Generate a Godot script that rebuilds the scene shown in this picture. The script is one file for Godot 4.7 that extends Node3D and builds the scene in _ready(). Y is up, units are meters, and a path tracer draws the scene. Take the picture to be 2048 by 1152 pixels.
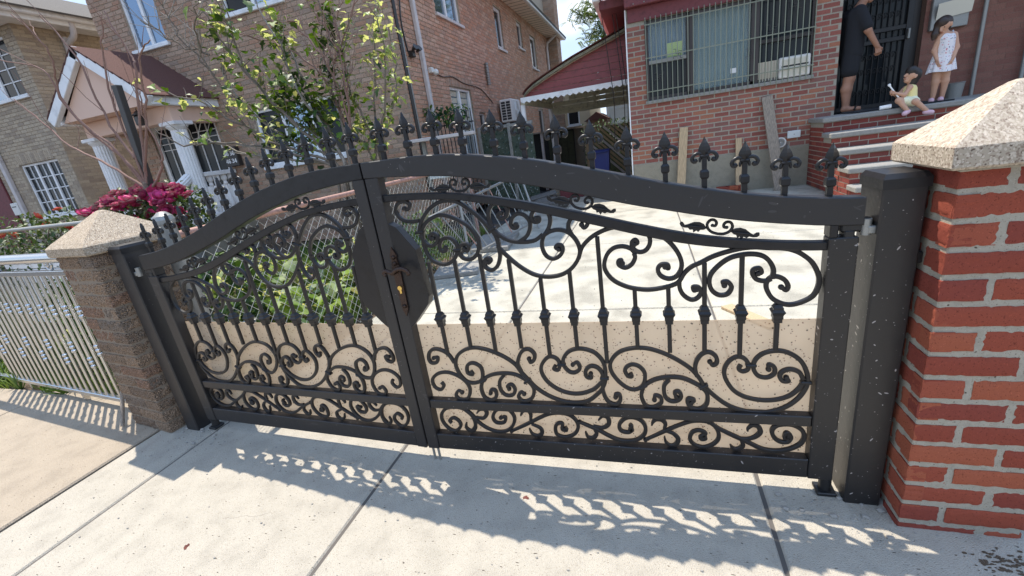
extends Node3D
# A black wrought-iron double driveway gate between two brick pillars, with brick houses behind it.

const GATE_SIZE := 0.971  # the leaves were measured a little too large
const GATE_X := -0.980   # where the two leaves meet
const GATE_Z := -1.436    # middle plane of the right leaf
var M := {}
var counts := {}
var rng := RandomNumberGenerator.new()
var cam: Camera3D
var unit_box: BoxMesh


# ------------------------------------------------------------------ names and tags
func put(node: Node, called: String, parent: Node = null) -> Node:
	var p: Node = parent if parent else self
	var key := "%d/%s" % [p.get_instance_id(), called]
	var n: int = counts.get(key, 0)
	counts[key] = n + 1
	node.name = called if n == 0 else "%s_%03d" % [called, n]
	p.add_child(node, true)
	return node


func tag(o: Node3D, label := "", category := "", group := "", kind := "") -> Node3D:
	if label: o.set_meta("label", label)
	if category: o.set_meta("category", category)
	if group: o.set_meta("group", group)
	if kind: o.set_meta("kind", kind)
	return o


func thing(called: String, label: String, category: String, at := Vector3.ZERO, turn := 0.0, group := "") -> Node3D:
	var o := Node3D.new()
	put(o, called)
	o.position = at
	o.rotation.y = turn
	return tag(o, label, category, group)


func part(called: String, st, mat: Material, parent: Node = null, xf := Transform3D()) -> MeshInstance3D:
	var o := MeshInstance3D.new()
	o.mesh = st.commit() if st is SurfaceTool else st
	o.material_override = mat
	o.transform = xf
	put(o, called, parent)
	return o


func structure(called: String, st, mat: Material) -> MeshInstance3D:
	var o := part(called, st, mat)
	o.set_meta("kind", "structure")
	return o


func copy_of(src: Node3D, label := "", parent: Node = null) -> Node3D:
	var c: Node3D = src.duplicate()
	var base := src.name.rsplit("_", true, 1)
	var called: String = base[0] if base.size() > 1 and base[1].is_valid_int() else String(src.name)
	put(c, called, parent if parent else src.get_parent())
	if label: c.set_meta("label", label)
	return c


# ------------------------------------------------------------------ shapes
func mb() -> SurfaceTool:
	var st := SurfaceTool.new()
	st.begin(Mesh.PRIMITIVE_TRIANGLES)
	return st


func tri(st: SurfaceTool, a: Vector3, b: Vector3, c: Vector3, na: Vector3, nb: Vector3, nc: Vector3) -> void:
	if (c - a).cross(b - a).dot(na + nb + nc) < 0.0:
		var t := b; b = c; c = t
		t = nb; nb = nc; nc = t
	st.set_normal(na); st.add_vertex(a)
	st.set_normal(nb); st.add_vertex(b)
	st.set_normal(nc); st.add_vertex(c)


func flat(st: SurfaceTool, a: Vector3, b: Vector3, c: Vector3, hint: Vector3) -> void:
	var n := (b - a).cross(c - a).normalized()
	if n.dot(hint) < 0.0: n = -n
	tri(st, a, b, c, n, n, n)


func quad(st: SurfaceTool, a: Vector3, b: Vector3, c: Vector3, d: Vector3, hint: Vector3) -> void:
	var n := (c - a).cross(d - b).normalized()
	if n.dot(hint) < 0.0: n = -n
	tri(st, a, b, c, n, n, n)
	tri(st, a, c, d, n, n, n)


# a box with chamfered edges, centre c, full size s
func bx(st: SurfaceTool, c: Vector3, s: Vector3, bev := 0.0, bs := Basis()) -> void:
	var h := s / 2.0
	var dirs := [Vector3.RIGHT, Vector3.UP, Vector3.BACK]
	var b := minf(bev, minf(h.x, minf(h.y, h.z)) * 0.9)
	for ax in 3:
		var u := (ax + 1) % 3
		var v := (ax + 2) % 3
		for sg in [-1.0, 1.0]:
			var q := []
			for k in [[-1, -1], [1, -1], [1, 1], [-1, 1]]:
				var p := Vector3()
				p[ax] = h[ax] * sg
				p[u] = (h[u] - b) * k[0]
				p[v] = (h[v] - b) * k[1]
				q.append(c + bs * p)
			quad(st, q[0], q[1], q[2], q[3], bs * (dirs[ax] * sg))
	if b <= 0.0: return
	for ax in 3:
		var u := (ax + 1) % 3
		var v := (ax + 2) % 3
		for su in [-1.0, 1.0]:
			for sv in [-1.0, 1.0]:
				var q := []
				for k in [[-1, 0], [1, 0], [1, 1], [-1, 1]]:
					var p := Vector3()
					p[ax] = (h[ax] - b) * k[0]
					p[u] = (h[u] if k[1] == 0 else h[u] - b) * su
					p[v] = (h[v] - b if k[1] == 0 else h[v]) * sv
					q.append(c + bs * p)
				quad(st, q[0], q[1], q[2], q[3], bs * (dirs[u] * su + dirs[v] * sv))
	for sx in [-1.0, 1.0]:
		for sy in [-1.0, 1.0]:
			for sz in [-1.0, 1.0]:
				var g := Vector3(sx, sy, sz)
				flat(st, c + bs * (Vector3(h.x, h.y - b, h.z - b) * g), c + bs * (Vector3(h.x - b, h.y, h.z - b) * g), c + bs * (Vector3(h.x - b, h.y - b, h.z) * g), bs * g)


func boxm(s: Vector3, bev := 0.0, c := Vector3.ZERO) -> SurfaceTool:
	var st := mb()
	bx(st, c, s, bev)
	return st


# box given by its two corners
func span(st: SurfaceTool, a: Vector3, b: Vector3, bev := 0.0) -> void:
	bx(st, (a + b) / 2.0, (b - a).abs(), bev)


func spanm(a: Vector3, b: Vector3, bev := 0.0) -> SurfaceTool:
	var st := mb()
	span(st, a, b, bev)
	return st


func tube(st: SurfaceTool, pts: Array, rad, sides := 8, caps := true) -> void:
	var n := pts.size()
	var rings := []
	var axes := []
	var last_x := Vector3.ZERO
	for i in n:
		var t: Vector3 = (pts[mini(i + 1, n - 1)] - pts[maxi(i - 1, 0)]).normalized()
		var x := last_x - t * last_x.dot(t)
		if x.length() < 0.01:
			x = t.cross(Vector3.UP if absf(t.y) < 0.9 else Vector3.RIGHT)
		x = x.normalized()
		last_x = x
		var y := t.cross(x)
		var r: float = rad[i] if rad is Array or rad is PackedFloat32Array else rad
		var ring := []
		var ns := []
		for k in sides:
			var a := TAU * k / sides
			var d := x * cos(a) + y * sin(a)
			ring.append(pts[i] + d * r)
			ns.append(d)
		rings.append(ring)
		axes.append(ns)
	for i in n - 1:
		for k in sides:
			var k2 := (k + 1) % sides
			tri(st, rings[i][k], rings[i][k2], rings[i + 1][k2], axes[i][k], axes[i][k2], axes[i + 1][k2])
			tri(st, rings[i][k], rings[i + 1][k2], rings[i + 1][k], axes[i][k], axes[i + 1][k2], axes[i + 1][k])
	if caps:
		for e in [0, n - 1]:
			var dir: Vector3 = (pts[0] - pts[1]) if e == 0 else (pts[n - 1] - pts[n - 2])
			for k in range(1, sides - 1):
				flat(st, rings[e][0], rings[e][k], rings[e][k + 1], dir)


func rod(a: Vector3, b: Vector3, r: float, sides := 8) -> SurfaceTool:
	var st := mb()
	tube(st, [a, b], r, sides)
	return st


# a flat bar of width w and depth d that follows a path in the XY plane
func ribbon(st: SurfaceTool, pts: PackedVector2Array, z: float, w, d: float, bev := 0.0022) -> void:
	var n := pts.size()
	var L := []
	for i in n:
		var t := (pts[mini(i + 1, n - 1)] - pts[maxi(i - 1, 0)]).normalized()
		var nrm := Vector2(-t.y, t.x)
		var hw: float = (w[i] if w is PackedFloat32Array else w) / 2.0
		var hb := minf(bev, hw * 0.7)
		var hd := d / 2.0
		var prof := [[hw, hd - hb], [hw - hb, hd], [-hw + hb, hd], [-hw, hd - hb], [-hw, -hd + hb], [-hw + hb, -hd], [hw - hb, -hd], [hw, -hd + hb]]
		var ring := []
		for p in prof:
			var q: Vector2 = pts[i] + nrm * float(p[0])
			ring.append(Vector3(q.x, q.y, z + p[1]))
		L.append([ring, nrm])
	for i in n - 1:
		var a: Array = L[i][0]
		var b: Array = L[i + 1][0]
		var na := Vector3(L[i][1].x, L[i][1].y, 0)
		var nb := Vector3(L[i + 1][1].x, L[i + 1][1].y, 0)
		var zs := Vector3.BACK
		var fn := [[0, 1, 1, 1], [1, 2, 0, 1], [2, 3, -1, 1], [3, 4, -1, 0], [4, 5, -1, -1], [5, 6, 0, -1], [6, 7, 1, -1], [7, 0, 1, 0]]
		for f in fn:
			var n1: Vector3 = (na * f[2] + zs * f[3]).normalized()
			var n2: Vector3 = (nb * f[2] + zs * f[3]).normalized()
			tri(st, a[f[0]], a[f[1]], b[f[1]], n1, n1, n2)
			tri(st, a[f[0]], b[f[1]], b[f[0]], n1, n2, n2)
	for e in [0, n - 1]:
		var r: Array = L[e][0]
		var dv: Vector2 = pts[0] - pts[1] if e == 0 else pts[n - 1] - pts[n - 2]
		for k in range(1, 7):
			flat(st, r[0], r[k], r[k + 1], Vector3(dv.x, dv.y, 0))


func prism(st: SurfaceTool, poly: PackedVector2Array, z0: float, z1: float, xf := Transform3D()) -> void:
	var idx := Geometry2D.triangulate_polygon(poly)
	for k in range(0, idx.size(), 3):
		for z in [z0, z1]:
			var a := poly[idx[k]]; var b := poly[idx[k + 1]]; var c := poly[idx[k + 2]]
			flat(st, xf * Vector3(a.x, a.y, z), xf * Vector3(b.x, b.y, z), xf * Vector3(c.x, c.y, z), xf.basis * Vector3(0, 0, signf(z - (z0 + z1) / 2.0)))
	var area := 0.0
	for k in poly.size():
		area += poly[k].cross(poly[(k + 1) % poly.size()])
	for k in poly.size():
		var a := poly[k]; var b := poly[(k + 1) % poly.size()]
		var d := b - a
		var nn := Vector3(d.y, -d.x, 0) * signf(area)
		quad(st, xf * Vector3(a.x, a.y, z0), xf * Vector3(b.x, b.y, z0), xf * Vector3(b.x, b.y, z1), xf * Vector3(a.x, a.y, z1), xf.basis * nn)


# turned profile: list of (radius, height) round the Y axis
func lathe(st: SurfaceTool, prof: Array, sides := 16, c := Vector3.ZERO, bs := Basis(), squash := Vector2.ONE) -> void:
	for i in prof.size() - 1:
		var p: Vector2 = prof[i]
		var q: Vector2 = prof[i + 1]
		var d := (q - p).normalized()
		var nn := Vector2(d.y, -d.x)
		for k in sides:
			var a0 := TAU * k / sides
			var a1 := TAU * (k + 1) / sides
			var r0 := Vector3(cos(a0) * squash.x, 0, sin(a0) * squash.y)
			var r1 := Vector3(cos(a1) * squash.x, 0, sin(a1) * squash.y)
			var n0 := bs * (r0 * nn.x + Vector3.UP * nn.y).normalized()
			var n1 := bs * (r1 * nn.x + Vector3.UP * nn.y).normalized()
			var A := c + bs * (r0 * p.x + Vector3.UP * p.y)
			var B := c + bs * (r1 * p.x + Vector3.UP * p.y)
			var C := c + bs * (r1 * q.x + Vector3.UP * q.y)
			var D := c + bs * (r0 * q.x + Vector3.UP * q.y)
			if q.x > 0.0001: tri(st, A, C, D, n0, n1, n0)
			if p.x > 0.0001: tri(st, A, B, C, n0, n1, n1)


func ball(st: SurfaceTool, c: Vector3, r: float, rings := 6, sides := 10, s := Vector3.ONE) -> void:
	var prof := []
	for i in rings + 1:
		var a := -PI / 2 + PI * i / rings
		prof.append(Vector2(cos(a) * r, sin(a) * r * s.y))
	lathe(st, prof, sides, c, Basis(), Vector2(s.x, s.z))


# four-sided loft of square sections: list of [half_x, y, half_z]
func square_loft(st: SurfaceTool, prof: Array, c := Vector3.ZERO, cap := true) -> void:
	for i in prof.size() - 1:
		var p: Array = prof[i]
		var q: Array = prof[i + 1]
		for k in 4:
			var s0: Vector2 = [Vector2(-1, 1), Vector2(1, 1), Vector2(1, -1), Vector2(-1, -1)][k]
			var s1: Vector2 = [Vector2(-1, 1), Vector2(1, 1), Vector2(1, -1), Vector2(-1, -1)][(k + 1) % 4]
			var mid := s0 + s1
			quad(st, c + Vector3(s0.x * p[0], p[1], s0.y * p[2]), c + Vector3(s1.x * p[0], p[1], s1.y * p[2]), c + Vector3(s1.x * q[0], q[1], s1.y * q[2]), c + Vector3(s0.x * q[0], q[1], s0.y * q[2]), Vector3(mid.x, (p[0] - q[0]) * 2.0 / maxf(0.001, absf(q[1] - p[1])), mid.y))
	if cap:
		for e in [0, prof.size() - 1]:
			var p: Array = prof[e]
			quad(st, c + Vector3(-p[0], p[1], p[2]), c + Vector3(p[0], p[1], p[2]), c + Vector3(p[0], p[1], -p[2]), c + Vector3(-p[0], p[1], -p[2]), Vector3.DOWN if e == 0 else Vector3.UP)


func smooth_path(p: PackedVector2Array, sub := 5) -> PackedVector2Array:
	var out := PackedVector2Array()
	var n := p.size()
	for i in n - 1:
		var a := p[maxi(i - 1, 0)]; var b := p[i]; var c := p[i + 1]; var d := p[mini(i + 2, n - 1)]
		for k in sub:
			out.append(b.cubic_interpolate(c, a, d, float(k) / sub))
	out.append(p[n - 1])
	return out


func smooth3(p: Array, sub := 4) -> Array:
	var out := []
	var n := p.size()
	for i in n - 1:
		var a: Vector3 = p[maxi(i - 1, 0)]; var b: Vector3 = p[i]; var c: Vector3 = p[i + 1]; var d: Vector3 = p[mini(i + 2, n - 1)]
		for k in sub:
			out.append(b.cubic_interpolate(c, a, d, float(k) / sub))
	out.append(p[n - 1])
	return out


func flat_list(a: Array) -> PackedVector2Array:
	var o := PackedVector2Array()
	for k in range(0, a.size(), 2):
		o.append(Vector2(a[k], a[k + 1]))
	return o


func seen(p: Vector3, margin := 1.05) -> bool:
	var l := cam.transform.affine_inverse() * p
	if l.z > -0.1: return false
	var ty := tan(deg_to_rad(cam.fov) / 2.0) * margin
	return absf(l.y / -l.z) < ty and absf(l.x / -l.z) < ty * 16.0 / 9.0


# ------------------------------------------------------------------ materials
func lin(r: float, g: float, b: float) -> Color:
	return Color(r, g, b).linear_to_srgb()


func noise(freq: float, oct := 4, sd := 1, cell := false) -> FastNoiseLite:
	var n := FastNoiseLite.new()
	n.seed = sd
	n.frequency = freq
	n.fractal_octaves = oct
	n.noise_type = FastNoiseLite.TYPE_CELLULAR if cell else FastNoiseLite.TYPE_SIMPLEX_SMOOTH
	return n


func ramp(cols: Array, offs: Array) -> Gradient:
	var g := Gradient.new()
	g.offsets = PackedFloat32Array(offs)
	g.colors = PackedColorArray(cols)
	return g


func ntex(freq: float, oct: int, sd: int, cols: Array, offs: Array, size := 512, cell := false) -> NoiseTexture2D:
	var t := NoiseTexture2D.new()
	t.width = size; t.height = size
	t.seamless = true
	t.noise = noise(freq, oct, sd, cell)
	t.color_ramp = ramp(cols, offs)
	return t


func nbump(freq: float, oct: int, sd: int, strength: float, size := 512) -> NoiseTexture2D:
	var t := NoiseTexture2D.new()
	t.width = size; t.height = size
	t.seamless = true
	t.noise = noise(freq, oct, sd)
	t.as_normal_map = true
	t.bump_strength = strength
	return t


func grey(v: float) -> Color:
	return Color(v, v, v)


func mat(col: Color, rough := 0.8, metal := 0.0, spec := 0.5) -> StandardMaterial3D:
	var m := StandardMaterial3D.new()
	m.albedo_color = col
	m.roughness = rough
	m.metallic = metal
	m.metallic_specular = spec
	return m


func textured(m: StandardMaterial3D, alb: Texture2D, nrm: Texture2D, scale: float, world := true, nscale := 1.0) -> StandardMaterial3D:
	if alb: m.albedo_texture = alb
	if nrm:
		m.normal_enabled = true
		m.normal_texture = nrm
		m.normal_scale = nscale
	m.uv1_triplanar = true
	m.uv1_world_triplanar = world
	m.uv1_scale = Vector3.ONE * scale
	return m


# a picture of specks: base colour with n random dots
func specks(size: int, base: Color, kinds: Array, sd: int) -> ImageTexture:
	var im := Image.create(size, size, false, Image.FORMAT_RGB8)
	im.fill(base)
	var r := RandomNumberGenerator.new()
	r.seed = sd
	for k in kinds:   # [colour, count, radius low, radius high, stretch]
		for i in int(k[1]):
			var cx := r.randi_range(0, size - 1)
			var cy := r.randi_range(0, size - 1)
			var rad := r.randf_range(k[2], k[3])
			var ang := r.randf() * TAU
			var st := r.randf_range(1.0, k[4])
			var ca := cos(ang); var sa := sin(ang)
			var R := int(ceil(rad * st))
			for y in range(-R, R + 1):
				for x in range(-R, R + 1):
					var u := (x * ca + y * sa) / (rad * st)
					var v := (-x * sa + y * ca) / rad
					if u * u + v * v <= 1.0:
						im.set_pixel(posmod(cx + x, size), posmod(cy + y, size), k[0])
	return ImageTexture.create_from_image(im)


func make_materials() -> void:
	var fine := nbump(0.30, 3, 3, 5.0, 1024)
	var coarse := nbump(0.03, 5, 5, 8.0)
	# concrete: stains over a fine grain
	var conc := ntex(0.010, 7, 11, [grey(0.93), grey(0.975), grey(1.0)], [0.12, 0.45, 0.9], 1024)
	var worn := ntex(0.006, 7, 13, [grey(0.83), grey(0.94), grey(1.0)], [0.2, 0.48, 0.85], 1024)
	var grain := specks(1024, Color(0.95, 0.95, 0.94), [[Color(0.84, 0.83, 0.81), 5200, 0.8, 2.4, 1.8], [Color(1, 1, 1), 5200, 0.8, 2.4, 1.8], [Color(0.62, 0.60, 0.57), 420, 0.8, 2.2, 2.0], [Color(0.48, 0.46, 0.44), 40, 1.5, 4.5, 2.0]], 12)
	var conc_set := func(col: Color, sc: float) -> StandardMaterial3D:
		var m := textured(mat(col, 0.93, 0.0, 0.3), conc, fine, sc, true, 0.5)
		m.detail_enabled = true
		m.detail_blend_mode = BaseMaterial3D.BLEND_MODE_MUL
		m.detail_albedo = grain
		m.detail_uv_layer = BaseMaterial3D.DETAIL_UV_2
		m.uv2_triplanar = true
		m.uv2_world_triplanar = true
		m.uv2_scale = Vector3.ONE * 1.9
		return m
	M.apron = conc_set.call(lin(0.47, 0.43, 0.37), 0.7)
	M.drive = conc_set.call(lin(0.55, 0.52, 0.45), 0.33)
	M.drive.albedo_texture = worn
	M.apron.uv2_scale = Vector3(1.1, 1.9, 2.8)
	M.old_walk = conc_set.call(lin(0.41, 0.345, 0.275), 0.55)
	M.foundation = conc_set.call(lin(0.34, 0.31, 0.25), 0.9)
	M.tread = conc_set.call(lin(0.33, 0.32, 0.305), 1.7)
	M.mortar_grey = conc_set.call(lin(0.42, 0.385, 0.325), 2.5)
	M.mortar_left = conc_set.call(lin(0.30, 0.245, 0.195), 2.5)
	M.mortar_tan = conc_set.call(lin(0.52, 0.43, 0.34), 2.5)
	M.mortar_dark = conc_set.call(lin(0.27, 0.17, 0.135), 2.5)
	M.asphalt = textured(mat(lin(0.06, 0.06, 0.06), 0.95), conc, fine, 0.5)
	M.soil = textured(mat(lin(0.10, 0.07, 0.045), 1.0), conc, coarse, 1.5)
	# stucco of the pillar caps
	var granite := specks(512, Color(0.85, 0.82, 0.78), [[Color(0.70, 0.65, 0.61), 2600, 1.0, 3.4, 2.0], [Color(0.97, 0.95, 0.92), 3200, 1.0, 3.4, 2.0], [Color(0.52, 0.47, 0.44), 700, 1.0, 2.4, 1.6]], 4)
	M.cap = textured(mat(lin(0.66, 0.60, 0.53), 0.95, 0.0, 0.2), granite, nbump(0.22, 3, 8, 9.0, 1024), 2.6, true, 0.7)
	M.cap_left = textured(mat(lin(0.62, 0.545, 0.455), 0.95, 0.0, 0.2), granite, nbump(0.16, 3, 8, 9.0), 2.2, true, 0.8)
	# bricks
	var brick_grain := ntex(0.035, 6, 21, [grey(0.78), grey(0.95), grey(1.0)], [0.1, 0.42, 0.85], 1024)
	var brick_bump := nbump(0.12, 4, 22, 7.0, 1024)
	var split_bump := nbump(0.035, 5, 24, 12.0, 1024)
	var tones := func(cols: Array, sc: float, rough: float, ns: float) -> Array:
		var out := []
		for c in cols:
			out.append(textured(mat(c, rough, 0.0, 0.3), brick_grain, brick_bump, sc, true, ns))
		return out
	M.red_near = tones.call([lin(0.34, 0.082, 0.050), lin(0.30, 0.070, 0.045), lin(0.37, 0.098, 0.058), lin(0.28, 0.066, 0.047), lin(0.40, 0.115, 0.063)], 2.5, 0.85, 0.5)
	M.split_near = tones.call([lin(0.36, 0.26, 0.185), lin(0.31, 0.225, 0.165), lin(0.42, 0.30, 0.21), lin(0.30, 0.235, 0.185), lin(0.37, 0.235, 0.165)], 2.2, 0.95, 2.2)
	var split_grain := ntex(0.06, 5, 26, [grey(0.35), grey(0.8), grey(1.0), Color(1.0, 0.97, 0.93)], [0.2, 0.45, 0.7, 0.9], 1024)
	for m in M.split_near:
		m.normal_texture = split_bump
		m.albedo_texture = split_grain
	var wire_cut := specks(1024, Color(0.90, 0.90, 0.90), [[Color(0.72, 0.70, 0.70), 1500, 1.0, 3.0, 3.5], [Color(1, 1, 1), 1200, 1.0, 3.0, 3.0], [Color(0.55, 0.52, 0.52), 260, 1.0, 2.6, 2.0]], 27)
	for m in M.red_near: m.albedo_texture = wire_cut
	M.red_house = tones.call([lin(0.34, 0.125, 0.10), lin(0.29, 0.105, 0.085), lin(0.37, 0.15, 0.115), lin(0.27, 0.13, 0.11), lin(0.40, 0.17, 0.11), lin(0.33, 0.15, 0.13)], 2.0, 0.9, 0.8)
	M.stoop_red = tones.call([lin(0.28, 0.07, 0.055), lin(0.24, 0.06, 0.05), lin(0.31, 0.085, 0.06), lin(0.21, 0.065, 0.055)], 2.0, 0.85, 0.6)
	M.porch_red = tones.call([lin(0.28, 0.135, 0.105), lin(0.26, 0.12, 0.095), lin(0.30, 0.15, 0.115)], 2.0, 0.9, 0.6)
	M.tan_house = tones.call([lin(0.495, 0.330, 0.237), lin(0.462, 0.303, 0.215), lin(0.517, 0.358, 0.264), lin(0.407, 0.297, 0.231), lin(0.484, 0.286, 0.198), lin(0.539, 0.380, 0.281), lin(0.616, 0.358, 0.248), lin(0.572, 0.325, 0.226), lin(0.649, 0.396, 0.286), lin(0.506, 0.314, 0.231), lin(0.605, 0.319, 0.209), lin(0.660, 0.424, 0.308)], 1.6, 0.92, 0.8)
	M.beige_house = tones.call([lin(0.559, 0.456, 0.336), lin(0.524, 0.422, 0.314), lin(0.581, 0.479, 0.359), lin(0.479, 0.393, 0.302), lin(0.433, 0.348, 0.268)], 1.6, 0.92, 0.8)
	for k in ["red_house", "stoop_red", "porch_red", "tan_house", "beige_house"]:
		var m := textured(mat(Color.WHITE, 0.92, 0.0, 0.3), brick_grain, brick_bump, 1.8, true, 0.8)
		m.vertex_color_use_as_albedo = true
		M[k + "_many"] = m
	# gate paint, clean and splashed with white
	var iron_base := Color(0.95, 0.95, 0.95)
	var scuff := ntex(0.02, 5, 31, [grey(0.80), grey(0.98), grey(1.0), Color(1, 1, 1)], [0.1, 0.4, 0.8, 1.0], 512)
	M.iron = textured(mat(lin(0.012, 0.0115, 0.013), 0.38, 0.0, 0.45), scuff, nbump(0.03, 4, 33, 1.5), 1.5, true, 0.25)
	var dots := specks(1024, Color(0.235, 0.23, 0.235), [[Color(1, 0.99, 0.97), 330, 0.8, 2.0, 1.6], [Color(0.98, 0.97, 0.95), 60, 1.8, 3.6, 3.4], [Color(0.92, 0.91, 0.9), 12, 3.0, 5.0, 3.5]], 6)
	M.iron.roughness_texture = scuff
	M.iron_splashed = textured(mat(lin(0.36, 0.34, 0.34), 0.40, 0.0, 0.5), dots, nbump(0.03, 4, 33, 1.5), 1.6, true, 0.25)
	var dots2 := specks(1024, Color(0.25, 0.245, 0.25), [[Color(0.80, 0.79, 0.77), 130, 0.8, 1.6, 1.6], [Color(0.36, 0.355, 0.36), 60, 1.5, 5.0, 7.0], [Color(0.5, 0.49, 0.49), 18, 1.0, 2.0, 9.0]], 9)
	M.iron_dusty = textured(mat(lin(0.37, 0.355, 0.365), 0.42, 0.0, 0.5), dots2, nbump(0.03, 4, 33, 1.5), 1.2, true, 0.25)
	M.black_iron = mat(lin(0.012, 0.012, 0.013), 0.45)
	# tan translucent sheet behind the lower half of the gate
	var sheet := specks(1024, Color(0.98, 0.97, 0.95), [[Color(0.62, 0.50, 0.45), 340, 2.0, 4.5, 1.6], [Color(0.42, 0.35, 0.32), 260, 2.0, 4.2, 1.7], [Color(0.28, 0.24, 0.22), 90, 2.5, 6.0, 1.5]], 14)
	M.sheet = textured(mat(lin(0.72, 0.60, 0.475), 0.6, 0.0, 0.3), sheet, null, 2.0)
	M.sheet.albedo_color.a = 0.66
	M.sheet.transparency = BaseMaterial3D.TRANSPARENCY_ALPHA
	M.sheet.backlight_enabled = true
	M.sheet.backlight = Color(1.0, 1.0, 1.0)
	M.bronze = textured(mat(lin(0.055, 0.033, 0.025), 0.36, 0.6), scuff, coarse, 8.0, true, 0.7)
	M.brass = mat(lin(0.75, 0.52, 0.16), 0.3, 0.9)
	M.steel = mat(lin(0.58, 0.585, 0.59), 0.24, 1.0)
	M.zinc = textured(mat(lin(0.34, 0.34, 0.33), 0.5, 0.6), grain, null, 3.0)
	M.rust_pink = textured(mat(lin(0.42, 0.24, 0.19), 0.7, 0.2), scuff, null, 3.0)
	var soft := ntex(0.01, 5, 36, [grey(0.90), grey(0.98), grey(1.0)], [0.15, 0.45, 0.85], 512)
	M.white = textured(mat(lin(0.82, 0.82, 0.82), 0.55), soft, null, 0.8)
	M.white_trim = textured(mat(lin(0.80, 0.79, 0.79), 0.6), soft, null, 0.8)
	M.pale_trim = textured(mat(lin(0.58, 0.53, 0.51), 0.7), soft, null, 0.8)
	M.soffit = mat(lin(0.80, 0.70, 0.60), 0.7)
	M.groove = mat(lin(0.25, 0.20, 0.17), 0.8)
	M.peach = mat(lin(0.72, 0.50, 0.39), 0.85)
	M.glass_dark = mat(lin(0.018, 0.022, 0.025), 0.06, 0.0, 0.32)
	M.glass_sky = mat(lin(0.26, 0.33, 0.42), 0.06, 0.85, 0.5)
	M.glass_clear = mat(Color(0.85, 0.92, 0.93, 0.12), 0.03, 0.0, 0.22)
	M.glass_clear.transparency = BaseMaterial3D.TRANSPARENCY_ALPHA
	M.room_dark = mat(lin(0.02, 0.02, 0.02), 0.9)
	M.curtain = mat(lin(0.075, 0.145, 0.145), 0.9)
	M.curtain_blue = mat(lin(0.06, 0.12, 0.175), 0.9)
	M.frame_dark = mat(lin(0.03, 0.026, 0.024), 0.4)
	M.frame_brown = mat(lin(0.055, 0.045, 0.042), 0.4)
	M.grille = mat(lin(0.20, 0.215, 0.16), 0.5)
	M.maroon = textured(mat(lin(0.16, 0.035, 0.04), 0.6), scuff, null, 1.0)
	M.awning_red = textured(mat(lin(0.26, 0.055, 0.055), 0.45), scuff, null, 0.8)
	M.awning_under = textured(mat(lin(0.62, 0.60, 0.46), 0.6), scuff, null, 0.8)
	M.shingle = textured(mat(lin(0.115, 0.05, 0.04), 0.95), scuff, coarse, 3.0, true, 0.8)
	M.shingle_grey = textured(mat(lin(0.11, 0.10, 0.09), 0.95), scuff, coarse, 3.0, true, 0.8)
	M.wood_pale = textured(mat(lin(0.52, 0.38, 0.23), 0.8), ntex(0.02, 4, 51, [grey(0.86), grey(1.0)], [0.3, 0.7]), null, 1.2)
	M.wood_grey = textured(mat(lin(0.36, 0.30, 0.24), 0.9), ntex(0.03, 5, 52, [grey(0.72), grey(1.0)], [0.3, 0.7]), null, 1.5)
	M.cream = mat(lin(0.66, 0.55, 0.38), 0.8)
	M.siding = mat(lin(0.62, 0.65, 0.64), 0.7)
	M.bin_blue = mat(lin(0.03, 0.045, 0.22), 0.5)
	M.dark_wood = textured(mat(lin(0.045, 0.05, 0.03), 0.8), scuff, null, 1.0)
	M.plastic_white = mat(lin(0.68, 0.66, 0.62), 0.5)
	M.fin_dark = mat(lin(0.03, 0.03, 0.032), 0.6)
	M.paper = mat(lin(0.70, 0.66, 0.55), 0.8)
	M.cloth_grey = textured(mat(lin(0.11, 0.105, 0.10), 0.9), scuff, coarse, 2.0, true, 0.5)
	M.yellow_paper = mat(lin(0.42, 0.52, 0.10), 0.8)
	M.wood_grey.uv1_scale = Vector3(9.0, 0.7, 9.0)
	M.wood_pale.uv1_scale = Vector3(9.0, 0.7, 9.0)
	# plants
	var leafy := func(c: Color, back: float, rough := 0.5) -> StandardMaterial3D:
		var m := mat(c, rough, 0.0, 0.4)
		m.backlight_enabled = true
		m.backlight = Color(back, back, back * 0.6)
		m.cull_mode = BaseMaterial3D.CULL_DISABLED
		return m
	M.fig = [leafy.call(lin(0.135, 0.225, 0.015), 0.85), leafy.call(lin(0.085, 0.165, 0.015), 0.8), leafy.call(lin(0.05, 0.10, 0.025), 0.6), leafy.call(lin(0.10, 0.15, 0.05), 0.5)]
	M.leaf_dark = leafy.call(lin(0.04, 0.075, 0.022), 0.5)
	M.leaf_mid = leafy.call(lin(0.09, 0.16, 0.03), 0.7)
	M.leaf_pale = leafy.call(lin(0.22, 0.28, 0.13), 0.7)
	M.leaf_many = leafy.call(Color.WHITE, 0.7)
	M.leaf_many.vertex_color_use_as_albedo = true
	M.hedge = leafy.call(lin(0.07, 0.095, 0.075), 0.4)
	M.rose = [leafy.call(lin(0.36, 0.010, 0.075), 0.2, 0.6), leafy.call(lin(0.50, 0.03, 0.15), 0.2, 0.6), leafy.call(lin(0.24, 0.006, 0.05), 0.2, 0.6)]
	for m in M.rose: m.backlight = Color(0.3, 0.3, 0.3)
	M.rose_red = leafy.call(lin(0.45, 0.03, 0.03), 0.3, 0.6)
	M.bark = textured(mat(lin(0.19, 0.155, 0.125), 0.95), scuff, coarse, 6.0, true, 0.6)
	M.bark_red = textured(mat(lin(0.25, 0.15, 0.12), 0.9), scuff, coarse, 6.0, true, 0.6)
	M.bark_pale = textured(mat(lin(0.30, 0.26, 0.22), 0.95), scuff, coarse, 6.0, true, 0.6)
	# people
	M.skin_a = mat(lin(0.33, 0.165, 0.105), 0.6)
	M.skin_b = mat(lin(0.50, 0.28, 0.185), 0.6)
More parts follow.
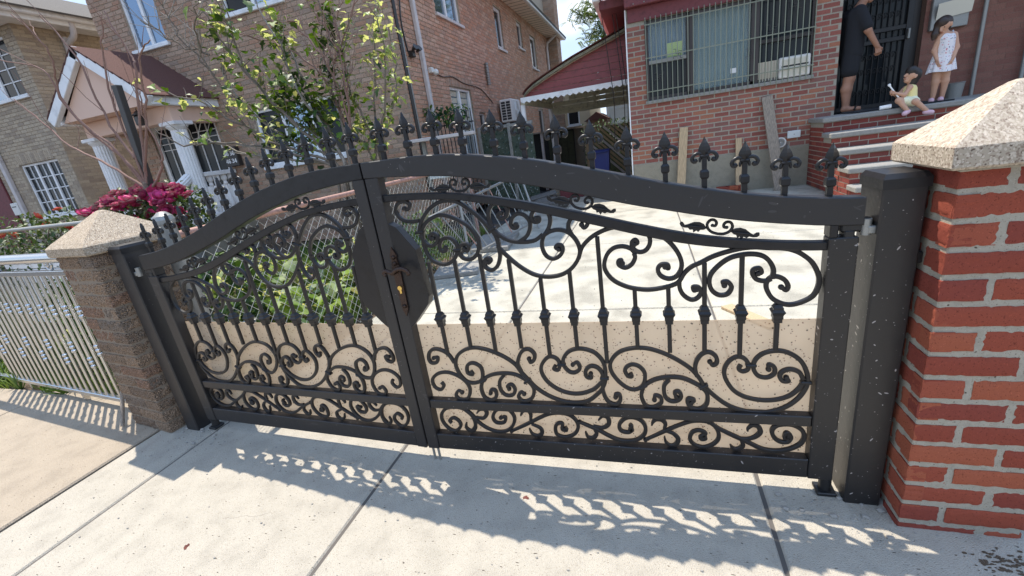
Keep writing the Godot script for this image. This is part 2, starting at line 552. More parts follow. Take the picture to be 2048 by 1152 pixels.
	M.hair = mat(lin(0.016, 0.011, 0.009), 0.5)
	M.hair_brown = mat(lin(0.035, 0.02, 0.014), 0.5)
	M.black_cloth = textured(mat(lin(0.012, 0.013, 0.017), 0.95), null, coarse, 3.0, true, 0.5)
	M.eye = mat(lin(0.02, 0.015, 0.012), 0.3)
	M.lips = mat(lin(0.35, 0.12, 0.10), 0.6)
	var print_dots := specks(512, Color(0.96, 0.95, 0.95), [[Color(0.85, 0.30, 0.38), 26, 7.0, 13.0, 1.6], [Color(0.35, 0.45, 0.55), 26, 6.0, 10.0, 2.2], [Color(0.45, 0.55, 0.35), 22, 4.0, 8.0, 2.2]], 77)
	M.dress = textured(mat(lin(0.78, 0.76, 0.78), 0.9), print_dots, null, 3.5)
	M.yellow_cloth = mat(lin(0.78, 0.66, 0.30), 0.9)
	M.cream_cloth = mat(lin(0.74, 0.73, 0.52), 0.9)
	M.pink_shoe = mat(lin(0.62, 0.40, 0.46), 0.5)
	M.sole = mat(lin(0.75, 0.70, 0.68), 0.6)


# ------------------------------------------------------------------ bricks
# lists the bricks of one flat face: o = lower left corner seen from outside, n = outward, w and h = size, holes = Rect2 in face coordinates
func courses(out: Array, o: Vector3, n: Vector3, w: float, h: float, course: float, blen: float, joint: float, holes: Array, ntones: int, proud := 0.008, jag := 0.002) -> void:
	var u := Vector3.UP.cross(n).normalized()
	var rows := int(floor(h / course))
	for r in rows:
		var y0 := r * course + joint / 2.0
		var y1 := (r + 1) * course - joint / 2.0
		var x := -(blen + joint) * (0.5 if r % 2 else 0.0)
		while x < w:
			var a := maxf(x, 0.0)
			var b := minf(x + blen, w)
			x += blen + joint
			# cut by the holes
			for q in holes:
				if y1 > q.position.y + 0.01 and y0 < q.end.y - 0.01:
					if a >= q.position.x - 0.004 and b <= q.end.x + 0.004: b = a
					elif a < q.position.x and b > q.position.x: b = q.position.x
					elif a < q.end.x and b > q.end.x: a = q.end.x
			if b - a < 0.03: continue
			var d := 0.03 + rng.randf_range(-jag, jag)
			var c := o + u * ((a + b) / 2.0) + Vector3.UP * ((y0 + y1) / 2.0) + n * (proud - d / 2.0)
			out.append({"xf": Transform3D(Basis(u * (b - a), Vector3.UP * (y1 - y0), n * d), c), "tone": rng.randi() % ntones, "at": c})


func lay(owner: Node3D, list: Array, key: String, called := "brick", most := 300) -> void:
	var inv := owner.transform.affine_inverse()
	var tones: Array = M[key]
	var inside := []
	var rest := []
	for b in list:
		if seen(b.at, 1.0): inside.append(b)
		else: rest.append(b)
	var eye := cam.position
	inside.sort_custom(func(p, q): return p.at.distance_squared_to(eye) < q.at.distance_squared_to(eye))
	for i in mini(most, inside.size()):
		part(called, unit_box, tones[inside[i].tone], owner, inv * inside[i].xf)
	rest.append_array(inside.slice(most))
	if rest.is_empty(): return
	var mm := MultiMesh.new()
	mm.transform_format = MultiMesh.TRANSFORM_3D
	mm.use_colors = true
	mm.mesh = unit_box
	mm.instance_count = rest.size()
	for i in rest.size():
		mm.set_instance_transform(i, inv * rest[i].xf)
		mm.set_instance_color(i, (tones[rest[i].tone] as StandardMaterial3D).albedo_color.srgb_to_linear())
	scatter("brickwork", mm, M[key + "_many"], owner)


func scatter(called: String, mm: MultiMesh, m: Material, parent: Node = null) -> MultiMeshInstance3D:
	var o := MultiMeshInstance3D.new()
	o.multimesh = mm
	o.material_override = m
	put(o, called, parent)
	o.set_meta("kind", "stuff")
	return o


# a wall slab behind the bricks, with real openings
func wall_slab(st: SurfaceTool, o: Vector3, n: Vector3, w: float, h: float, thick: float, holes: Array) -> void:
	var u := Vector3.UP.cross(n).normalized()
	var xs := [0.0, w]
	var ys := [0.0, h]
	for q in holes:
		for v in [q.position.x, q.end.x]:
			if v > 0.0 and v < w: xs.append(v)
		for v in [q.position.y, q.end.y]:
			if v > 0.0 and v < h: ys.append(v)
	xs.sort(); ys.sort()
	var bs := Basis(u, Vector3.UP, n)
	for i in xs.size() - 1:
		for j in ys.size() - 1:
			if xs[i + 1] - xs[i] < 0.001 or ys[j + 1] - ys[j] < 0.001: continue
			var m := Vector2((xs[i] + xs[i + 1]) / 2.0, (ys[j] + ys[j + 1]) / 2.0)
			var cut := false
			for q in holes:
				if q.has_point(m): cut = true
			if cut: continue
			bx(st, o + u * m.x + Vector3.UP * m.y - n * thick / 2.0, Vector3(xs[i + 1] - xs[i], ys[j + 1] - ys[j], thick), 0.0, bs)


# a window in an opening: p = lower left corner of the opening on the wall face
func window(owner: Node3D, p: Vector3, n: Vector3, w: float, h: float, o := {}) -> Node3D:
	var u := Vector3.UP.cross(n).normalized()
	var fm: Material = o.get("frame", M.white)
	var depth: float = o.get("inset", 0.07)
	var cols: int = o.get("cols", 2)
	var fw: float = o.get("fw", 0.05)
	var st := mb()
	for x in [fw / 2.0, w - fw / 2.0]: bx(st, Vector3(x, h / 2.0, 0), Vector3(fw, h, 0.06), 0.004)
	for y in [fw / 2.0, h - fw / 2.0]: bx(st, Vector3(w / 2.0, y, 0), Vector3(w - 2.0 * fw, fw, 0.055), 0.004)
	for c in range(1, cols): bx(st, Vector3(w * c / cols, h / 2.0, 0), Vector3(fw * 1.3, h - 2.0 * fw, 0.058), 0.004)
	var xf := owner.transform.affine_inverse() * Transform3D(Basis(u, Vector3.UP, n), p - n * depth)
	var f := part("window", st, fm, owner, xf)
	for c in cols:
		var x0 := w * c / cols + (fw if c == 0 else fw * 0.65)
		var x1 := w * (c + 1) / cols - (fw if c == cols - 1 else fw * 0.65)
		var gl: Material = o.glass[c % o.glass.size()] if o.has("glass") else M.glass_dark
		part("pane", boxm(Vector3(x1 - x0, h - 2.0 * fw, 0.008)), gl, f, Transform3D(Basis(), Vector3((x0 + x1) / 2.0, h / 2.0, -0.008)))
		var mx: int = o.get("mx", 0)
		var my: int = o.get("my", 0)
		if mx + my > 0:
			var g := mb()
			for k in range(1, mx): bx(g, Vector3(x0 + (x1 - x0) * k / mx, h / 2.0, 0.004), Vector3(0.02, h - 2.0 * fw, 0.02))
			for k in range(1, my): bx(g, Vector3((x0 + x1) / 2.0, fw + (h - 2.0 * fw) * k / my, 0.005), Vector3(x1 - x0, 0.02, 0.018))
			part("glazing_bar", g, fm, f)
	if o.get("sill", true):
		part("sill", boxm(Vector3(w + 0.12, 0.06, 0.16), 0.008), o.get("sill_mat", fm), f, Transform3D(Basis(), Vector3(w / 2.0, -0.032, depth - 0.02)))
	return f


func make_sky() -> void:
	cam = Camera3D.new()
	cam.position = Vector3(0, 1.3, 0)
	cam.basis = Basis.from_euler(Vector3(-0.319266, 0.326682, -0.146701), EULER_ORDER_YXZ)
	cam.fov = 66.68
	cam.near = 0.05
	cam.far = 900.0
	put(cam, "camera")
	var env := Environment.new()
	var sm := PanoramaSkyMaterial.new()
	# blue sky with thin white clouds, brighter round the sun
	var W := 512; var H := 256
	var im := Image.create(W, H, false, Image.FORMAT_RGBF)
	var nz := noise(1.4, 5, 61)
	var sun := SUN.normalized() * -1.0
	for y in H:
		var el := PI * (0.5 - (y + 0.5) / H)
		for x in W:
			var az := TAU * ((x + 0.5) / W - 0.5)
			var d := Vector3(sin(az) * cos(el), sin(el), -cos(az) * cos(el))
			var c: Color
			if d.y > -0.01:
				var t := pow(1.0 - maxf(d.y, 0.0), 3.0)
				c = Color(0.20, 0.40, 0.80).lerp(Color(0.72, 0.86, 1.0), 0.12 + 0.88 * t)
				var q := d / (maxf(d.y, 0.0) + 0.22)
				var cl := smoothstep(-0.05, 0.42, nz.get_noise_3d(q.x, q.y * 0.6, q.z))
				c = c.lerp(Color(1.15, 1.17, 1.2), cl * 0.85)
				c = c * (1.0 + 0.8 * pow(maxf(d.dot(sun), 0.0), 8.0))
			else:
				c = Color(0.24, 0.23, 0.21)
			im.set_pixel(x, y, c)
	sm.panorama = ImageTexture.create_from_image(im)
	sm.energy_multiplier = 0.92
	var sky := Sky.new()
	sky.sky_material = sm
	env.background_mode = Environment.BG_SKY
	env.sky = sky
	env.tonemap_mode = Environment.TONE_MAPPER_LINEAR
	env.tonemap_exposure = 1.5
	env.sdfgi_enabled = true
	env.ssao_enabled = true
	env.ssil_enabled = true
	var we := WorldEnvironment.new()
	we.environment = env
	put(we, "sky")
	var l := DirectionalLight3D.new()
	l.light_energy = 1.5
	l.light_color = Color(1.0, 0.965, 0.91)
	l.light_angular_distance = 0.5
	l.shadow_enabled = true
	put(l, "sun")
	l.look_at_from_position(Vector3.ZERO, SUN, Vector3.FORWARD)


const SUN := Vector3(0.40, -1.05, 0.27)


func slab(owner: Node3D, called: String, x0: float, x1: float, z0: float, z1: float, y: float, m: Material) -> void:
	part(called, spanm(Vector3(x0 + 0.005, y - 0.1, z0 + 0.005), Vector3(x1 - 0.005, y, z1 - 0.005), 0.008), m, owner)


func make_ground() -> void:
	structure("ground", spanm(Vector3(-300, -0.5, -300), Vector3(300, -0.112, 300)), M.asphalt)
	# new concrete in front of the gate, cut by joints
	var ap := Node3D.new(); put(ap, "driveway_apron"); tag(ap, "", "", "", "structure")
	part("joint_filler", spanm(Vector3(-2.775, -0.11, -1.72), Vector3(4.0, -0.006, 3.0)), M.joint, ap)
	for c in [[-2.775, -2.375], [-2.375, -1.155], [-1.155, 0.345], [0.345, 1.9], [1.9, 4.0]]:
		slab(ap, "slab", c[0], c[1], -1.72, 3.0, 0.0, M.apron)
	# hairline cracks and trowel marks
	for c in [[-0.62, -0.72, 0.22, 0.4], [-1.72, -0.98, 0.20, -0.5], [-0.15, -0.90, 0.16, 1.0], [0.55, -0.95, 0.24, 0.15], [-1.55, -0.62, 0.26, 0.9], [-0.95, -1.28, 0.15, 2.2]]:
		var pts := []
		var a: float = c[3]
		var q := Vector3(c[0], -0.0006, c[1])
		for i in 16:
			pts.append(q)
			a += rng.randf_range(-0.55, 0.55)
			q += Vector3(cos(a), 0, sin(a)) * c[2] / 15.0
		var cs := mb()
		tube(cs, pts, 0.0011, 4)
		part("hairline_crack", cs, M.joint, ap)
	var ow := Node3D.new(); put(ow, "sidewalk"); tag(ow, "", "", "", "structure")
	part("joint_filler", spanm(Vector3(-9, -0.11, -1.78), Vector3(-2.79, -0.012, 3.0)), M.joint, ow)
	var xs := [-9.0, -7.4, -5.9, -4.35, -2.785]
	for i in 4:
		for zz in [[-1.78, -0.1], [-0.1, 3.0]]: slab(ow, "slab", xs[i], xs[i + 1], zz[0], zz[1], 0.004, M.old_walk)
	# driveway between the houses
	var dr := Node3D.new(); put(dr, "driveway"); tag(dr, "", "", "", "structure")
	part("joint_filler", spanm(Vector3(-2.38, -0.11, -15.0), Vector3(5.5, -0.008, -1.72)), M.joint, dr)
	var dx := [-2.38, -1.05, 0.395, 2.42, 5.5]
	var dz := [-15.0, -11.4, -9.3, -7.26, -5.2, -3.15, -1.72]
	for i in 4:
		for j in 6: slab(dr, "slab", dx[i], dx[i + 1], dz[j], dz[j + 1], -0.002, M.drive)
	structure("soil", spanm(Vector3(-22, -0.2, -7.2), Vector3(-2.385, -0.02, -1.66)), M.soil)
	structure("yard_ground", spanm(Vector3(-22, -0.2, -40), Vector3(8, -0.11, -15.0)), M.old_walk)
	# broken concrete round the foot of the posts
	for q in [[Vector3(-2.42, 0, -1.44), 0.17, 80], [Vector3(0.60, 0, -1.36), 0.18, 90]]:
		var mm := MultiMesh.new()
		mm.transform_format = MultiMesh.TRANSFORM_3D
		mm.mesh = boxm(Vector3.ONE, 0.2).commit()
		mm.instance_count = q[2]
		for i in q[2]:
			var a := rng.randf() * TAU
			var r: float = q[1] * sqrt(rng.randf())
			var s := rng.randf_range(0.002, 0.006) if i % 8 else rng.randf_range(0.008, 0.016)
			mm.set_instance_transform(i, Transform3D(Basis.from_euler(Vector3(rng.randf() * 3, rng.randf() * 3, rng.randf() * 3)).scaled(Vector3(s * 1.4, s * 0.7, s)), Vector3(q[0].x + cos(a) * r * 1.2, s * 0.25, q[0].z + sin(a) * r * 0.7)))
		var o := scatter("concrete_rubble", mm, M.rubble)
		tag(o, "small broken concrete crumbs at the foot of the %s gate post" % ["left", "right"][0 if q[0].x < 0 else 1], "rubble")
	# a few dead leaves and stones on the pavement
	var lf := leaf_mesh(0.03, 0)
	var spots := [[Vector3(-0.50, 0.004, -1.265), 0.4, "dark red dead leaf lying in the shadow of the gate"], [Vector3(-1.76, 0.004, -0.83), 2.2, "brown dead leaf on the sunny concrete left of the middle joint"]]
	for s in spots:
		var o := part("dead_leaf", lf, M.dead_leaf, null, Transform3D(Basis.from_euler(Vector3(0.2, s[1], 0.25)), s[0]))
		tag(o, s[2], "leaf")
	var dm := MultiMesh.new()
	dm.transform_format = MultiMesh.TRANSFORM_3D
	dm.mesh = boxm(Vector3.ONE, 0.25).commit()
	dm.instance_count = 130
	for i in 130:
		var s := rng.randf_range(0.002, 0.007)
		dm.set_instance_transform(i, Transform3D(Basis.from_euler(Vector3(rng.randf(), rng.randf() * 6, rng.randf())).scaled(Vector3(s * 1.6, s * 0.6, s)), Vector3(0.92 + rng.randfn() * 0.05, s * 0.2, -1.215 + rng.randfn() * 0.022)))
	tag(scatter("dirt_patch", dm, M.soil), "small patch of dark dirt on the pavement below the red brick pillar", "dirt")
	var pm := MultiMesh.new()
	pm.transform_format = MultiMesh.TRANSFORM_3D
	pm.mesh = boxm(Vector3.ONE, 0.25).commit()
	pm.instance_count = 260
	for i in 260:
		var s := rng.randf_range(0.002, 0.006)
		pm.set_instance_transform(i, Transform3D(Basis.from_euler(Vector3(0, rng.randf() * 6, 0)).scaled(Vector3(s * 1.5, s, s)), Vector3(rng.randf_range(-2.7, 1.4), s * 0.3, rng.randf_range(-1.5, -0.6) if i < 150 else rng.randf_range(-6.0, -1.7))))
	tag(scatter("grit", pm, M.rubble), "scattered grit and tiny stones on the concrete", "grit")


# ------------------------------------------------------------------ the gate
func finial(called: String, owner: Node3D, at: Vector3, m: Material) -> void:
	var st := mb()
	square_loft(st, [[0.0075, 0, 0.0075], [0.0075, 0.03, 0.0075]], Vector3.ZERO, false)
	square_loft(st, [[0.009, 0.028, 0.009], [0.0122, 0.033, 0.0122], [0.0122, 0.049, 0.0122], [0.009, 0.054, 0.009], [0.0066, 0.056, 0.0066], [0.0066, 0.10, 0.0066]])
	var f := part(called, st, m, owner, Transform3D(Basis(), at))
	# spear head: a ridged leaf shape
	var hd := mb()
	var prof := [[0.0, 0.152], [0.0035, 0.144], [0.0085, 0.134], [0.0145, 0.123], [0.0175, 0.113], [0.0165, 0.106], [0.009, 0.098], [0.0075, 0.094]]
	for i in prof.size() - 1:
		var a: Array = prof[i]; var b: Array = prof[i + 1]
		for sx in [-1.0, 1.0]:
			for sz in [-1.0, 1.0]:
				var za := 0.0095 * (1.0 if i > 1 else 0.6)
				var zb := 0.0095
				if i == 0: za = 0.0
				quad(hd, Vector3(a[0] * sx, a[1], 0), Vector3(0, a[1], za * sz), Vector3(0, b[1], zb * sz), Vector3(b[0] * sx, b[1], 0), Vector3(sx, 0.2, sz * 1.6))
	part("spear_head", hd, m, f)
	var cu := mb()
	for sx in [-1.0, 1.0]:
		var path := []
		for q in [[0.004, 0.098], [0.012, 0.103], [0.021, 0.104], [0.030, 0.099], [0.035, 0.090], [0.032, 0.081], [0.025, 0.080], [0.023, 0.086]]:
			path.append(Vector3(q[0] * sx, q[1], 0))
		tube(cu, smooth3(path, 2), [0.004, 0.005, 0.0055, 0.006, 0.006, 0.006, 0.006, 0.006, 0.006, 0.0055, 0.005, 0.005, 0.0055, 0.006, 0.0055], 7)
		ball(cu, Vector3(0.0255 * sx, 0.084, 0), 0.0068, 4, 7)
		tube(cu, [Vector3(0.005 * sx, 0.098, 0), Vector3(0.012 * sx, 0.087, 0), Vector3(0.013 * sx, 0.078, 0)], [0.005, 0.005, 0.003], 6)
	bx(cu, Vector3(0, 0.095, 0), Vector3(0.026, 0.008, 0.018), 0.002)
	part("side_curls", cu, m, f)


func leaf_ornament(st: SurfaceTool, o: Vector2, d: Vector2, flip: float, s: float) -> void:
	# a small cast acanthus leaf: from o towards d, in the plane of the gate
	var pts := [[0.0, 0.0], [0.12, 0.14], [0.30, 0.20], [0.52, 0.17], [0.72, 0.05], [0.84, 0.0], [0.93, 0.10], [1.02, 0.12], [1.05, 0.02], [0.98, -0.07], [0.84, -0.10], [0.70, -0.09], [0.62, -0.16], [0.50, -0.13], [0.46, -0.25], [0.36, -0.15], [0.28, -0.20], [0.22, -0.10], [0.10, -0.08]]
	var n := Vector2(-d.y, d.x) * flip
	var poly := PackedVector2Array()
	for p in pts: poly.append(o + d * (p[0] * s) + n * (p[1] * s))
	prism(st, poly, -0.004, 0.004)
	var up := poly
	var mid := Vector2.ZERO
	for p in [3, 13]: mid += up[p] / 2.0
	tube(st, [Vector3(o.x, o.y, 0.004), Vector3(mid.x, mid.y, 0.009), Vector3((o + d * s * 0.8).x, (o + d * s * 0.8).y, 0.004)], [0.002, 0.004, 0.002], 6)


func top_bar_edge(u: float) -> Vector2:
	# (top, bottom) of the big curved top bar
	var t := [[0.0, 1.304, 1.246], [0.10, 1.303, 1.240], [0.22, 1.301, 1.230], [0.36, 1.290, 1.214], [0.50, 1.267, 1.184], [0.64, 1.238, 1.152], [0.80, 1.195, 1.106], [0.94, 1.153, 1.062], [1.06, 1.116, 1.030], [1.16, 1.089, 1.004], [1.27, 1.062, 0.979], [1.38, 1.041, 0.960], [1.50, 1.026, 0.944], [1.59, 1.018, 0.938]]
	return along(t, u)


func arch_edge(u: float) -> Vector2:
	var t := [[0.05, 1.178, 1.151], [0.2, 1.171, 1.146], [0.34, 1.157, 1.132], [0.48, 1.130, 1.102], [0.62, 1.096, 1.066], [0.74, 1.061, 1.029], [0.855, 1.026, 0.992], [0.97, 0.990, 0.955], [1.085, 0.957, 0.922], [1.2, 0.930, 0.898], [1.3, 0.914, 0.884], [1.4, 0.901, 0.873], [1.51, 0.893, 0.866]]
	return along(t, u)


func along(t: Array, u: float) -> Vector2:
	for i in t.size() - 1:
		if u <= t[i + 1][0]:
			var k: float = clampf((u - t[i][0]) / (t[i + 1][0] - t[i][0]), 0.0, 1.0)
			var a := Vector2(t[i][1], t[i][2]); var b := Vector2(t[i + 1][1], t[i + 1][2])
			var p := Vector2(t[maxi(i - 1, 0)][1], t[maxi(i - 1, 0)][2]); var q := Vector2(t[mini(i + 2, t.size() - 1)][1], t[mini(i + 2, t.size() - 1)][2])
			return a.cubic_interpolate(b, p, q, k)
	return Vector2(t[-1][1], t[-1][2])


func curved_bar(st: SurfaceTool, edge: Callable, u0: float, u1: float, sx: float, d: float, steps := 40) -> void:
	for i in steps:
		var a := u0 + (u1 - u0) * i / steps
		var b := u0 + (u1 - u0) * (i + 1) / steps
		var ea: Vector2 = edge.call(a)
		var eb: Vector2 = edge.call(b)
		var h := d / 2.0
		var bv := 0.003
		for sg in [1.0, -1.0]:
			quad(st, Vector3(a * sx, ea.x - bv, h * sg), Vector3(b * sx, eb.x - bv, h * sg), Vector3(b * sx, eb.y + bv, h * sg), Vector3(a * sx, ea.y + bv, h * sg), Vector3(0, 0, sg))
			quad(st, Vector3(a * sx, ea.x - bv, h * sg), Vector3(b * sx, eb.x - bv, h * sg), Vector3(b * sx, eb.x, (h - bv) * sg), Vector3(a * sx, ea.x, (h - bv) * sg), Vector3(0, 1, sg))
			quad(st, Vector3(a * sx, ea.y + bv, h * sg), Vector3(b * sx, eb.y + bv, h * sg), Vector3(b * sx, eb.y, (h - bv) * sg), Vector3(a * sx, ea.y, (h - bv) * sg), Vector3(0, -1, sg))
		quad(st, Vector3(a * sx, ea.x, h - bv), Vector3(b * sx, eb.x, h - bv), Vector3(b * sx, eb.x, -h + bv), Vector3(a * sx, ea.x, -h + bv), Vector3.UP)
		quad(st, Vector3(a * sx, ea.y, h - bv), Vector3(b * sx, eb.y, h - bv), Vector3(b * sx, eb.y, -h + bv), Vector3(a * sx, ea.y, -h + bv), Vector3.DOWN)
	for u in [u0, u1]:
		var e: Vector2 = edge.call(u)
		quad(st, Vector3(u * sx, e.x, d / 2), Vector3(u * sx, e.x, -d / 2), Vector3(u * sx, e.y, -d / 2), Vector3(u * sx, e.y, d / 2), Vector3((1.0 if u == u1 else -1.0) * sx, 0, 0))


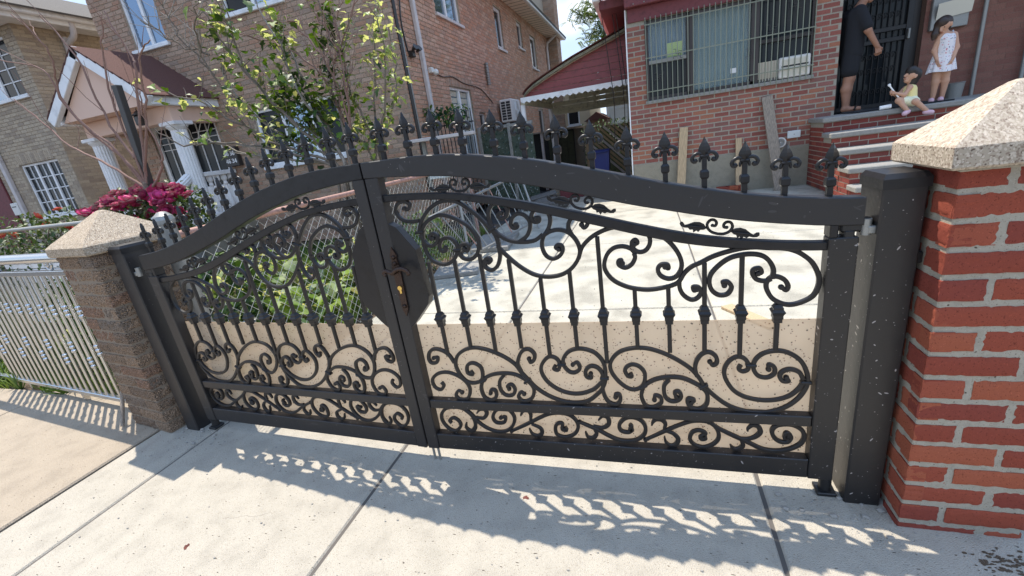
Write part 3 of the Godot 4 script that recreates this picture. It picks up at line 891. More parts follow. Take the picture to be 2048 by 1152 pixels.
# sx = 1 for the right leaf; -0.935 for the left one, which is its mirror image
func gate_leaf(sx: float, label: String, turn: float) -> Node3D:
	var scroll_paths := [
		[1, [0.182,1.0688,0.1485,1.0674,0.1204,1.0741,0.1014,1.0881,0.0924,1.1087,0.0955,1.1264,0.1136,1.1432,0.1362,1.1452,0.1533,1.1355,0.1534,1.1209,0.1396,1.1141,0.1298,1.1193]],
		[0, [0.1733,1.0238,0.1819,1.0497,0.2001,1.0761,0.2323,1.1071,0.2739,1.1276,0.3112,1.1311,0.3457,1.124,0.3788,1.1022,0.4134,1.0709,0.441,1.0378,0.4616,1.0124,0.4758,0.9875,0.4821,0.9549,0.4813,0.9225]],
		[1, [0.4808,0.9553,0.4831,0.9284,0.4792,0.9034,0.4661,0.875,0.4428,0.8585,0.4232,0.8655,0.4137,0.8835,0.4217,0.9014,0.4356,0.9054,0.4422,0.8955,0.4325,0.8872,0.4275,0.8912]],
		[0, [0.178,1.0201,0.2042,1.0545,0.2333,1.0716,0.2675,1.0815,0.3047,1.0743,0.3424,1.055,0.3726,1.0333,0.3944,1.0033,0.4061,0.9733,0.4072,0.9405]],
		[1, [0.4015,0.9627,0.4028,0.9446,0.3889,0.92,0.3613,0.9051,0.3336,0.9123,0.3225,0.9315,0.3245,0.9498,0.3364,0.9629,0.3553,0.9652,0.3646,0.9537,0.3575,0.9403,0.347,0.9417,0.3443,0.9478]],
		[1, [0.1874,1.0277,0.1836,1.0078,0.1808,0.9745,0.1885,0.9345,0.2089,0.9066,0.2502,0.8916,0.2842,0.901,0.3079,0.925,0.3183,0.9539,0.3083,0.982,0.2831,0.9959,0.2585,0.9875,0.246,0.9663,0.247,0.9484,0.259,0.9431,0.2723,0.9496,0.2681,0.9581]],
		[1, [0.1743,1.0171,0.1824,0.9912,0.1965,0.9723,0.2177,0.9684,0.2388,0.9814,0.2443,1.0034,0.2281,1.0156,0.2134,1.0064,0.2162,0.9945,0.2257,0.9964]],
		[1, [0.4699,1.0123,0.4604,1.0425,0.4619,1.0732,0.4767,1.0971,0.5012,1.1058,0.5246,1.0975,0.5336,1.076,0.5269,1.0555,0.5098,1.0478,0.4966,1.0548,0.4991,1.0657,0.51,1.0671]],
		[0, [0.4699,1.0123,0.4866,0.9919,0.5192,0.9691,0.5534,0.959,0.5918,0.9562,0.6238,0.9615,0.6493,0.9787]],
		[1, [0.5624,0.96,0.5911,0.977,0.6068,1.003,0.6086,1.0298,0.5943,1.0511,0.5713,1.0599,0.5494,1.0484,0.539,1.0256,0.5467,1.0106,0.5629,1.0127,0.5572,1.0224]],
		[1, [0.6547,0.9755,0.6746,1.0009,0.683,1.0301,0.6761,1.0569,0.6547,1.0726,0.6305,1.067,0.6175,1.0458,0.6246,1.0268,0.643,1.0269,0.6423,1.0402,0.6335,1.0377]],
		[1, [0.6547,0.9755,0.6451,0.9524,0.6441,0.9248,0.6549,0.8997,0.677,0.8879,0.7018,0.8968,0.7157,0.9166,0.7125,0.9339,0.6994,0.9376,0.6909,0.9279,0.701,0.921]],
		[0, [0.6484,0.9726,0.6805,0.9882,0.7136,0.9904,0.7446,0.976,0.7679,0.9444,0.7751,0.9076,0.76,0.8717,0.7313,0.842,0.6929,0.8249,0.644,0.8221,0.5937,0.8363,0.541,0.8748,0.4906,0.9294,0.4773,0.9494]],
		[1, [0.7526,0.9682,0.7433,0.9927,0.7487,1.017,0.7677,1.0345,0.7909,1.0382,0.8084,1.0234,0.8088,1.0014,0.7964,0.9908,0.7888,1.0019]],
		[1, [0.7682,0.8836,0.7834,0.9222,0.8058,0.9464,0.833,0.9645,0.8707,0.9795,0.9097,0.9856,0.9423,0.9846,0.9714,0.9766,0.9937,0.9623,1.0077,0.9414,1.0062,0.9157,0.992,0.897,0.9713,0.8937,0.9545,0.9065,0.9501,0.9266,0.9614,0.9362,0.969,0.9253,0.9579,0.9203]],
		[1, [0.9553,0.89,0.9584,0.875,0.9463,0.8519,0.9245,0.841,0.9055,0.8512,0.9023,0.8646,0.9127,0.8688,0.9159,0.8566]],
		[1, [0.9567,0.8946,0.9437,0.9084,0.9178,0.9172,0.8885,0.9121,0.8655,0.8897,0.8544,0.854,0.8626,0.8228,0.8865,0.7937,0.9252,0.7721,0.9652,0.7612,1.0029,0.7579,1.0413,0.7625,1.0738,0.7703,1.0953,0.7826,1.1125,0.8115,1.135,0.8325,1.1631,0.8454,1.1981,0.8632,1.2373,0.8758,1.2804,0.8846,1.3181,0.8864,1.3554,0.8817,1.3921,0.8781,1.4195,0.871,1.4472,0.8558,1.4765,0.8273,1.4961,0.7857,1.4985,0.7527,1.4873,0.7196,1.4613,0.7,1.4295,0.69,1.4011,0.6949,1.3727,0.7149,1.3562,0.7472,1.3562,0.77,1.3687,0.7852,1.3874,0.7854,1.4065,0.7734,1.4159,0.7533,1.4106,0.7394,1.3975,0.7501]],
		[1, [1.0043,0.9626,1.0363,0.9477,1.0668,0.9229,1.0919,0.887,1.1043,0.8517,1.1012,0.8227,1.085,0.7998,1.061,0.795,1.0383,0.8069,1.0299,0.8294,1.0411,0.8448,1.0607,0.8437,1.0635,0.8306,1.053,0.8358]],
		[1, [1.0964,0.7844,1.098,0.7573,1.1104,0.7325,1.1324,0.7166,1.1523,0.722,1.1639,0.7427,1.1556,0.7598,1.1396,0.7616,1.1421,0.7483,1.1515,0.7522]],
		[1, [1.3703,0.7806,1.3733,0.8084,1.3619,0.8367,1.3425,0.8559,1.3141,0.8643,1.2809,0.8636,1.2473,0.8546,1.2182,0.8337,1.1949,0.8062,1.1884,0.7774,1.1972,0.7474,1.2192,0.73,1.2443,0.7339,1.2549,0.757,1.2437,0.7749,1.2288,0.7744,1.2339,0.7625]],
		[1, [1.369,0.7796,1.3504,0.7731,1.3263,0.7804,1.3147,0.8002,1.319,0.8141,1.3346,0.816,1.3399,0.8018,1.3305,0.7983]],
		[1, [0.207,0.4631,0.1917,0.497,0.1646,0.5193,0.1286,0.5271,0.1027,0.5123,0.0916,0.481,0.1018,0.4605,0.1273,0.4651,0.1343,0.4865,0.1151,0.4838]],
		[1, [0.1267,0.3669,0.1355,0.3501,0.1163,0.3296,0.0908,0.3425,0.087,0.3784,0.1191,0.4082,0.1655,0.4161,0.2106,0.4006,0.2445,0.3708,0.2558,0.3334,0.2377,0.2917,0.2038,0.2832,0.1849,0.3031,0.2001,0.3269,0.2163,0.319]],
		[1, [0.2743,0.4253,0.2815,0.4092,0.2607,0.4152,0.2609,0.4413,0.2726,0.4578,0.2965,0.4622,0.3236,0.4427,0.325,0.4022,0.3083,0.377,0.2755,0.3677,0.2456,0.3767,0.2207,0.4117,0.2121,0.4567,0.2296,0.4974,0.2656,0.5232,0.3057,0.5336,0.3499,0.5284,0.3988,0.5109,0.4458,0.4843,0.4778,0.4553,0.495,0.4243,0.5194,0.3918,0.5502,0.353,0.5959,0.3189,0.6497,0.2973,0.7043,0.2912,0.7527,0.3023,0.7883,0.3313,0.8136,0.3631,0.8276,0.4051,0.8257,0.4678,0.802,0.5074,0.7715,0.5252,0.7333,0.5307,0.6959,0.5173,0.6728,0.486,0.673,0.456,0.6907,0.4315,0.7138,0.4282,0.7335,0.4475,0.7245,0.4719,0.7071,0.4619]],
		[1, [0.4954,0.4267,0.4859,0.4617,0.4985,0.5004,0.5173,0.5234,0.5409,0.5273,0.5594,0.5086,0.5577,0.4844,0.5404,0.4703,0.5354,0.4856]],
		[0, [0.6393,0.4569,0.6309,0.443,0.6474,0.438,0.6571,0.4648,0.6429,0.4901,0.6148,0.4942,0.5864,0.4635,0.5794,0.4287,0.5967,0.3864,0.6347,0.3523,0.6811,0.3345,0.7287,0.335,0.7769,0.354,0.8088,0.3857,0.8231,0.4049]],
		[1, [0.8168,0.407,0.8154,0.4308,0.7978,0.4526,0.7735,0.4565,0.7542,0.4368,0.7566,0.4105,0.7747,0.4072,0.7728,0.4237]],
		[1, [0.3199,0.3774,0.3385,0.396,0.3752,0.4117,0.421,0.4177,0.4646,0.414,0.4984,0.3967,0.5257,0.3745,0.5384,0.3446,0.5264,0.3076,0.4983,0.289,0.4767,0.2929,0.4685,0.3132,0.482,0.3309,0.4941,0.3225]],
		[1, [0.3199,0.3774,0.3087,0.3438,0.3155,0.3021,0.3432,0.2865,0.3693,0.3045,0.3702,0.3338,0.3516,0.3372,0.3465,0.3203]],
		[1, [0.4196,0.4088,0.3965,0.3799,0.394,0.3405,0.4127,0.3148,0.4429,0.3161,0.4577,0.3414,0.4464,0.3653,0.4268,0.3581,0.4322,0.3445]],
		[1, [0.8248,0.4012,0.8136,0.3631,0.8194,0.325,0.8351,0.2986,0.8607,0.2922,0.8767,0.3123,0.8742,0.3351,0.8602,0.336,0.8594,0.323]],
		[1, [0.92,0.4302,0.9242,0.4157,0.9095,0.4183,0.9008,0.4414,0.9117,0.459,0.9317,0.4663,0.9555,0.4559,0.9713,0.4287,0.9662,0.3878,0.9464,0.3646,0.9164,0.361,0.8826,0.3849,0.8548,0.4256,0.8482,0.4636,0.8645,0.4985,0.8957,0.5233,0.9447,0.5348,0.9921,0.5307,1.0428,0.5118,1.0883,0.4848,1.1288,0.4523,1.1557,0.4168,1.1737,0.3836,1.2054,0.3451,1.2505,0.3071,1.2995,0.2869,1.3517,0.2813,1.4023,0.2928,1.4426,0.3174,1.473,0.3544,1.4901,0.4005,1.4885,0.4371,1.4734,0.4781,1.4523,0.5033,1.4198,0.5222,1.3877,0.525,1.3558,0.515,1.3332,0.4913,1.3276,0.4595,1.3423,0.4304,1.3696,0.4232,1.3908,0.4387,1.3905,0.4635,1.3737,0.4736,1.3737,0.4552]],
		[1, [1.149,0.4222,1.1433,0.4609,1.1525,0.494,1.1702,0.5147,1.1913,0.5186,1.2101,0.5028,1.2133,0.4797,1.2011,0.4676,1.1914,0.481]],
		[0, [1.2886,0.4704,1.2826,0.4558,1.2947,0.4453,1.3102,0.4527,1.3116,0.4751,1.2985,0.496,1.2773,0.5021,1.2529,0.4858,1.2375,0.4521,1.2424,0.4139,1.2671,0.3703,1.3024,0.3449,1.3499,0.3332,1.3962,0.3354,1.4367,0.3511,1.4636,0.3782,1.4796,0.4107]],
		[1, [1.4769,0.4211,1.4644,0.4459,1.4391,0.4567,1.4163,0.4483,1.4083,0.4296,1.4181,0.4113,1.4355,0.4119,1.428,0.4249]],
		[1, [0.9642,0.3759,0.9743,0.3851,1.0065,0.4054,1.0497,0.4165,1.0963,0.415,1.1329,0.3992,1.1656,0.3765,1.1828,0.3498,1.1806,0.3093,1.1599,0.2876,1.1329,0.2891,1.1167,0.3118,1.1207,0.3284,1.1392,0.3235,1.1298,0.3113]],
		[1, [0.9641,0.3729,0.955,0.3338,0.9691,0.2922,0.9975,0.2864,1.0241,0.3059,1.0234,0.3298,1.0042,0.3372,1.0011,0.318]],
		[1, [1.055,0.4052,1.0368,0.3786,1.0403,0.3329,1.0614,0.315,1.0853,0.3209,1.0951,0.3401,1.086,0.3572,1.0727,0.352,1.0785,0.3335]],
		[1, [0.1335,0.1582,0.1281,0.1733,0.1518,0.1866,0.1747,0.1673,0.175,0.1428,0.1465,0.1178,0.1149,0.1293,0.0923,0.1645,0.0945,0.2029,0.1238,0.2342,0.1714,0.2431,0.2144,0.2322,0.2422,0.2074,0.2644,0.1734,0.2997,0.1446,0.3449,0.1283,0.3892,0.1352,0.4203,0.1621,0.4353,0.2021,0.42,0.2379,0.3873,0.2488,0.3556,0.2342,0.3376,0.2002,0.3507,0.1748,0.3857,0.1789,0.3945,0.2055,0.3736,0.2007]],
		[0, [0.2107,0.2347,0.2414,0.2029,0.2497,0.1589,0.232,0.1288]],
		[1, [0.6472,0.1715,0.6529,0.1576,0.6353,0.1605,0.6382,0.1876,0.6205,0.1889,0.6074,0.1686,0.6108,0.1331,0.6458,0.1231,0.6831,0.1405,0.7017,0.1738,0.6964,0.2065,0.6709,0.232,0.6295,0.2393,0.5857,0.2309,0.5471,0.2118,0.4991,0.1831,0.45,0.1555,0.4125,0.1352]],
		[1, [0.9055,0.2023,0.9128,0.192,0.9043,0.1785,0.9147,0.1793,0.8984,0.1652,0.871,0.1715,0.8663,0.1996,0.8889,0.2285,0.9201,0.2355,0.95,0.2218,0.964,0.1925,0.9575,0.1601,0.9306,0.1334,0.8935,0.1237,0.8566,0.1272,0.8202,0.144,0.784,0.1663,0.7418,0.1862,0.71,0.2005]],
		[1, [1.169,0.1707,1.1775,0.159,1.1652,0.153,1.1595,0.1637,1.1775,0.1806,1.1549,0.1929,1.131,0.1813,1.1231,0.1514,1.1378,0.1275,1.1689,0.1177,1.202,0.1332,1.2214,0.1626,1.2178,0.1989,1.1969,0.2263,1.1691,0.2346,1.1338,0.2322,1.1028,0.2198,1.0637,0.1985,1.0337,0.18,1.0032,0.1606,0.9616,0.1347]],
		[1, [1.4387,0.1935,1.4456,0.1824,1.4351,0.1815,1.4403,0.2029,1.4537,0.1888,1.4465,0.1666,1.4253,0.163,1.4041,0.1777,1.3942,0.2063,1.4052,0.2286,1.4301,0.2378,1.4595,0.2359,1.4854,0.2178,1.4945,0.191,1.4847,0.16,1.4524,0.1346,1.41,0.1228,1.366,0.1278,1.3208,0.1516,1.289,0.1682,1.2293,0.2009,1.1876,0.2316]]
	]
	var hook_paths := [
		[[0.2565,0.1968,0.2903,0.1928,0.3118,0.216,0.306,0.2374,0.2835,0.2361,0.2659,0.2176]],
		[[0.2472,0.1677,0.2461,0.1389,0.2226,0.1226,0.2026,0.1393,0.2074,0.165]],
		[[0.5042,0.1937,0.5087,0.2279,0.4962,0.2457,0.4767,0.2386,0.4646,0.2167]],
		[[0.5057,0.1767,0.5407,0.1604,0.5467,0.1367,0.5283,0.1196,0.5032,0.129,0.4938,0.1543]],
		[[0.7635,0.1865,0.8002,0.1793,0.825,0.1989,0.8237,0.227,0.8042,0.2337,0.786,0.2141]],
		[[0.7656,0.1702,0.7743,0.1502,0.7588,0.1281,0.7382,0.1306,0.7299,0.155]],
		[[1.0315,0.1899,1.0371,0.2134,1.0253,0.2299,1.0056,0.2317,0.9927,0.2196,0.9871,0.2036]],
		[[1.0362,0.1802,1.0631,0.1716,1.0813,0.1479,1.0719,0.1217,1.0519,0.1154,1.0364,0.1314,1.032,0.1546]],
		[[1.2912,0.1684,1.3203,0.1678,1.3443,0.18,1.3576,0.2006,1.3503,0.2223,1.3327,0.2269,1.319,0.2136,1.3158,0.2015]],
		[[1.2958,0.1628,1.3032,0.1391,1.29,0.1207,1.2726,0.121,1.2614,0.1354]]
	]
	var bars := [
		[0.185, 0.497, 0.906],
		[0.295, 0.530, 0.904],
		[0.401, 0.516, 0.922],
		[0.511, 0.532, 0.898],
		[0.622, 0.494, 0.819],
		[0.731, 0.533, 0.841],
		[0.838, 0.471, 0.957],
		[0.951, 0.538, 0.760],
		[1.061, 0.517, 0.764],
		[1.174, 0.518, 0.845],
		[1.284, 0.501, 0.862],
		[1.391, 0.528, 0.690]
	]
	var right := sx > 0.0
	var g := thing("gate_leaf", label, "gate", Vector3(GATE_X, 0, GATE_Z), turn)
	g.scale = Vector3.ONE * GATE_SIZE
	g.position.y = 1.3 * (1.0 - GATE_SIZE)
	var dusty: Material = M.iron_dusty
	var wet: Material = M.iron_splashed if right else M.iron_dusty
	var X := func(a: float, b: float, y0: float, y1: float, d: float, z := 0.0, bev := 0.003) -> SurfaceTool:
		return spanm(Vector3(a * sx, y0, z - d / 2), Vector3(b * sx, y1, z + d / 2), bev)
	# frame
	part("lock_stile", X.call(0.003, 0.058, 0.03, 1.246, 0.05), dusty, g)
	var hs := part("hinge_stile", X.call(1.508, 1.582, 0.03, 0.905, 0.05), wet, g)
	part("bottom_rail", X.call(0.058, 1.508, 0.03, 0.108, 0.042), wet, g)
	part("middle_rail", X.call(0.058, 1.508, 0.243, 0.284, 0.036), wet, g)
	var tb := mb()
	curved_bar(tb, top_bar_edge, 0.003, 1.588, sx, 0.052)
	part("top_rail", tb, M.iron if not right else dusty, g)
	var ar := mb()
	curved_bar(ar, arch_edge, 0.058, 1.508, sx, 0.03)
	part("arched_rail", ar, M.iron, g)
	part("stile_head", X.call(1.508, 1.53, 0.905, 0.945, 0.05), M.iron, hs)
	# hinge at the head of the stile
	var hb := mb()
	span(hb, Vector3(1.545 * sx, 0.895, -0.022), Vector3(1.572 * sx, 0.925, 0.022), 0.004)
	span(hb, Vector3(1.535 * sx, 0.918, -0.02), Vector3(1.60 * sx, 0.948, 0.02), 0.006)
	tube(hb, [Vector3(1.60 * sx, 0.915, 0.0), Vector3(1.60 * sx, 0.955, 0.0)], 0.016, 12)
	part("hinge", hb, M.black_iron, g)
	var h2 := mb()
	tube(h2, [Vector3(1.57 * sx, -0.03, 0.0), Vector3(1.57 * sx, 0.035, 0.0)], 0.02, 12)
	span(h2, Vector3(1.54 * sx, -0.038, -0.03), Vector3(1.60 * sx, -0.024, 0.03), 0.003)
	part("hinge", h2, M.black_iron, g)
	# translucent sheet
	part("backing_sheet", X.call(0.05, 1.512, 0.10, 0.630, 0.003, -0.0225, 0.0), M.sheet, g)
	# scrolls: each one bar bent in a curve, with a thickened eye at its end
	for k in range(0, scroll_paths.size()):
		var it: Array = scroll_paths[k]
		var p := flat_list(it[1])
		for i in p.size(): p[i].x *= sx
		p = smooth_path(p, 5)
		var w := PackedFloat32Array()
		for i in p.size():
			var left := p.size() - 1 - i
			var ww := 0.0142
			if it[0] == 1 and left < 8: ww = 0.0142 - 0.0004 * (8 - left)
			w.append(ww)
		var st := mb()
		ribbon(st, p, 0.0, w, 0.0130 + 0.00035 * ((k * 5) % 11))
		if it[0] == 1:
			var e := p[p.size() - 1]
			lathe(st, [Vector2(0.0, -0.0085), Vector2(0.0075, -0.0075), Vector2(0.0092, -0.003), Vector2(0.0092, 0.003), Vector2(0.0075, 0.0075), Vector2(0.0, 0.0085)], 10, Vector3(e.x, e.y, 0), Basis.from_euler(Vector3(PI / 2, 0, 0)))
		part("scroll", st, M.iron, g)
	for it in hook_paths:
		var p := flat_list(it[0])
		for i in p.size(): p[i].x *= sx
		p = smooth_path(p, 5)
		var w := PackedFloat32Array()
		for i in p.size(): w.append(lerpf(0.006, 0.003, float(i) / p.size()) + 0.013 * sin(PI * clampf(float(i) / p.size() * 0.9 + 0.08, 0, 1)))
		var st := mb()
		ribbon(st, p, 0.0, w, 0.0121)
		part("scroll_leaf", st, M.iron, g)
	# clamps where scrolls touch
	for c in [[0.173, 1.024, 0.0], [0.466, 1.012, 0.4], [0.655, 0.976, 0.75], [0.315, 0.945, 0.0], [0.324, 0.378, 0.6], [0.515, 0.384, 0.6], [0.663, 0.461, 0.0], [0.823, 0.405, 0.0], [0.964, 0.373, 0.6], [1.171, 0.381, 0.6], [1.32, 0.47, 0.0], [1.486, 0.408, 0.0]]:
		var st := mb()
		bx(st, Vector3(c[0] * sx, c[1], 0), Vector3(0.034, 0.011, 0.022), 0.003, Basis(Vector3.BACK, c[2] * signf(sx)))
		part("clamp", st, M.iron, g)
	# upright bars with a cast knuckle each
	for b in bars:
		var st := mb()
		bx(st, Vector3(b[0] * sx, (b[1] + b[2]) / 2.0, 0), Vector3(0.0145, b[2] - b[1], 0.0145), 0.002)
		var o := part("baluster", st, M.iron, g)
		var kn := mb()
		square_loft(kn, [[0.009, -0.036, 0.009], [0.0125, -0.034, 0.0125], [0.0125, -0.022, 0.0125], [0.0145, -0.020, 0.0145], [0.0145, -0.008, 0.0145], [0.020, 0.004, 0.020], [0.0145, 0.012, 0.0145], [0.0145, 0.018, 0.0145], [0.009, 0.028, 0.009]], Vector3(b[0] * sx, b[1] * 0 + 0.665, 0))
		part("knuckle", kn, M.iron, o)
	# small ornaments between the two curved rails
	for q in [[0.368, 1.158, -0.055], [0.788, 1.056, -0.29], [1.212, 0.936, -0.235]]:
		var dir := Vector2(cos(q[2]) * sx / absf(sx), sin(q[2]))
		var nn := Vector2(-sin(q[2]) * sx / absf(sx), cos(q[2]))
		var c := Vector2(q[0] * sx, q[1])
		var st := mb()
		for s2 in [-1.0, 1.0]:
			var p := PackedVector2Array()
			for v in [[0.0, 0.001], [0.018, 0.004], [0.032, 0.014], [0.037, 0.028], [0.030, 0.041], [0.018, 0.042], [0.011, 0.034], [0.013, 0.025], [0.021, 0.025]]:
				p.append(c + dir * (v[0] * s2) + nn * v[1])
			p = smooth_path(p, 4)
			ribbon(st, p, 0.0, 0.0085, 0.009)
			var e := p[p.size() - 1]
			ball(st, Vector3(e.x, e.y, 0), 0.0058, 4, 8)
		var o := part("ornament", st, M.iron, g)
		var lf := mb()
		leaf_ornament(lf, c + dir * -0.036 + nn * 0.014, -dir, -1.0 * signf(sx), 0.078)
		part("ornament_leaf", lf, M.iron, o)
		lf = mb()
		leaf_ornament(lf, c + dir * 0.036 + nn * 0.014, dir, 1.0 * signf(sx), 0.078)
		part("ornament_leaf", lf, M.iron, o)
	# spear finials along the top
	var us := [0.093, 0.198, 0.303, 0.407, 0.520, 0.622, 0.732, 0.841, 0.951, 1.062, 1.174, 1.284, 1.391, 1.505] if right else [0.038, 0.151, 0.270, 0.387, 0.505, 0.612, 0.722, 0.836, 0.949, 1.062, 1.174, 1.284, 1.391, 1.505]
	for u in us: finial("finial", g, Vector3(u * sx, top_bar_edge(u).x - 0.001, 0), M.iron)
	# lock plates
	var pl := PackedVector2Array()
	for v in [[0.05, 1.075], [0.088, 1.055], [0.152, 0.962], [0.166, 0.77], [0.157, 0.738], [0.08, 0.655], [0.05, 0.63]]:
		pl.append(Vector2(v[0] * sx, v[1]))
	var ps := mb()
	prism(ps, pl, -0.02, 0.022)
	part("lock_plate", ps, M.iron, g)
	if right:
		var bp := mb()
		prism(bp, flat_list([0.040, 0.720, 0.046, 0.705, 0.052, 0.690, 0.058, 0.705, 0.066, 0.722, 0.070, 0.90, 0.064, 0.93, 0.068, 0.945, 0.060, 0.965, 0.053, 0.982, 0.046, 0.965, 0.038, 0.945, 0.042, 0.93, 0.036, 0.90]), 0.022, 0.030)
		for y in [0.735, 0.915, 0.94]: ball(bp, Vector3(0.053, y, 0.031), 0.009, 5, 8, Vector3(1.2, 1, 0.6))
		var plate := part("handle_plate", bp, M.bronze, g)
		var hl := mb()
		tube(hl, [Vector3(0.053, 0.885, 0.026), Vector3(0.053, 0.885, 0.062)], 0.010, 10)
		tube(hl, smooth3([Vector3(0.024, 0.878, 0.062), Vector3(0.016, 0.888, 0.062), Vector3(0.026, 0.897, 0.063), Vector3(0.04, 0.892, 0.064), Vector3(0.056, 0.888, 0.065), Vector3(0.078, 0.900, 0.066), Vector3(0.098, 0.902, 0.064), Vector3(0.115, 0.893, 0.060), Vector3(0.122, 0.880, 0.058)], 3), 0.0082, 10)
		ball(hl, Vector3(0.121, 0.880, 0.058), 0.0095, 5, 8)
		part("lever", hl, M.bronze, plate)
		var cy := mb()
		tube(cy, [Vector3(0.053, 0.814, 0.028), Vector3(0.053, 0.814, 0.036)], 0.0095, 14)
		span(cy, Vector3(0.0485, 0.790, 0.028), Vector3(0.0575, 0.812, 0.0355), 0.002)
		part("keyhole", cy, M.brass, plate)
		var cb := mb()
		for u in [0.018, 0.044]: tube(cb, [Vector3(u, -0.036, 0.012), Vector3(u, 0.05, 0.012)], 0.006, 10)
		part("drop_bolt", cb, M.zinc, g)
	return g


func gate_post(at: Vector3, turn: float, label: String, side: float, m: Material) -> void:
	var p := thing("gate_post", label, "post", at, turn)
	var st := mb()
	var hw := 0.05
	var b := 0.005
	# square tube with broad chamfers
	var bk := hw + 0.032   # deeper than wide
	var ring := flat_list([hw, hw - b, hw - b, hw, -hw + b, hw, -hw, hw - b, -hw, -bk + b, -hw + b, -bk, hw - b, -bk, hw, -bk + b])
	prism(st, ring, -1.052, 0.0, Transform3D(Basis.from_euler(Vector3(PI / 2, 0, 0)), Vector3.ZERO))
	part("post_tube", st, m, p)
	var cp := mb()
	square_loft(cp, [[0.053, 1.045, 0.069], [0.053, 1.071, 0.069], [0.045, 1.084, 0.06], [0.02, 1.088, 0.02]], Vector3(0, 0, -0.016))
	part("post_cap", cp, M.iron, p)
	var bo := mb()
	bx(bo, Vector3(0.058 * side, 0.85, 0.02), Vector3(0.016, 0.034, 0.034), 0.004)
	tube(bo, [Vector3(0.05 * side, 0.85, 0.02), Vector3(0.092 * side, 0.85, 0.02)], 0.009, 8)
	part("wall_bolt", bo, M.black_iron, p)
	var pn := mb()
	tube(pn, [Vector3(-0.066 * side, 0.92, 0.02), Vector3(-0.066 * side, 0.965, 0.02)], 0.012, 10)
	bx(pn, Vector3(-0.056 * side, 0.935, 0.02), Vector3(0.02, 0.022, 0.03), 0.003)
	part("hinge_pin", pn, M.zinc, p)


# ------------------------------------------------------------------ pillars
# a brick with an uneven face and worn outline, centred, its face towards +z
func rough_brick(s: Vector3, amp: float, turn: float) -> SurfaceTool:
	var st := mb()
	var nx := maxi(6, int(s.x / 0.011))
	var ny := 6
	var nz := noise(38.0, 3, rng.randi() % 10000)
	var wear := noise(30.0, 3, rng.randi() % 10000)
	var P := []
	for j in ny + 1:
		var row := []
		for i in nx + 1:
			var u := float(i) / nx
			var v := float(j) / ny
			var p := Vector3((u - 0.5) * s.x, (v - 0.5) * s.y, s.z / 2.0)
			var edge := minf(minf(u, 1.0 - u) * nx, minf(v, 1.0 - v) * ny)
			p.z += nz.get_noise_2d(p.x, p.y) * amp * 2.2
			if edge < 0.5:
				var w := wear.get_noise_2d(p.x * 1.5, p.y * 1.5)
				p.x -= signf(u - 0.5) * (0.0012 + 0.0030 * maxf(w, -0.3)) if u == 0.0 or u == 1.0 else 0.0
				p.y -= signf(v - 0.5) * (0.0010 + 0.0030 * maxf(w, -0.3)) if v == 0.0 or v == 1.0 else 0.0
				p.z -= 0.0030 + 0.0030 * maxf(w, 0.0)
			row.append(p.rotated(Vector3.BACK, turn))
		P.append(row)
	var N := []
	for j in ny + 1:
		var row := []
		for i in nx + 1:
			var dx: Vector3 = P[j][mini(i + 1, nx)] - P[j][maxi(i - 1, 0)]
			var dy: Vector3 = P[mini(j + 1, ny)][i] - P[maxi(j - 1, 0)][i]
			row.append(dx.cross(dy).normalized())
		N.append(row)
	for j in ny:
		for i in nx:
			tri(st, P[j][i], P[j][i + 1], P[j + 1][i + 1], N[j][i], N[j][i + 1], N[j + 1][i + 1])
			tri(st, P[j][i], P[j + 1][i + 1], P[j + 1][i], N[j][i], N[j + 1][i + 1], N[j + 1][i])
	var back := Vector3(0, 0, -s.z + 0.004)
	for i in nx:
		quad(st, P[0][i], P[0][i + 1], P[0][i + 1] + back, P[0][i] + back, Vector3.DOWN)
		quad(st, P[ny][i], P[ny][i + 1], P[ny][i + 1] + back, P[ny][i] + back, Vector3.UP)
	for j in ny:
		quad(st, P[j][0], P[j + 1][0], P[j + 1][0] + back, P[j][0] + back, Vector3.LEFT)
		quad(st, P[j][nx], P[j + 1][nx], P[j + 1][nx] + back, P[j][nx] + back, Vector3.RIGHT)
	return st


func pillar_bricks(owner: Node3D, halfx: float, halfz: float, rows: int, course: float, y0: float, tones: Array, joint: float, lens: Array, jag: float, faces: Array, rough: float) -> void:
	for r in rows:
		for f in faces:
			# f: turn of the face; bricks run from the face's left end
			var bs := Basis(Vector3.UP, f[0])
			var half := halfx if f[0] == 0.0 else halfz
			var far := halfz if f[0] == 0.0 else halfx
			var x := -half
			var first: float = lens[(r + f[1]) % 2]
			var i := 0
			while x < half - 0.03:
				var L: float = first if i == 0 else lens[0]
				var e := minf(x + L, half)
				if half - e < 0.045: e = half
				var h := course - joint
				var d := 0.05
				var out := rng.randf_range(-jag, jag)
				var st := rough_brick(Vector3(e - x - (0.0 if e == half else joint) + rng.randf_range(-0.002, 0.002), h + rng.randf_range(-0.003, 0.003), d), rough, rng.randf_range(-0.006, 0.006))
				var c := Vector3((x + e - (0.0 if e == half else joint)) / 2.0, y0 + r * course + course / 2.0, far - d / 2.0 + out)
				if f[2]: c.x = -c.x   # the pattern runs from the other end
				part("brick", st, tones[rng.randi() % tones.size()], owner, Transform3D(bs, bs * c))
				x = e
				i += 1


func pillar_cap(owner: Node3D, hx: float, hz: float, y0: float, y1: float, apex: float, m: Material) -> void:
	var st := mb()
	square_loft(st, [[hx - 0.006, y0, hz - 0.006], [hx, y0 + 0.006, hz], [hx, y1 - 0.008, hz], [hx - 0.008, y1, hz - 0.008], [hx - 0.028, y1 + 0.014, hz - 0.022], [0.024, apex - 0.004, 0.016], [0.014, apex, 0.008]])
	part("cap", st, m, owner)


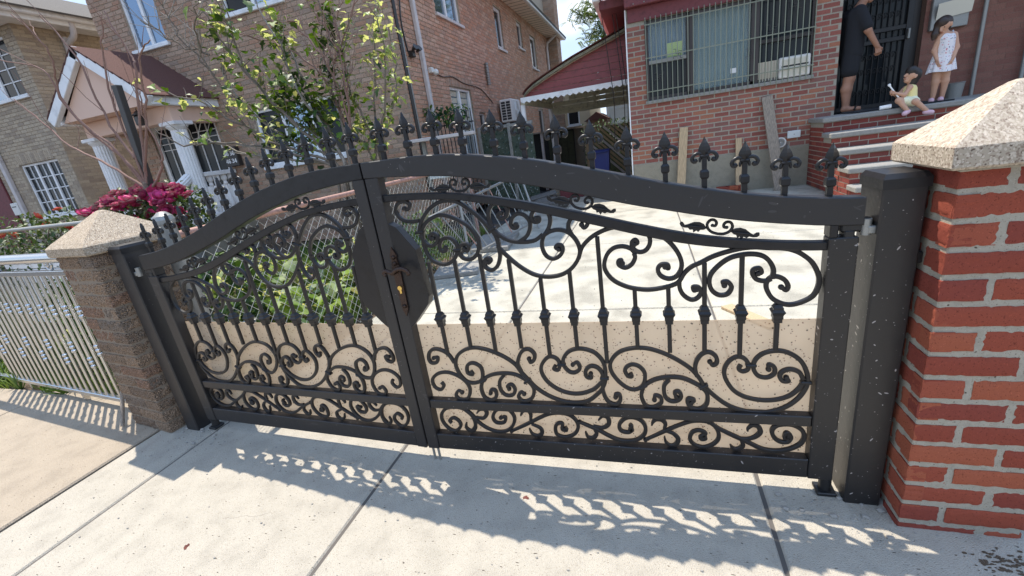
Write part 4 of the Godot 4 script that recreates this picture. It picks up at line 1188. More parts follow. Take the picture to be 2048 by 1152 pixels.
func make_gate() -> void:
	gate_leaf(1.0, "right gate leaf of black wrought iron with the bronze lever handle", 0.0)
	gate_leaf(-0.935, "left gate leaf of black wrought iron without a handle", -deg_to_rad(3.47))
	gate_post(Vector3(0.638, 0, -1.44), 0.0, "black square steel gate post splashed with white specks beside the red brick pillar", 1.0, M.iron_splashed)
	gate_post(Vector3(-2.535, 0, -1.53), -deg_to_rad(5.0), "black square steel gate post beside the brown split-face pillar", -1.0, M.iron_dusty)
	# red brick pillar on the right
	var half := 0.15
	var hz := 0.105
	var p := thing("brick_pillar", "red brick gate pillar with a pale stucco pyramid cap", "pillar", Vector3(0.701 + half, 0, -1.309 - hz))
	part("mortar", spanm(Vector3(-half + 0.004, -0.09, -hz + 0.004), Vector3(half - 0.004, 1.105, hz - 0.004), 0.003), M.mortar_grey, p)
	pillar_bricks(p, half, hz, 16, 0.0724, -0.0474, M.red_near, 0.0150, [0.2115, 0.1115], 0.002, [[0.0, 0, false], [-PI / 2, 1, true]], 0.0011)
	part("mortar_bed", spanm(Vector3(-half - 0.002, 1.086, -hz - 0.002), Vector3(half + 0.002, 1.0955, hz + 0.003), 0.003), M.mortar_grey, p)
	pillar_cap(p, half + 0.036, hz + 0.034, 1.095, 1.155, 1.274, M.cap)
	# split-face pillar on the left
	var h2 := 0.195
	var q := thing("brick_pillar", "brown split-face block gate pillar with a pyramid cap", "pillar", Vector3(-2.812, 0, -1.655), -deg_to_rad(9.0))
	part("mortar", spanm(Vector3(-h2 + 0.005, -0.09, -h2 + 0.005), Vector3(h2 - 0.005, 1.06, h2 - 0.005), 0.003), M.mortar_left, q)
	pillar_bricks(q, h2, h2, 15, 0.0705, 0.0, M.split_near, 0.010, [0.255, 0.135], 0.004, [[0.0, 0, false], [PI / 2, 1, false]], 0.0042)
	pillar_cap(q, h2 + 0.02, h2 + 0.02, 1.058, 1.112, 1.262, M.cap_left)


# ------------------------------------------------------------------ red brick house on the right
func red_house() -> void:
	var h := thing("brick_house", "red brick house on the right with a barred window and a raised stoop", "house", Vector3(-0.23, 0, -8.2))
	var W := 2.95
	var hole := Rect2(0.27, 1.0, 2.35, 1.18)   # measured from the foundation top (0.62)
	var st := mb()
	wall_slab(st, Vector3(0, 0.62, 0.0), Vector3.BACK, W, 2.75, 0.22, [hole])
	span(st, Vector3(0, 0.62, -6.6), Vector3(0.2, 3.37, -0.225))
	part("wall", st, M.mortar_grey, h)
	part("foundation", spanm(Vector3(0.004, -0.1, -6.6), Vector3(2.66, 0.62, 0.012), 0.01), M.foundation, h)
	var list := []
	courses(list, Vector3(-0.23, 0.62, -8.2), Vector3.BACK, W, 2.2, 0.0735, 0.198, 0.019, [hole], 6, 0.004, 0.003)
	courses(list, Vector3(-0.23, 0.62, -14.8), Vector3.LEFT, 6.6, 2.45, 0.0735, 0.198, 0.018, [], 6)
	lay(h, list, "red_house", "brick", 300)
	# window: two side sashes and a wide fixed pane in the middle
	var f := mb()
	for x in [0.27, 0.94, 1.86, 2.59]: span(f, Vector3(x, 1.62, -0.10), Vector3(x + 0.05, 2.80, -0.03), 0.004)
	for x in [0.89, 1.80]: span(f, Vector3(x, 1.62, -0.10), Vector3(x + 0.05, 2.80, -0.035), 0.004)
	for y in [1.62, 2.75]: span(f, Vector3(0.321, y, -0.095), Vector3(2.589, y + 0.05, -0.035), 0.004)
	var win := part("window", f, M.frame_brown, h)
	part("meeting_rail", spanm(Vector3(0.322, 2.16, -0.094), Vector3(0.889, 2.215, -0.03), 0.004), M.zinc, win)
	part("meeting_rail", spanm(Vector3(1.912, 2.16, -0.094), Vector3(2.588, 2.215, -0.03), 0.004), M.frame_dark, win)
	part("pane", spanm(Vector3(0.322, 1.672, -0.085), Vector3(0.889, 2.158, -0.079)), M.glass_dark, win)
	part("pane", spanm(Vector3(0.322, 2.217, -0.07), Vector3(0.889, 2.748, -0.064)), M.glass_clear, win)
	part("pane", spanm(Vector3(0.992, 1.672, -0.08), Vector3(1.798, 2.748, -0.074)), M.glass_clear, win)
	part("pane", spanm(Vector3(1.912, 1.672, -0.085), Vector3(2.588, 2.158, -0.079)), M.glass_dark, win)
	part("pane", spanm(Vector3(1.912, 2.217, -0.07), Vector3(2.588, 2.748, -0.064)), M.glass_dark, win)
	part("sill", spanm(Vector3(0.25, 1.565, -0.1), Vector3(2.64, 1.618, 0.05), 0.006), M.tread, win)
	part("lintel_panel", spanm(Vector3(0.02, 2.802, -0.05), Vector3(W, 3.0, 0.03), 0.006), M.maroon, h)
	# curtains and a poster inside the glass
	var cu := mb()
	for k in 17:
		var x := 1.0 + k * 0.047
		tube(cu, [Vector3(x, 1.66, -0.16), Vector3(x, 2.76, -0.16)], 0.025, 8)
	part("curtain", cu, M.curtain, win)
	var cb := mb()
	for k in 11:
		var x := 0.345 + k * 0.052
		tube(cb, [Vector3(x, 2.2, -0.15), Vector3(x, 2.76, -0.15)], 0.027, 8)
	part("curtain", cb, M.curtain_blue, win)
	part("poster", spanm(Vector3(0.60, 2.225, -0.1), Vector3(0.83, 2.43, -0.096)), M.yellow_paper, win)
	part("note", spanm(Vector3(1.53, 1.83, -0.072), Vector3(1.61, 1.90, -0.069)), M.white, win)
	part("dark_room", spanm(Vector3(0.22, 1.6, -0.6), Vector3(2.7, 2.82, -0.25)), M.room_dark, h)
	# iron window guard
	var gr := mb()
	for k in 31:
		var x := 0.285 + k * 0.0775
		bx(gr, Vector3(x, 2.2, 0.055), Vector3(0.011, 1.26, 0.011))
	var guard := part("window_guard", gr, M.grille, h)
	for y in [1.745, 2.245, 2.72]: part("guard_rail", spanm(Vector3(0.27, y, 0.048), Vector3(2.63, y + 0.014, 0.062)), M.grille, guard)
	for c in [Vector2(0.76, 2.24), Vector2(2.06, 2.32), Vector2(0.47, 1.95), Vector2(2.36, 2.6), Vector2(1.78, 2.05)]:
		var s := mb()
		for a in 4:
			var d := Vector2.from_angle(a * PI / 2 + PI / 4)
			var path := []
			for q in 9: path.append(Vector3(c.x, c.y, 0.055) + Vector3(d.x, d.y, 0) * (0.012 * q) + Vector3(-d.y, d.x, 0) * sin(q * 0.8) * 0.022)
			tube(s, path, 0.004, 5)
		part("guard_scroll", s, M.frame_dark, guard)
	# eaves trim
	part("fascia", spanm(Vector3(-0.02, 3.0, -0.2), Vector3(W + 0.4, 3.26, 0.14), 0.01), M.maroon, h)
	var rv := mb()
	for k in 9: ball(rv, Vector3(0.12 + k * 0.16, 3.03 + 0.0 * k, 0.142), 0.011, 4, 6)
	part("fascia_rivets", rv, M.zinc, h)
	part("gutter", spanm(Vector3(-0.28, 3.262, -0.25), Vector3(W + 0.5, 3.42, 0.22), 0.02), M.white, h)
	part("eaves", spanm(Vector3(-0.42, 3.12, -6.6), Vector3(0.0, 3.26, -0.21), 0.01), M.maroon, h)
	part("side_gutter", spanm(Vector3(-0.52, 3.24, -6.6), Vector3(-0.40, 3.36, -0.1), 0.01), M.white, h)
	part("corner_trim", spanm(Vector3(-0.022, 0.3, -0.03), Vector3(-0.002, 3.0, 0.02), 0.003), M.white, h)
	part("roof", spanm(Vector3(-0.35, 3.42, -6.6), Vector3(6.4, 3.5, 0.2)), M.shingle_grey, h)
	# recessed porch wall beside the door, with pipes
	var pw := mb()
	span(pw, Vector3(4.20, 1.0, -0.83), Vector3(6.6, 3.4, -0.61))
	part("porch_wall", pw, M.mortar_dark, h)
	part("porch_wall", spanm(Vector3(W - 0.25, 1.0, -0.8), Vector3(W - 0.01, 3.4, -0.226)), M.mortar_dark, h)
	var pl := []
	courses(pl, Vector3(3.97, 1.0, -8.81), Vector3.BACK, 2.4, 2.4, 0.0735, 0.198, 0.008, [], 3, 0.003)
	lay(h, pl, "porch_red", "porch_brick", 0)
	for x in [4.87, 5.42]:
		var s := rod(Vector3(x, 1.0, -0.55), Vector3(x, 3.4, -0.55), 0.026, 10)
		part("conduit", s, M.zinc, h)
	# door
	var d := part("door_recess", spanm(Vector3(W - 0.01, 1.0, -0.78), Vector3(4.19, 3.4, -0.72)), M.frame_dark, h)
	var dr := part("security_door", spanm(Vector3(3.13, 1.02, -0.705), Vector3(4.05, 3.05, -0.69)), M.glass_dark, h)
	var fr := mb()
	for x in [3.1, 4.0]: span(fr, Vector3(x, 1.01, -0.70), Vector3(x + 0.08, 3.1, -0.64), 0.004)
	for y in [1.01, 1.93, 2.08, 2.95]: span(fr, Vector3(3.182, y, -0.698), Vector3(3.998, y + 0.06, -0.642), 0.004)
	part("door_frame", fr, M.black_iron, dr)
	for k in 10:
		var x := 3.235 + k * 0.078
		part("door_bar", rod(Vector3(x, 1.07, -0.668), Vector3(x, 2.95, -0.668), 0.008, 6), M.black_iron, dr)
	var sc := mb()
	for k in 9:
		for y in [1.25, 1.55, 1.75, 2.3, 2.5, 2.7]:
			var path := []
			for q in 12:
				var a := q * 0.62
				path.append(Vector3(3.275 + k * 0.078 + cos(a) * (0.032 - q * 0.002), y + sin(a) * (0.05 - q * 0.003), -0.664))
			tube(sc, path, 0.005, 5)
	part("door_scrolls", sc, M.black_iron, dr)
	part("handle", boxm(Vector3(0.03, 0.14, 0.05), 0.006), M.zinc, dr, Transform3D(Basis(), Vector3(4.03, 2.0, -0.62)))
	# mail box on the porch wall
	var mbx := thing("mailbox", "grey wall mailbox with a cream flyer leaning out above the standing girl", "mailbox", Vector3(4.12, 2.02, -8.81))
	part("case", spanm(Vector3(-0.10, -0.05, 0.002), Vector3(0.34, 0.36, 0.07), 0.008), M.zinc, mbx)
	part("flyer", boxm(Vector3(0.40, 0.21, 0.006)), M.paper, mbx, Transform3D(Basis.from_euler(Vector3(0.35, 0, 0.10)), Vector3(0.14, 0.20, 0.12)))
	var bk := thing("bucket", "small grey bucket on the porch behind the standing girl", "bucket", Vector3(4.37, 1.0, -8.62))
	var bs := mb()
	lathe(bs, [Vector2(0, 0), Vector2(0.085, 0), Vector2(0.105, 0.2), Vector2(0.112, 0.205), Vector2(0.105, 0.21), Vector2(0.095, 0.2), Vector2(0.08, 0.02), Vector2(0, 0.02)], 14)
	part("pail", bs, M.zinc, bk)
	part("bail", rod(Vector3(-0.1, 0.2, 0.0), Vector3(0.1, 0.21, 0.03), 0.004, 5), M.zinc, bk)
	# vent and electrical plate on the wall
	var v := mb()
	tube(v, [Vector3(0, 0, 0), Vector3(0, 0, 0.03)], 0.078, 20)
	var vt := thing("vent", "round white dryer vent low on the red brick wall beside the tall leaning board", "vent", Vector3(2.02, 0.70, -8.19))
	part("flange", v, M.plastic_white, vt)
	var vs := mb()
	for k in 5: tube(vs, circle_path(0.055 - k * 0.01, 0.034), 0.0035, 5)
	part("grid", vs, M.zinc, vt)
	var bp := thing("wall_plate", "pale grey rectangular cover plate on the red brick wall above the vent", "plate", Vector3(2.20, 0.80, -8.19))
	part("cover", spanm(Vector3(-0.09, -0.055, 0), Vector3(0.09, 0.055, 0.03), 0.006), M.siding, bp)
	part("screw", boxm(Vector3(0.012, 0.012, 0.006)), M.zinc, bp, Transform3D(Basis(), Vector3(0, 0, 0.032)))
	# window air conditioner
	var ac := thing("air_conditioner", "white window air conditioner behind the iron bars of the red brick house", "air conditioner", Vector3(1.95, 1.63, -8.2))
	part("case", spanm(Vector3(0.0, 0.0, -0.25), Vector3(0.41, 0.29, 0.035), 0.015), M.plastic_white, ac)
	for k in 13:
		part("louvre", spanm(Vector3(0.035, 0.035 + k * 0.0175, 0.036), Vector3(0.375, 0.044 + k * 0.0175, 0.046), 0.002), M.paper, ac)
	part("grille_bar", spanm(Vector3(0.03, 0.15, 0.037), Vector3(0.38, 0.172, 0.047), 0.002), M.fin_dark, ac)
	var ap := mb()
	for k in 13: bx(ap, Vector3(-0.265 + k * 0.0205, 0.14, -0.04 + (0.006 if k % 2 else -0.006)), Vector3(0.021, 0.27, 0.012))
	part("side_curtain", ap, M.wood_grey_pale, ac)


func circle_path(r: float, z: float) -> Array:
	var o := []
	for k in 17: o.append(Vector3(cos(k * PI / 8) * r, sin(k * PI / 8) * r, z))
	return o


func stoop() -> void:
	var s := thing("stoop", "red brick stoop of five steps with pale stone treads", "steps", Vector3(2.42, 0, -8.2))
	var lv := [[1.0, 0.60, -0.6], [0.8, 0.93, 0.57], [0.6, 1.27, 0.90], [0.4, 1.60, 1.24], [0.2, 1.85, 1.57]]   # top, front, back
	var body := mb()
	for i in 5: span(body, Vector3(0.003, -0.1, lv[i][2] if i else 0.02), Vector3(3.6, lv[i][0] - 0.068, lv[i][1] - 0.003))
	span(body, Vector3(0.5, 0.5, -0.6), Vector3(3.6, 0.93, 0.02))
	part("core", body, M.mortar_grey, s)
	var list := []
	for i in 5:
		var y0: float = lv[i + 1][0] if i < 4 else 0.0
		courses(list, Vector3(2.42, y0 - 0.002, -8.2 + lv[i][1]), Vector3.BACK, 3.6, 0.1345, 0.0672, 0.2, 0.013, [], 4, 0.001)
	for i in 5:
		var z0: float = 0.02 if i == 0 else lv[i - 1][1]
		courses(list, Vector3(2.42, 0, -8.2 + z0), Vector3.LEFT, lv[i][1] - z0, lv[i][0] - 0.062, 0.0672, 0.2, 0.013, [], 4, 0.001)
	lay(s, list, "stoop_red", "brick", 300)
	for i in 5:
		part("tread", spanm(Vector3(-0.03, lv[i][0] - 0.066, lv[i][2] + (0.035 if i else -0.0)), Vector3(3.6, lv[i][0], lv[i][1] + 0.035), 0.01), M.tread, s)
	part("door_mat", spanm(Vector3(0.42, 1.001, -0.45), Vector3(1.55, 1.018, 0.42), 0.006), M.black_cloth, s)


func planks() -> void:
	# boards leaning on the red brick wall
	for q in [[0.52, 0.60, -8.02, 1.13, 0.13, M.wood_pale, "short pale new board leaning on the red brick wall, leftmost of three"], [1.42, 1.42, -8.05, 0.85, 0.09, M.wood_pale, "narrow pale board leaning on the red brick wall behind the finials, shortest of three"], [1.97, 1.80, -7.86, 1.41, 0.15, M.wood_grey, "tall grey weathered board leaning on the red brick wall beside the round vent"]]:
		var a := Vector3(q[0], 0.0, q[2])
		var b := Vector3(q[1], q[3], -8.165)
		var y := (b - a).normalized()
		var z := Vector3.BACK.slide(y).normalized()
		var st := mb()
		bx(st, (a + b) / 2.0, Vector3(q[4], (b - a).length(), 0.035), 0.003, Basis(y.cross(z), y, z))
		tag(part("board", st, q[5]), q[6], "board")
	# loose bricks on the ground against the wall
	for k in 6:
		var st := boxm(Vector3(0.2, 0.058, 0.095), 0.004)
		var o := part("loose_brick", st, M.red_near[k % 5], null, Transform3D(Basis(Vector3.UP, rng.randf_range(-0.4, 0.4)), Vector3(1.18 + 0.13 * (k % 3), 0.03 + 0.06 * (k / 3), -8.02 + rng.randf_range(-0.04, 0.04))))
		tag(o, "loose red brick " + ["at the left end of the lower row", "in the middle of the lower row", "at the right end of the lower row", "at the left end on top", "in the middle on top", "at the right end on top"][k] + " of the brick pile", "brick", "loose bricks at the foot of the wall")


# ------------------------------------------------------------------ tan house in the middle
func tan_house() -> void:
	var o := Vector3(-3.7, 0, -7.1)
	var h := thing("brick_house", "tan brick two-storey house in the middle with a white columned portico", "house", o)
	var Hh := 6.6
	var WF := 6.3
	var LS := 13.4
	# openings on the front, from its left corner, and on the side, from its near corner
	var fh := [Rect2(0.80, 3.92, 0.84, 1.35), Rect2(3.10, 4.05, 1.25, 1.3), Rect2(3.05, 1.50, 1.85, 1.0), Rect2(0.36, 0.75, 1.75, 1.85)]
	var sh := [Rect2(1.75, 3.80, 1.27, 1.15), Rect2(5.62, 3.74, 0.66, 1.02), Rect2(7.92, 4.07, 0.60, 0.74), Rect2(9.60, 3.65, 0.85, 1.05), Rect2(1.77, 1.05, 1.20, 1.47), Rect2(3.30, 1.2, 0.42, 0.85), Rect2(9.75, 1.2, 0.8, 1.1)]
	var st := mb()
	wall_slab(st, Vector3(-WF, 0, -0.002), Vector3.BACK, WF, Hh, 0.22, fh)
	wall_slab(st, Vector3(-0.002, 0, -0.225), Vector3.RIGHT, LS - 0.225, Hh, 0.22, sh.map(func(r): return Rect2(r.position.x - 0.225, r.position.y, r.size.x, r.size.y)))
	span(st, Vector3(-WF, 0, -LS), Vector3(-WF + 0.2, Hh, -0.225))
	part("wall", st, M.mortar_tan, h)
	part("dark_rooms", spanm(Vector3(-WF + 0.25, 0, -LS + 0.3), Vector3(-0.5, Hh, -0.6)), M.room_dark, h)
	var list := []
	courses(list, o + Vector3(-WF, 0, 0), Vector3.BACK, WF, 6.2, 0.0735, 0.2, 0.016, fh, 6)
	var side := []
	courses(side, o, Vector3.RIGHT, LS, 5.1, 0.0735, 0.2, 0.016, sh, 6)
	for b in side: b.tone += 6
	list.append_array(side)
	# chimney
	var ch := Vector3(0.0, 0, -12.7)
	part("chimney", spanm(ch + Vector3(0, 0, -0.85), ch + Vector3(0.42, 9.0, 0)), M.mortar_tan, h)
	courses(list, o + ch + Vector3(0, 0, 0.002), Vector3.BACK, 0.42, 9.0, 0.0735, 0.2, 0.013, [], 6)
	courses(list, o + ch + Vector3(0.422, 0, 0), Vector3.RIGHT, 0.85, 9.0, 0.0735, 0.2, 0.013, [], 6)
	lay(h, list, "tan_house", "brick", 300)
	# soldier course above the lower side window
	for k in 22: part("soldier_brick", boxm(Vector3(0.03, 0.2, 0.052)), M.tan_house[k % 6], h, Transform3D(Basis(), Vector3(-0.006, 2.63, -1.66 - k * 0.066)))
	# windows
	var q := func(r: Rect2) -> Vector3: return o + Vector3(-WF + r.position.x, r.position.y, 0)
	var qs := func(r: Rect2) -> Vector3: return o + Vector3(0, r.position.y, -r.position.x)
	window(h, q.call(fh[0]), Vector3.BACK, fh[0].size.x, fh[0].size.y, {"glass": [M.glass_sky]})
	window(h, q.call(fh[1]), Vector3.BACK, fh[1].size.x, fh[1].size.y, {"cols": 2, "glass": [M.glass_dark, M.glass_sky]})
	window(h, q.call(fh[2]), Vector3.BACK, fh[2].size.x, fh[2].size.y, {"cols": 3, "glass": [M.glass_dark, M.glass_sky, M.glass_dark]})
	window(h, qs.call(sh[0]), Vector3.RIGHT, sh[0].size.x, sh[0].size.y, {"glass": [M.glass_sky], "sill_mat": M.pale_trim})
	for k in [1, 2, 3]: window(h, qs.call(sh[k]), Vector3.RIGHT, sh[k].size.x, sh[k].size.y, {"cols": 1, "frame": M.pale_trim, "fw": 0.09})
	var bw := window(h, qs.call(sh[4]), Vector3.RIGHT, sh[4].size.x, sh[4].size.y, {"cols": 2, "glass": [M.glass_clear]})
	for c in 2:
		for k in 7:
			part("blind_slat", boxm(Vector3(0.5, 0.095, 0.01)), M.cream, bw, Transform3D(Basis.from_euler(Vector3(0.15, 0, 0)), Vector3(0.32 + 0.56 * c, 1.36 - k * 0.125, -0.04)))
	window(h, qs.call(sh[5]), Vector3.RIGHT, sh[5].size.x, sh[5].size.y, {"cols": 1, "frame": M.pale_trim})
	window(h, qs.call(sh[6]), Vector3.RIGHT, sh[6].size.x, sh[6].size.y, {"cols": 1, "frame": M.pale_trim})
	# glazed door with side panel
	var dr := window(h, q.call(fh[3]), Vector3.BACK, fh[3].size.x, fh[3].size.y, {"cols": 2, "fw": 0.09, "sill": false, "glass": [M.glass_dark], "mx": 3, "my": 1})
	dr.name = "glazed_door"
	var gb := mb()
	for x in [0.13, 1.03]:
		for k in 3: span(gb, Vector3(x, 1.35 + k * 0.12, 0.005), Vector3(x + 0.62, 1.365 + k * 0.12, 0.02))
	part("door_bars", gb, M.white, dr)
	part("kick_panel", spanm(Vector3(0.1, 0.1, -0.004), Vector3(1.65, 0.55, 0.015), 0.004), M.white, dr)
	part("handle", boxm(Vector3(0.03, 0.16, 0.05), 0.006), M.zinc, dr, Transform3D(Basis(), Vector3(0.82, 0.95, 0.05)))
	# eaves with grooved soffit, gutter, roof
	part("soffit", spanm(Vector3(0.0, 5.05, -LS - 0.4), Vector3(0.50, 5.09, 0.3)), M.soffit, h)
	for k in 44: part("soffit_groove", boxm(Vector3(0.48, 0.008, 0.018)), M.groove, h, Transform3D(Basis(), Vector3(0.25, 5.047, 0.1 - k * 0.31)))
	part("gutter", spanm(Vector3(0.50, 5.04, -LS - 0.45), Vector3(0.61, 5.19, 0.3), 0.02), M.white, h)
	var rf := mb()
	bx(rf, Vector3(-1.4, 5.85, -LS / 2), Vector3(4.3, 0.08, LS + 1.0), 0.0, Basis(Vector3.BACK, -0.35))
	part("roof", rf, M.shingle_grey, h)
	# downspouts, cables and small fixtures of the side wall
	part("downspout", spanm(Vector3(0.01, 0.6, -0.74), Vector3(0.085, 5.2, -0.65), 0.012), M.pale_trim, h)
	var ds := mb()
	tube(ds, [Vector3(0.5, 5.05, -12.3), Vector3(0.1, 4.8, -12.3), Vector3(0.06, 4.6, -12.3), Vector3(0.06, 1.0, -12.3)], 0.05, 8)
	part("downspout", ds, M.pale_trim, h)
	var cb := mb()
	tube(cb, smooth3([Vector3(0.03, 6.4, -0.03), Vector3(0.03, 4.4, -0.05), Vector3(0.03, 3.0, -0.04), Vector3(0.03, 0.2, -0.05)], 3), 0.028, 7)
	part("black_pipe", cb, M.frame_dark, h)
	part("grey_pipe", rod(Vector3(0.03, 0.2, -0.105), Vector3(0.03, 3.25, -0.105), 0.018, 7), M.zinc, h)
	var cc := mb()
	tube(cc, smooth3([Vector3(0.02, 4.6, -0.32), Vector3(0.03, 4.0, -0.36), Vector3(0.03, 3.4, -0.2), Vector3(0.02, 3.0, -0.24), Vector3(0.02, 2.85, -0.3)], 4), 0.012, 6)
	part("cable", cc, M.frame_dark, h)
	cc = mb()
	tube(cc, smooth3([Vector3(0.02, 2.72, -1.1), Vector3(0.02, 2.66, -1.5), Vector3(0.02, 2.70, -2.0), Vector3(0.02, 2.62, -2.6), Vector3(0.02, 2.58, -3.6), Vector3(0.02, 2.3, -4.4)], 4), 0.009, 6)
	part("cable", cc, M.frame_dark, h)
	var lt := mb()
	bx(lt, Vector3(0.05, 2.9, -0.32), Vector3(0.09, 0.10, 0.1), 0.01)
	for z in [-0.25, -0.40]: lathe(lt, [Vector2(0.015, 0), Vector2(0.05, 0.1), Vector2(0.0, 0.1)], 10, Vector3(0.10, 2.93, z), Basis.from_euler(Vector3(0.5, 0, -1.0)))
	part("wall_lamp", lt, M.frame_dark, h)
	var fl := mb()
	bx(fl, Vector3(0.04, 2.72, -0.98), Vector3(0.08, 0.09, 0.09), 0.01)
	ball(fl, Vector3(0.09, 2.69, -1.06), 0.055, 6, 10)
	part("flood_light", fl, M.plastic_white, h)
	var vp := mb()
	for k in 9: tube(vp, [Vector3(0.06, 2.7 + k * 0.056, -4.2), Vector3(0.06, 2.745 + k * 0.056, -4.2)], 0.045, 8)
	part("vent_pipe", vp, M.zinc, h)
	# black mail box with white house numbers
	var mx := thing("mailbox", "black mailbox with white house numbers beside the glazed door of the tan house", "mailbox", o + Vector3(-3.96, 1.66, 0.01))
	part("case", spanm(Vector3(-0.16, -0.06, 0), Vector3(0.16, 0.30, 0.11), 0.012), M.frame_dark, mx)
	for r in 2:
		var tm := TextMesh.new()
		tm.text = ["46 34", "46 36"][r]
		tm.font_size = 32
		tm.pixel_size = 0.0034
		tm.depth = 0.004
		var sf := SystemFont.new()
		sf.font_names = ["Droid Sans"]
		sf.font_weight = 700
		tm.font = sf
		part("house_number", tm, M.white, mx, Transform3D(Basis(), Vector3(0, 0.04 + 0.14 * r, 0.114)))
	# outdoor unit of the split air conditioner
	var ac := thing("air_conditioner", "white outdoor air conditioner unit on brackets on the side wall of the tan house", "air conditioner", o + Vector3(0.05, 1.80, -4.75))
	part("case", spanm(Vector3(0.03, 0, -0.86), Vector3(0.36, 0.56, 0), 0.02), M.plastic_white, ac)
	for r in 7:
		for c in 2: part("side_slot", boxm(Vector3(0.11, 0.052, 0.006)), M.fin_dark, ac, Transform3D(Basis(), Vector3(0.13 + c * 0.135, 0.085 + r * 0.066, 0.002)))
	var fan := mb()
	for k in 6: tube(fan, circle_path_x(0.05 + k * 0.036, 0.365), 0.005, 5)
	for k in 8: tube(fan, [Vector3(0.365, 0.28, -0.48), Vector3(0.365, 0.28 + sin(k * PI / 4) * 0.23, -0.48 + cos(k * PI / 4) * 0.23)], 0.004, 5)
	part("fan_guard", fan, M.plastic_white, ac)
	var fd := mb()
	tube(fd, [Vector3(0.355, 0.28, -0.48), Vector3(0.362, 0.28, -0.48)], 0.235, 20)
	part("fan_opening", fd, M.siding, ac)
	var br := mb()
	for z in [-0.15, -0.7]:
		span(br, Vector3(-0.04, -0.05, z - 0.02), Vector3(0.38, -0.005, z + 0.02))
		tube(br, [Vector3(-0.04, -0.35, z), Vector3(0.34, -0.05, z)], 0.012, 6)
	part("bracket", br, M.fin_dark, ac)


func circle_path_x(r: float, x: float) -> Array:
	var o := []
	for k in 21: o.append(Vector3(x, 0.28 + sin(k * PI / 10) * r, -0.48 + cos(k * PI / 10) * r))
	return o


func fluted(st: SurfaceTool, a: Vector3, b: Vector3, r: float, flutes := 16) -> void:
	var y := (b - a).normalized()
	var x := y.cross(Vector3.BACK if absf(y.z) < 0.9 else Vector3.RIGHT).normalized()
	var bs := Basis(x, y, x.cross(y))
	var n := flutes * 4
	var L := (b - a).length()
	for k in n:
		var q := []
		for e in [k, k + 1]:
			var rr := r * (1.0 if e % 4 < 2 else 0.90)
			q.append(Vector3(cos(TAU * e / n) * rr, 0, sin(TAU * e / n) * rr))
		quad(st, a + bs * q[0], a + bs * q[1], a + bs * (q[1] + Vector3.UP * L), a + bs * (q[0] + Vector3.UP * L), bs * (q[0] + q[1]))


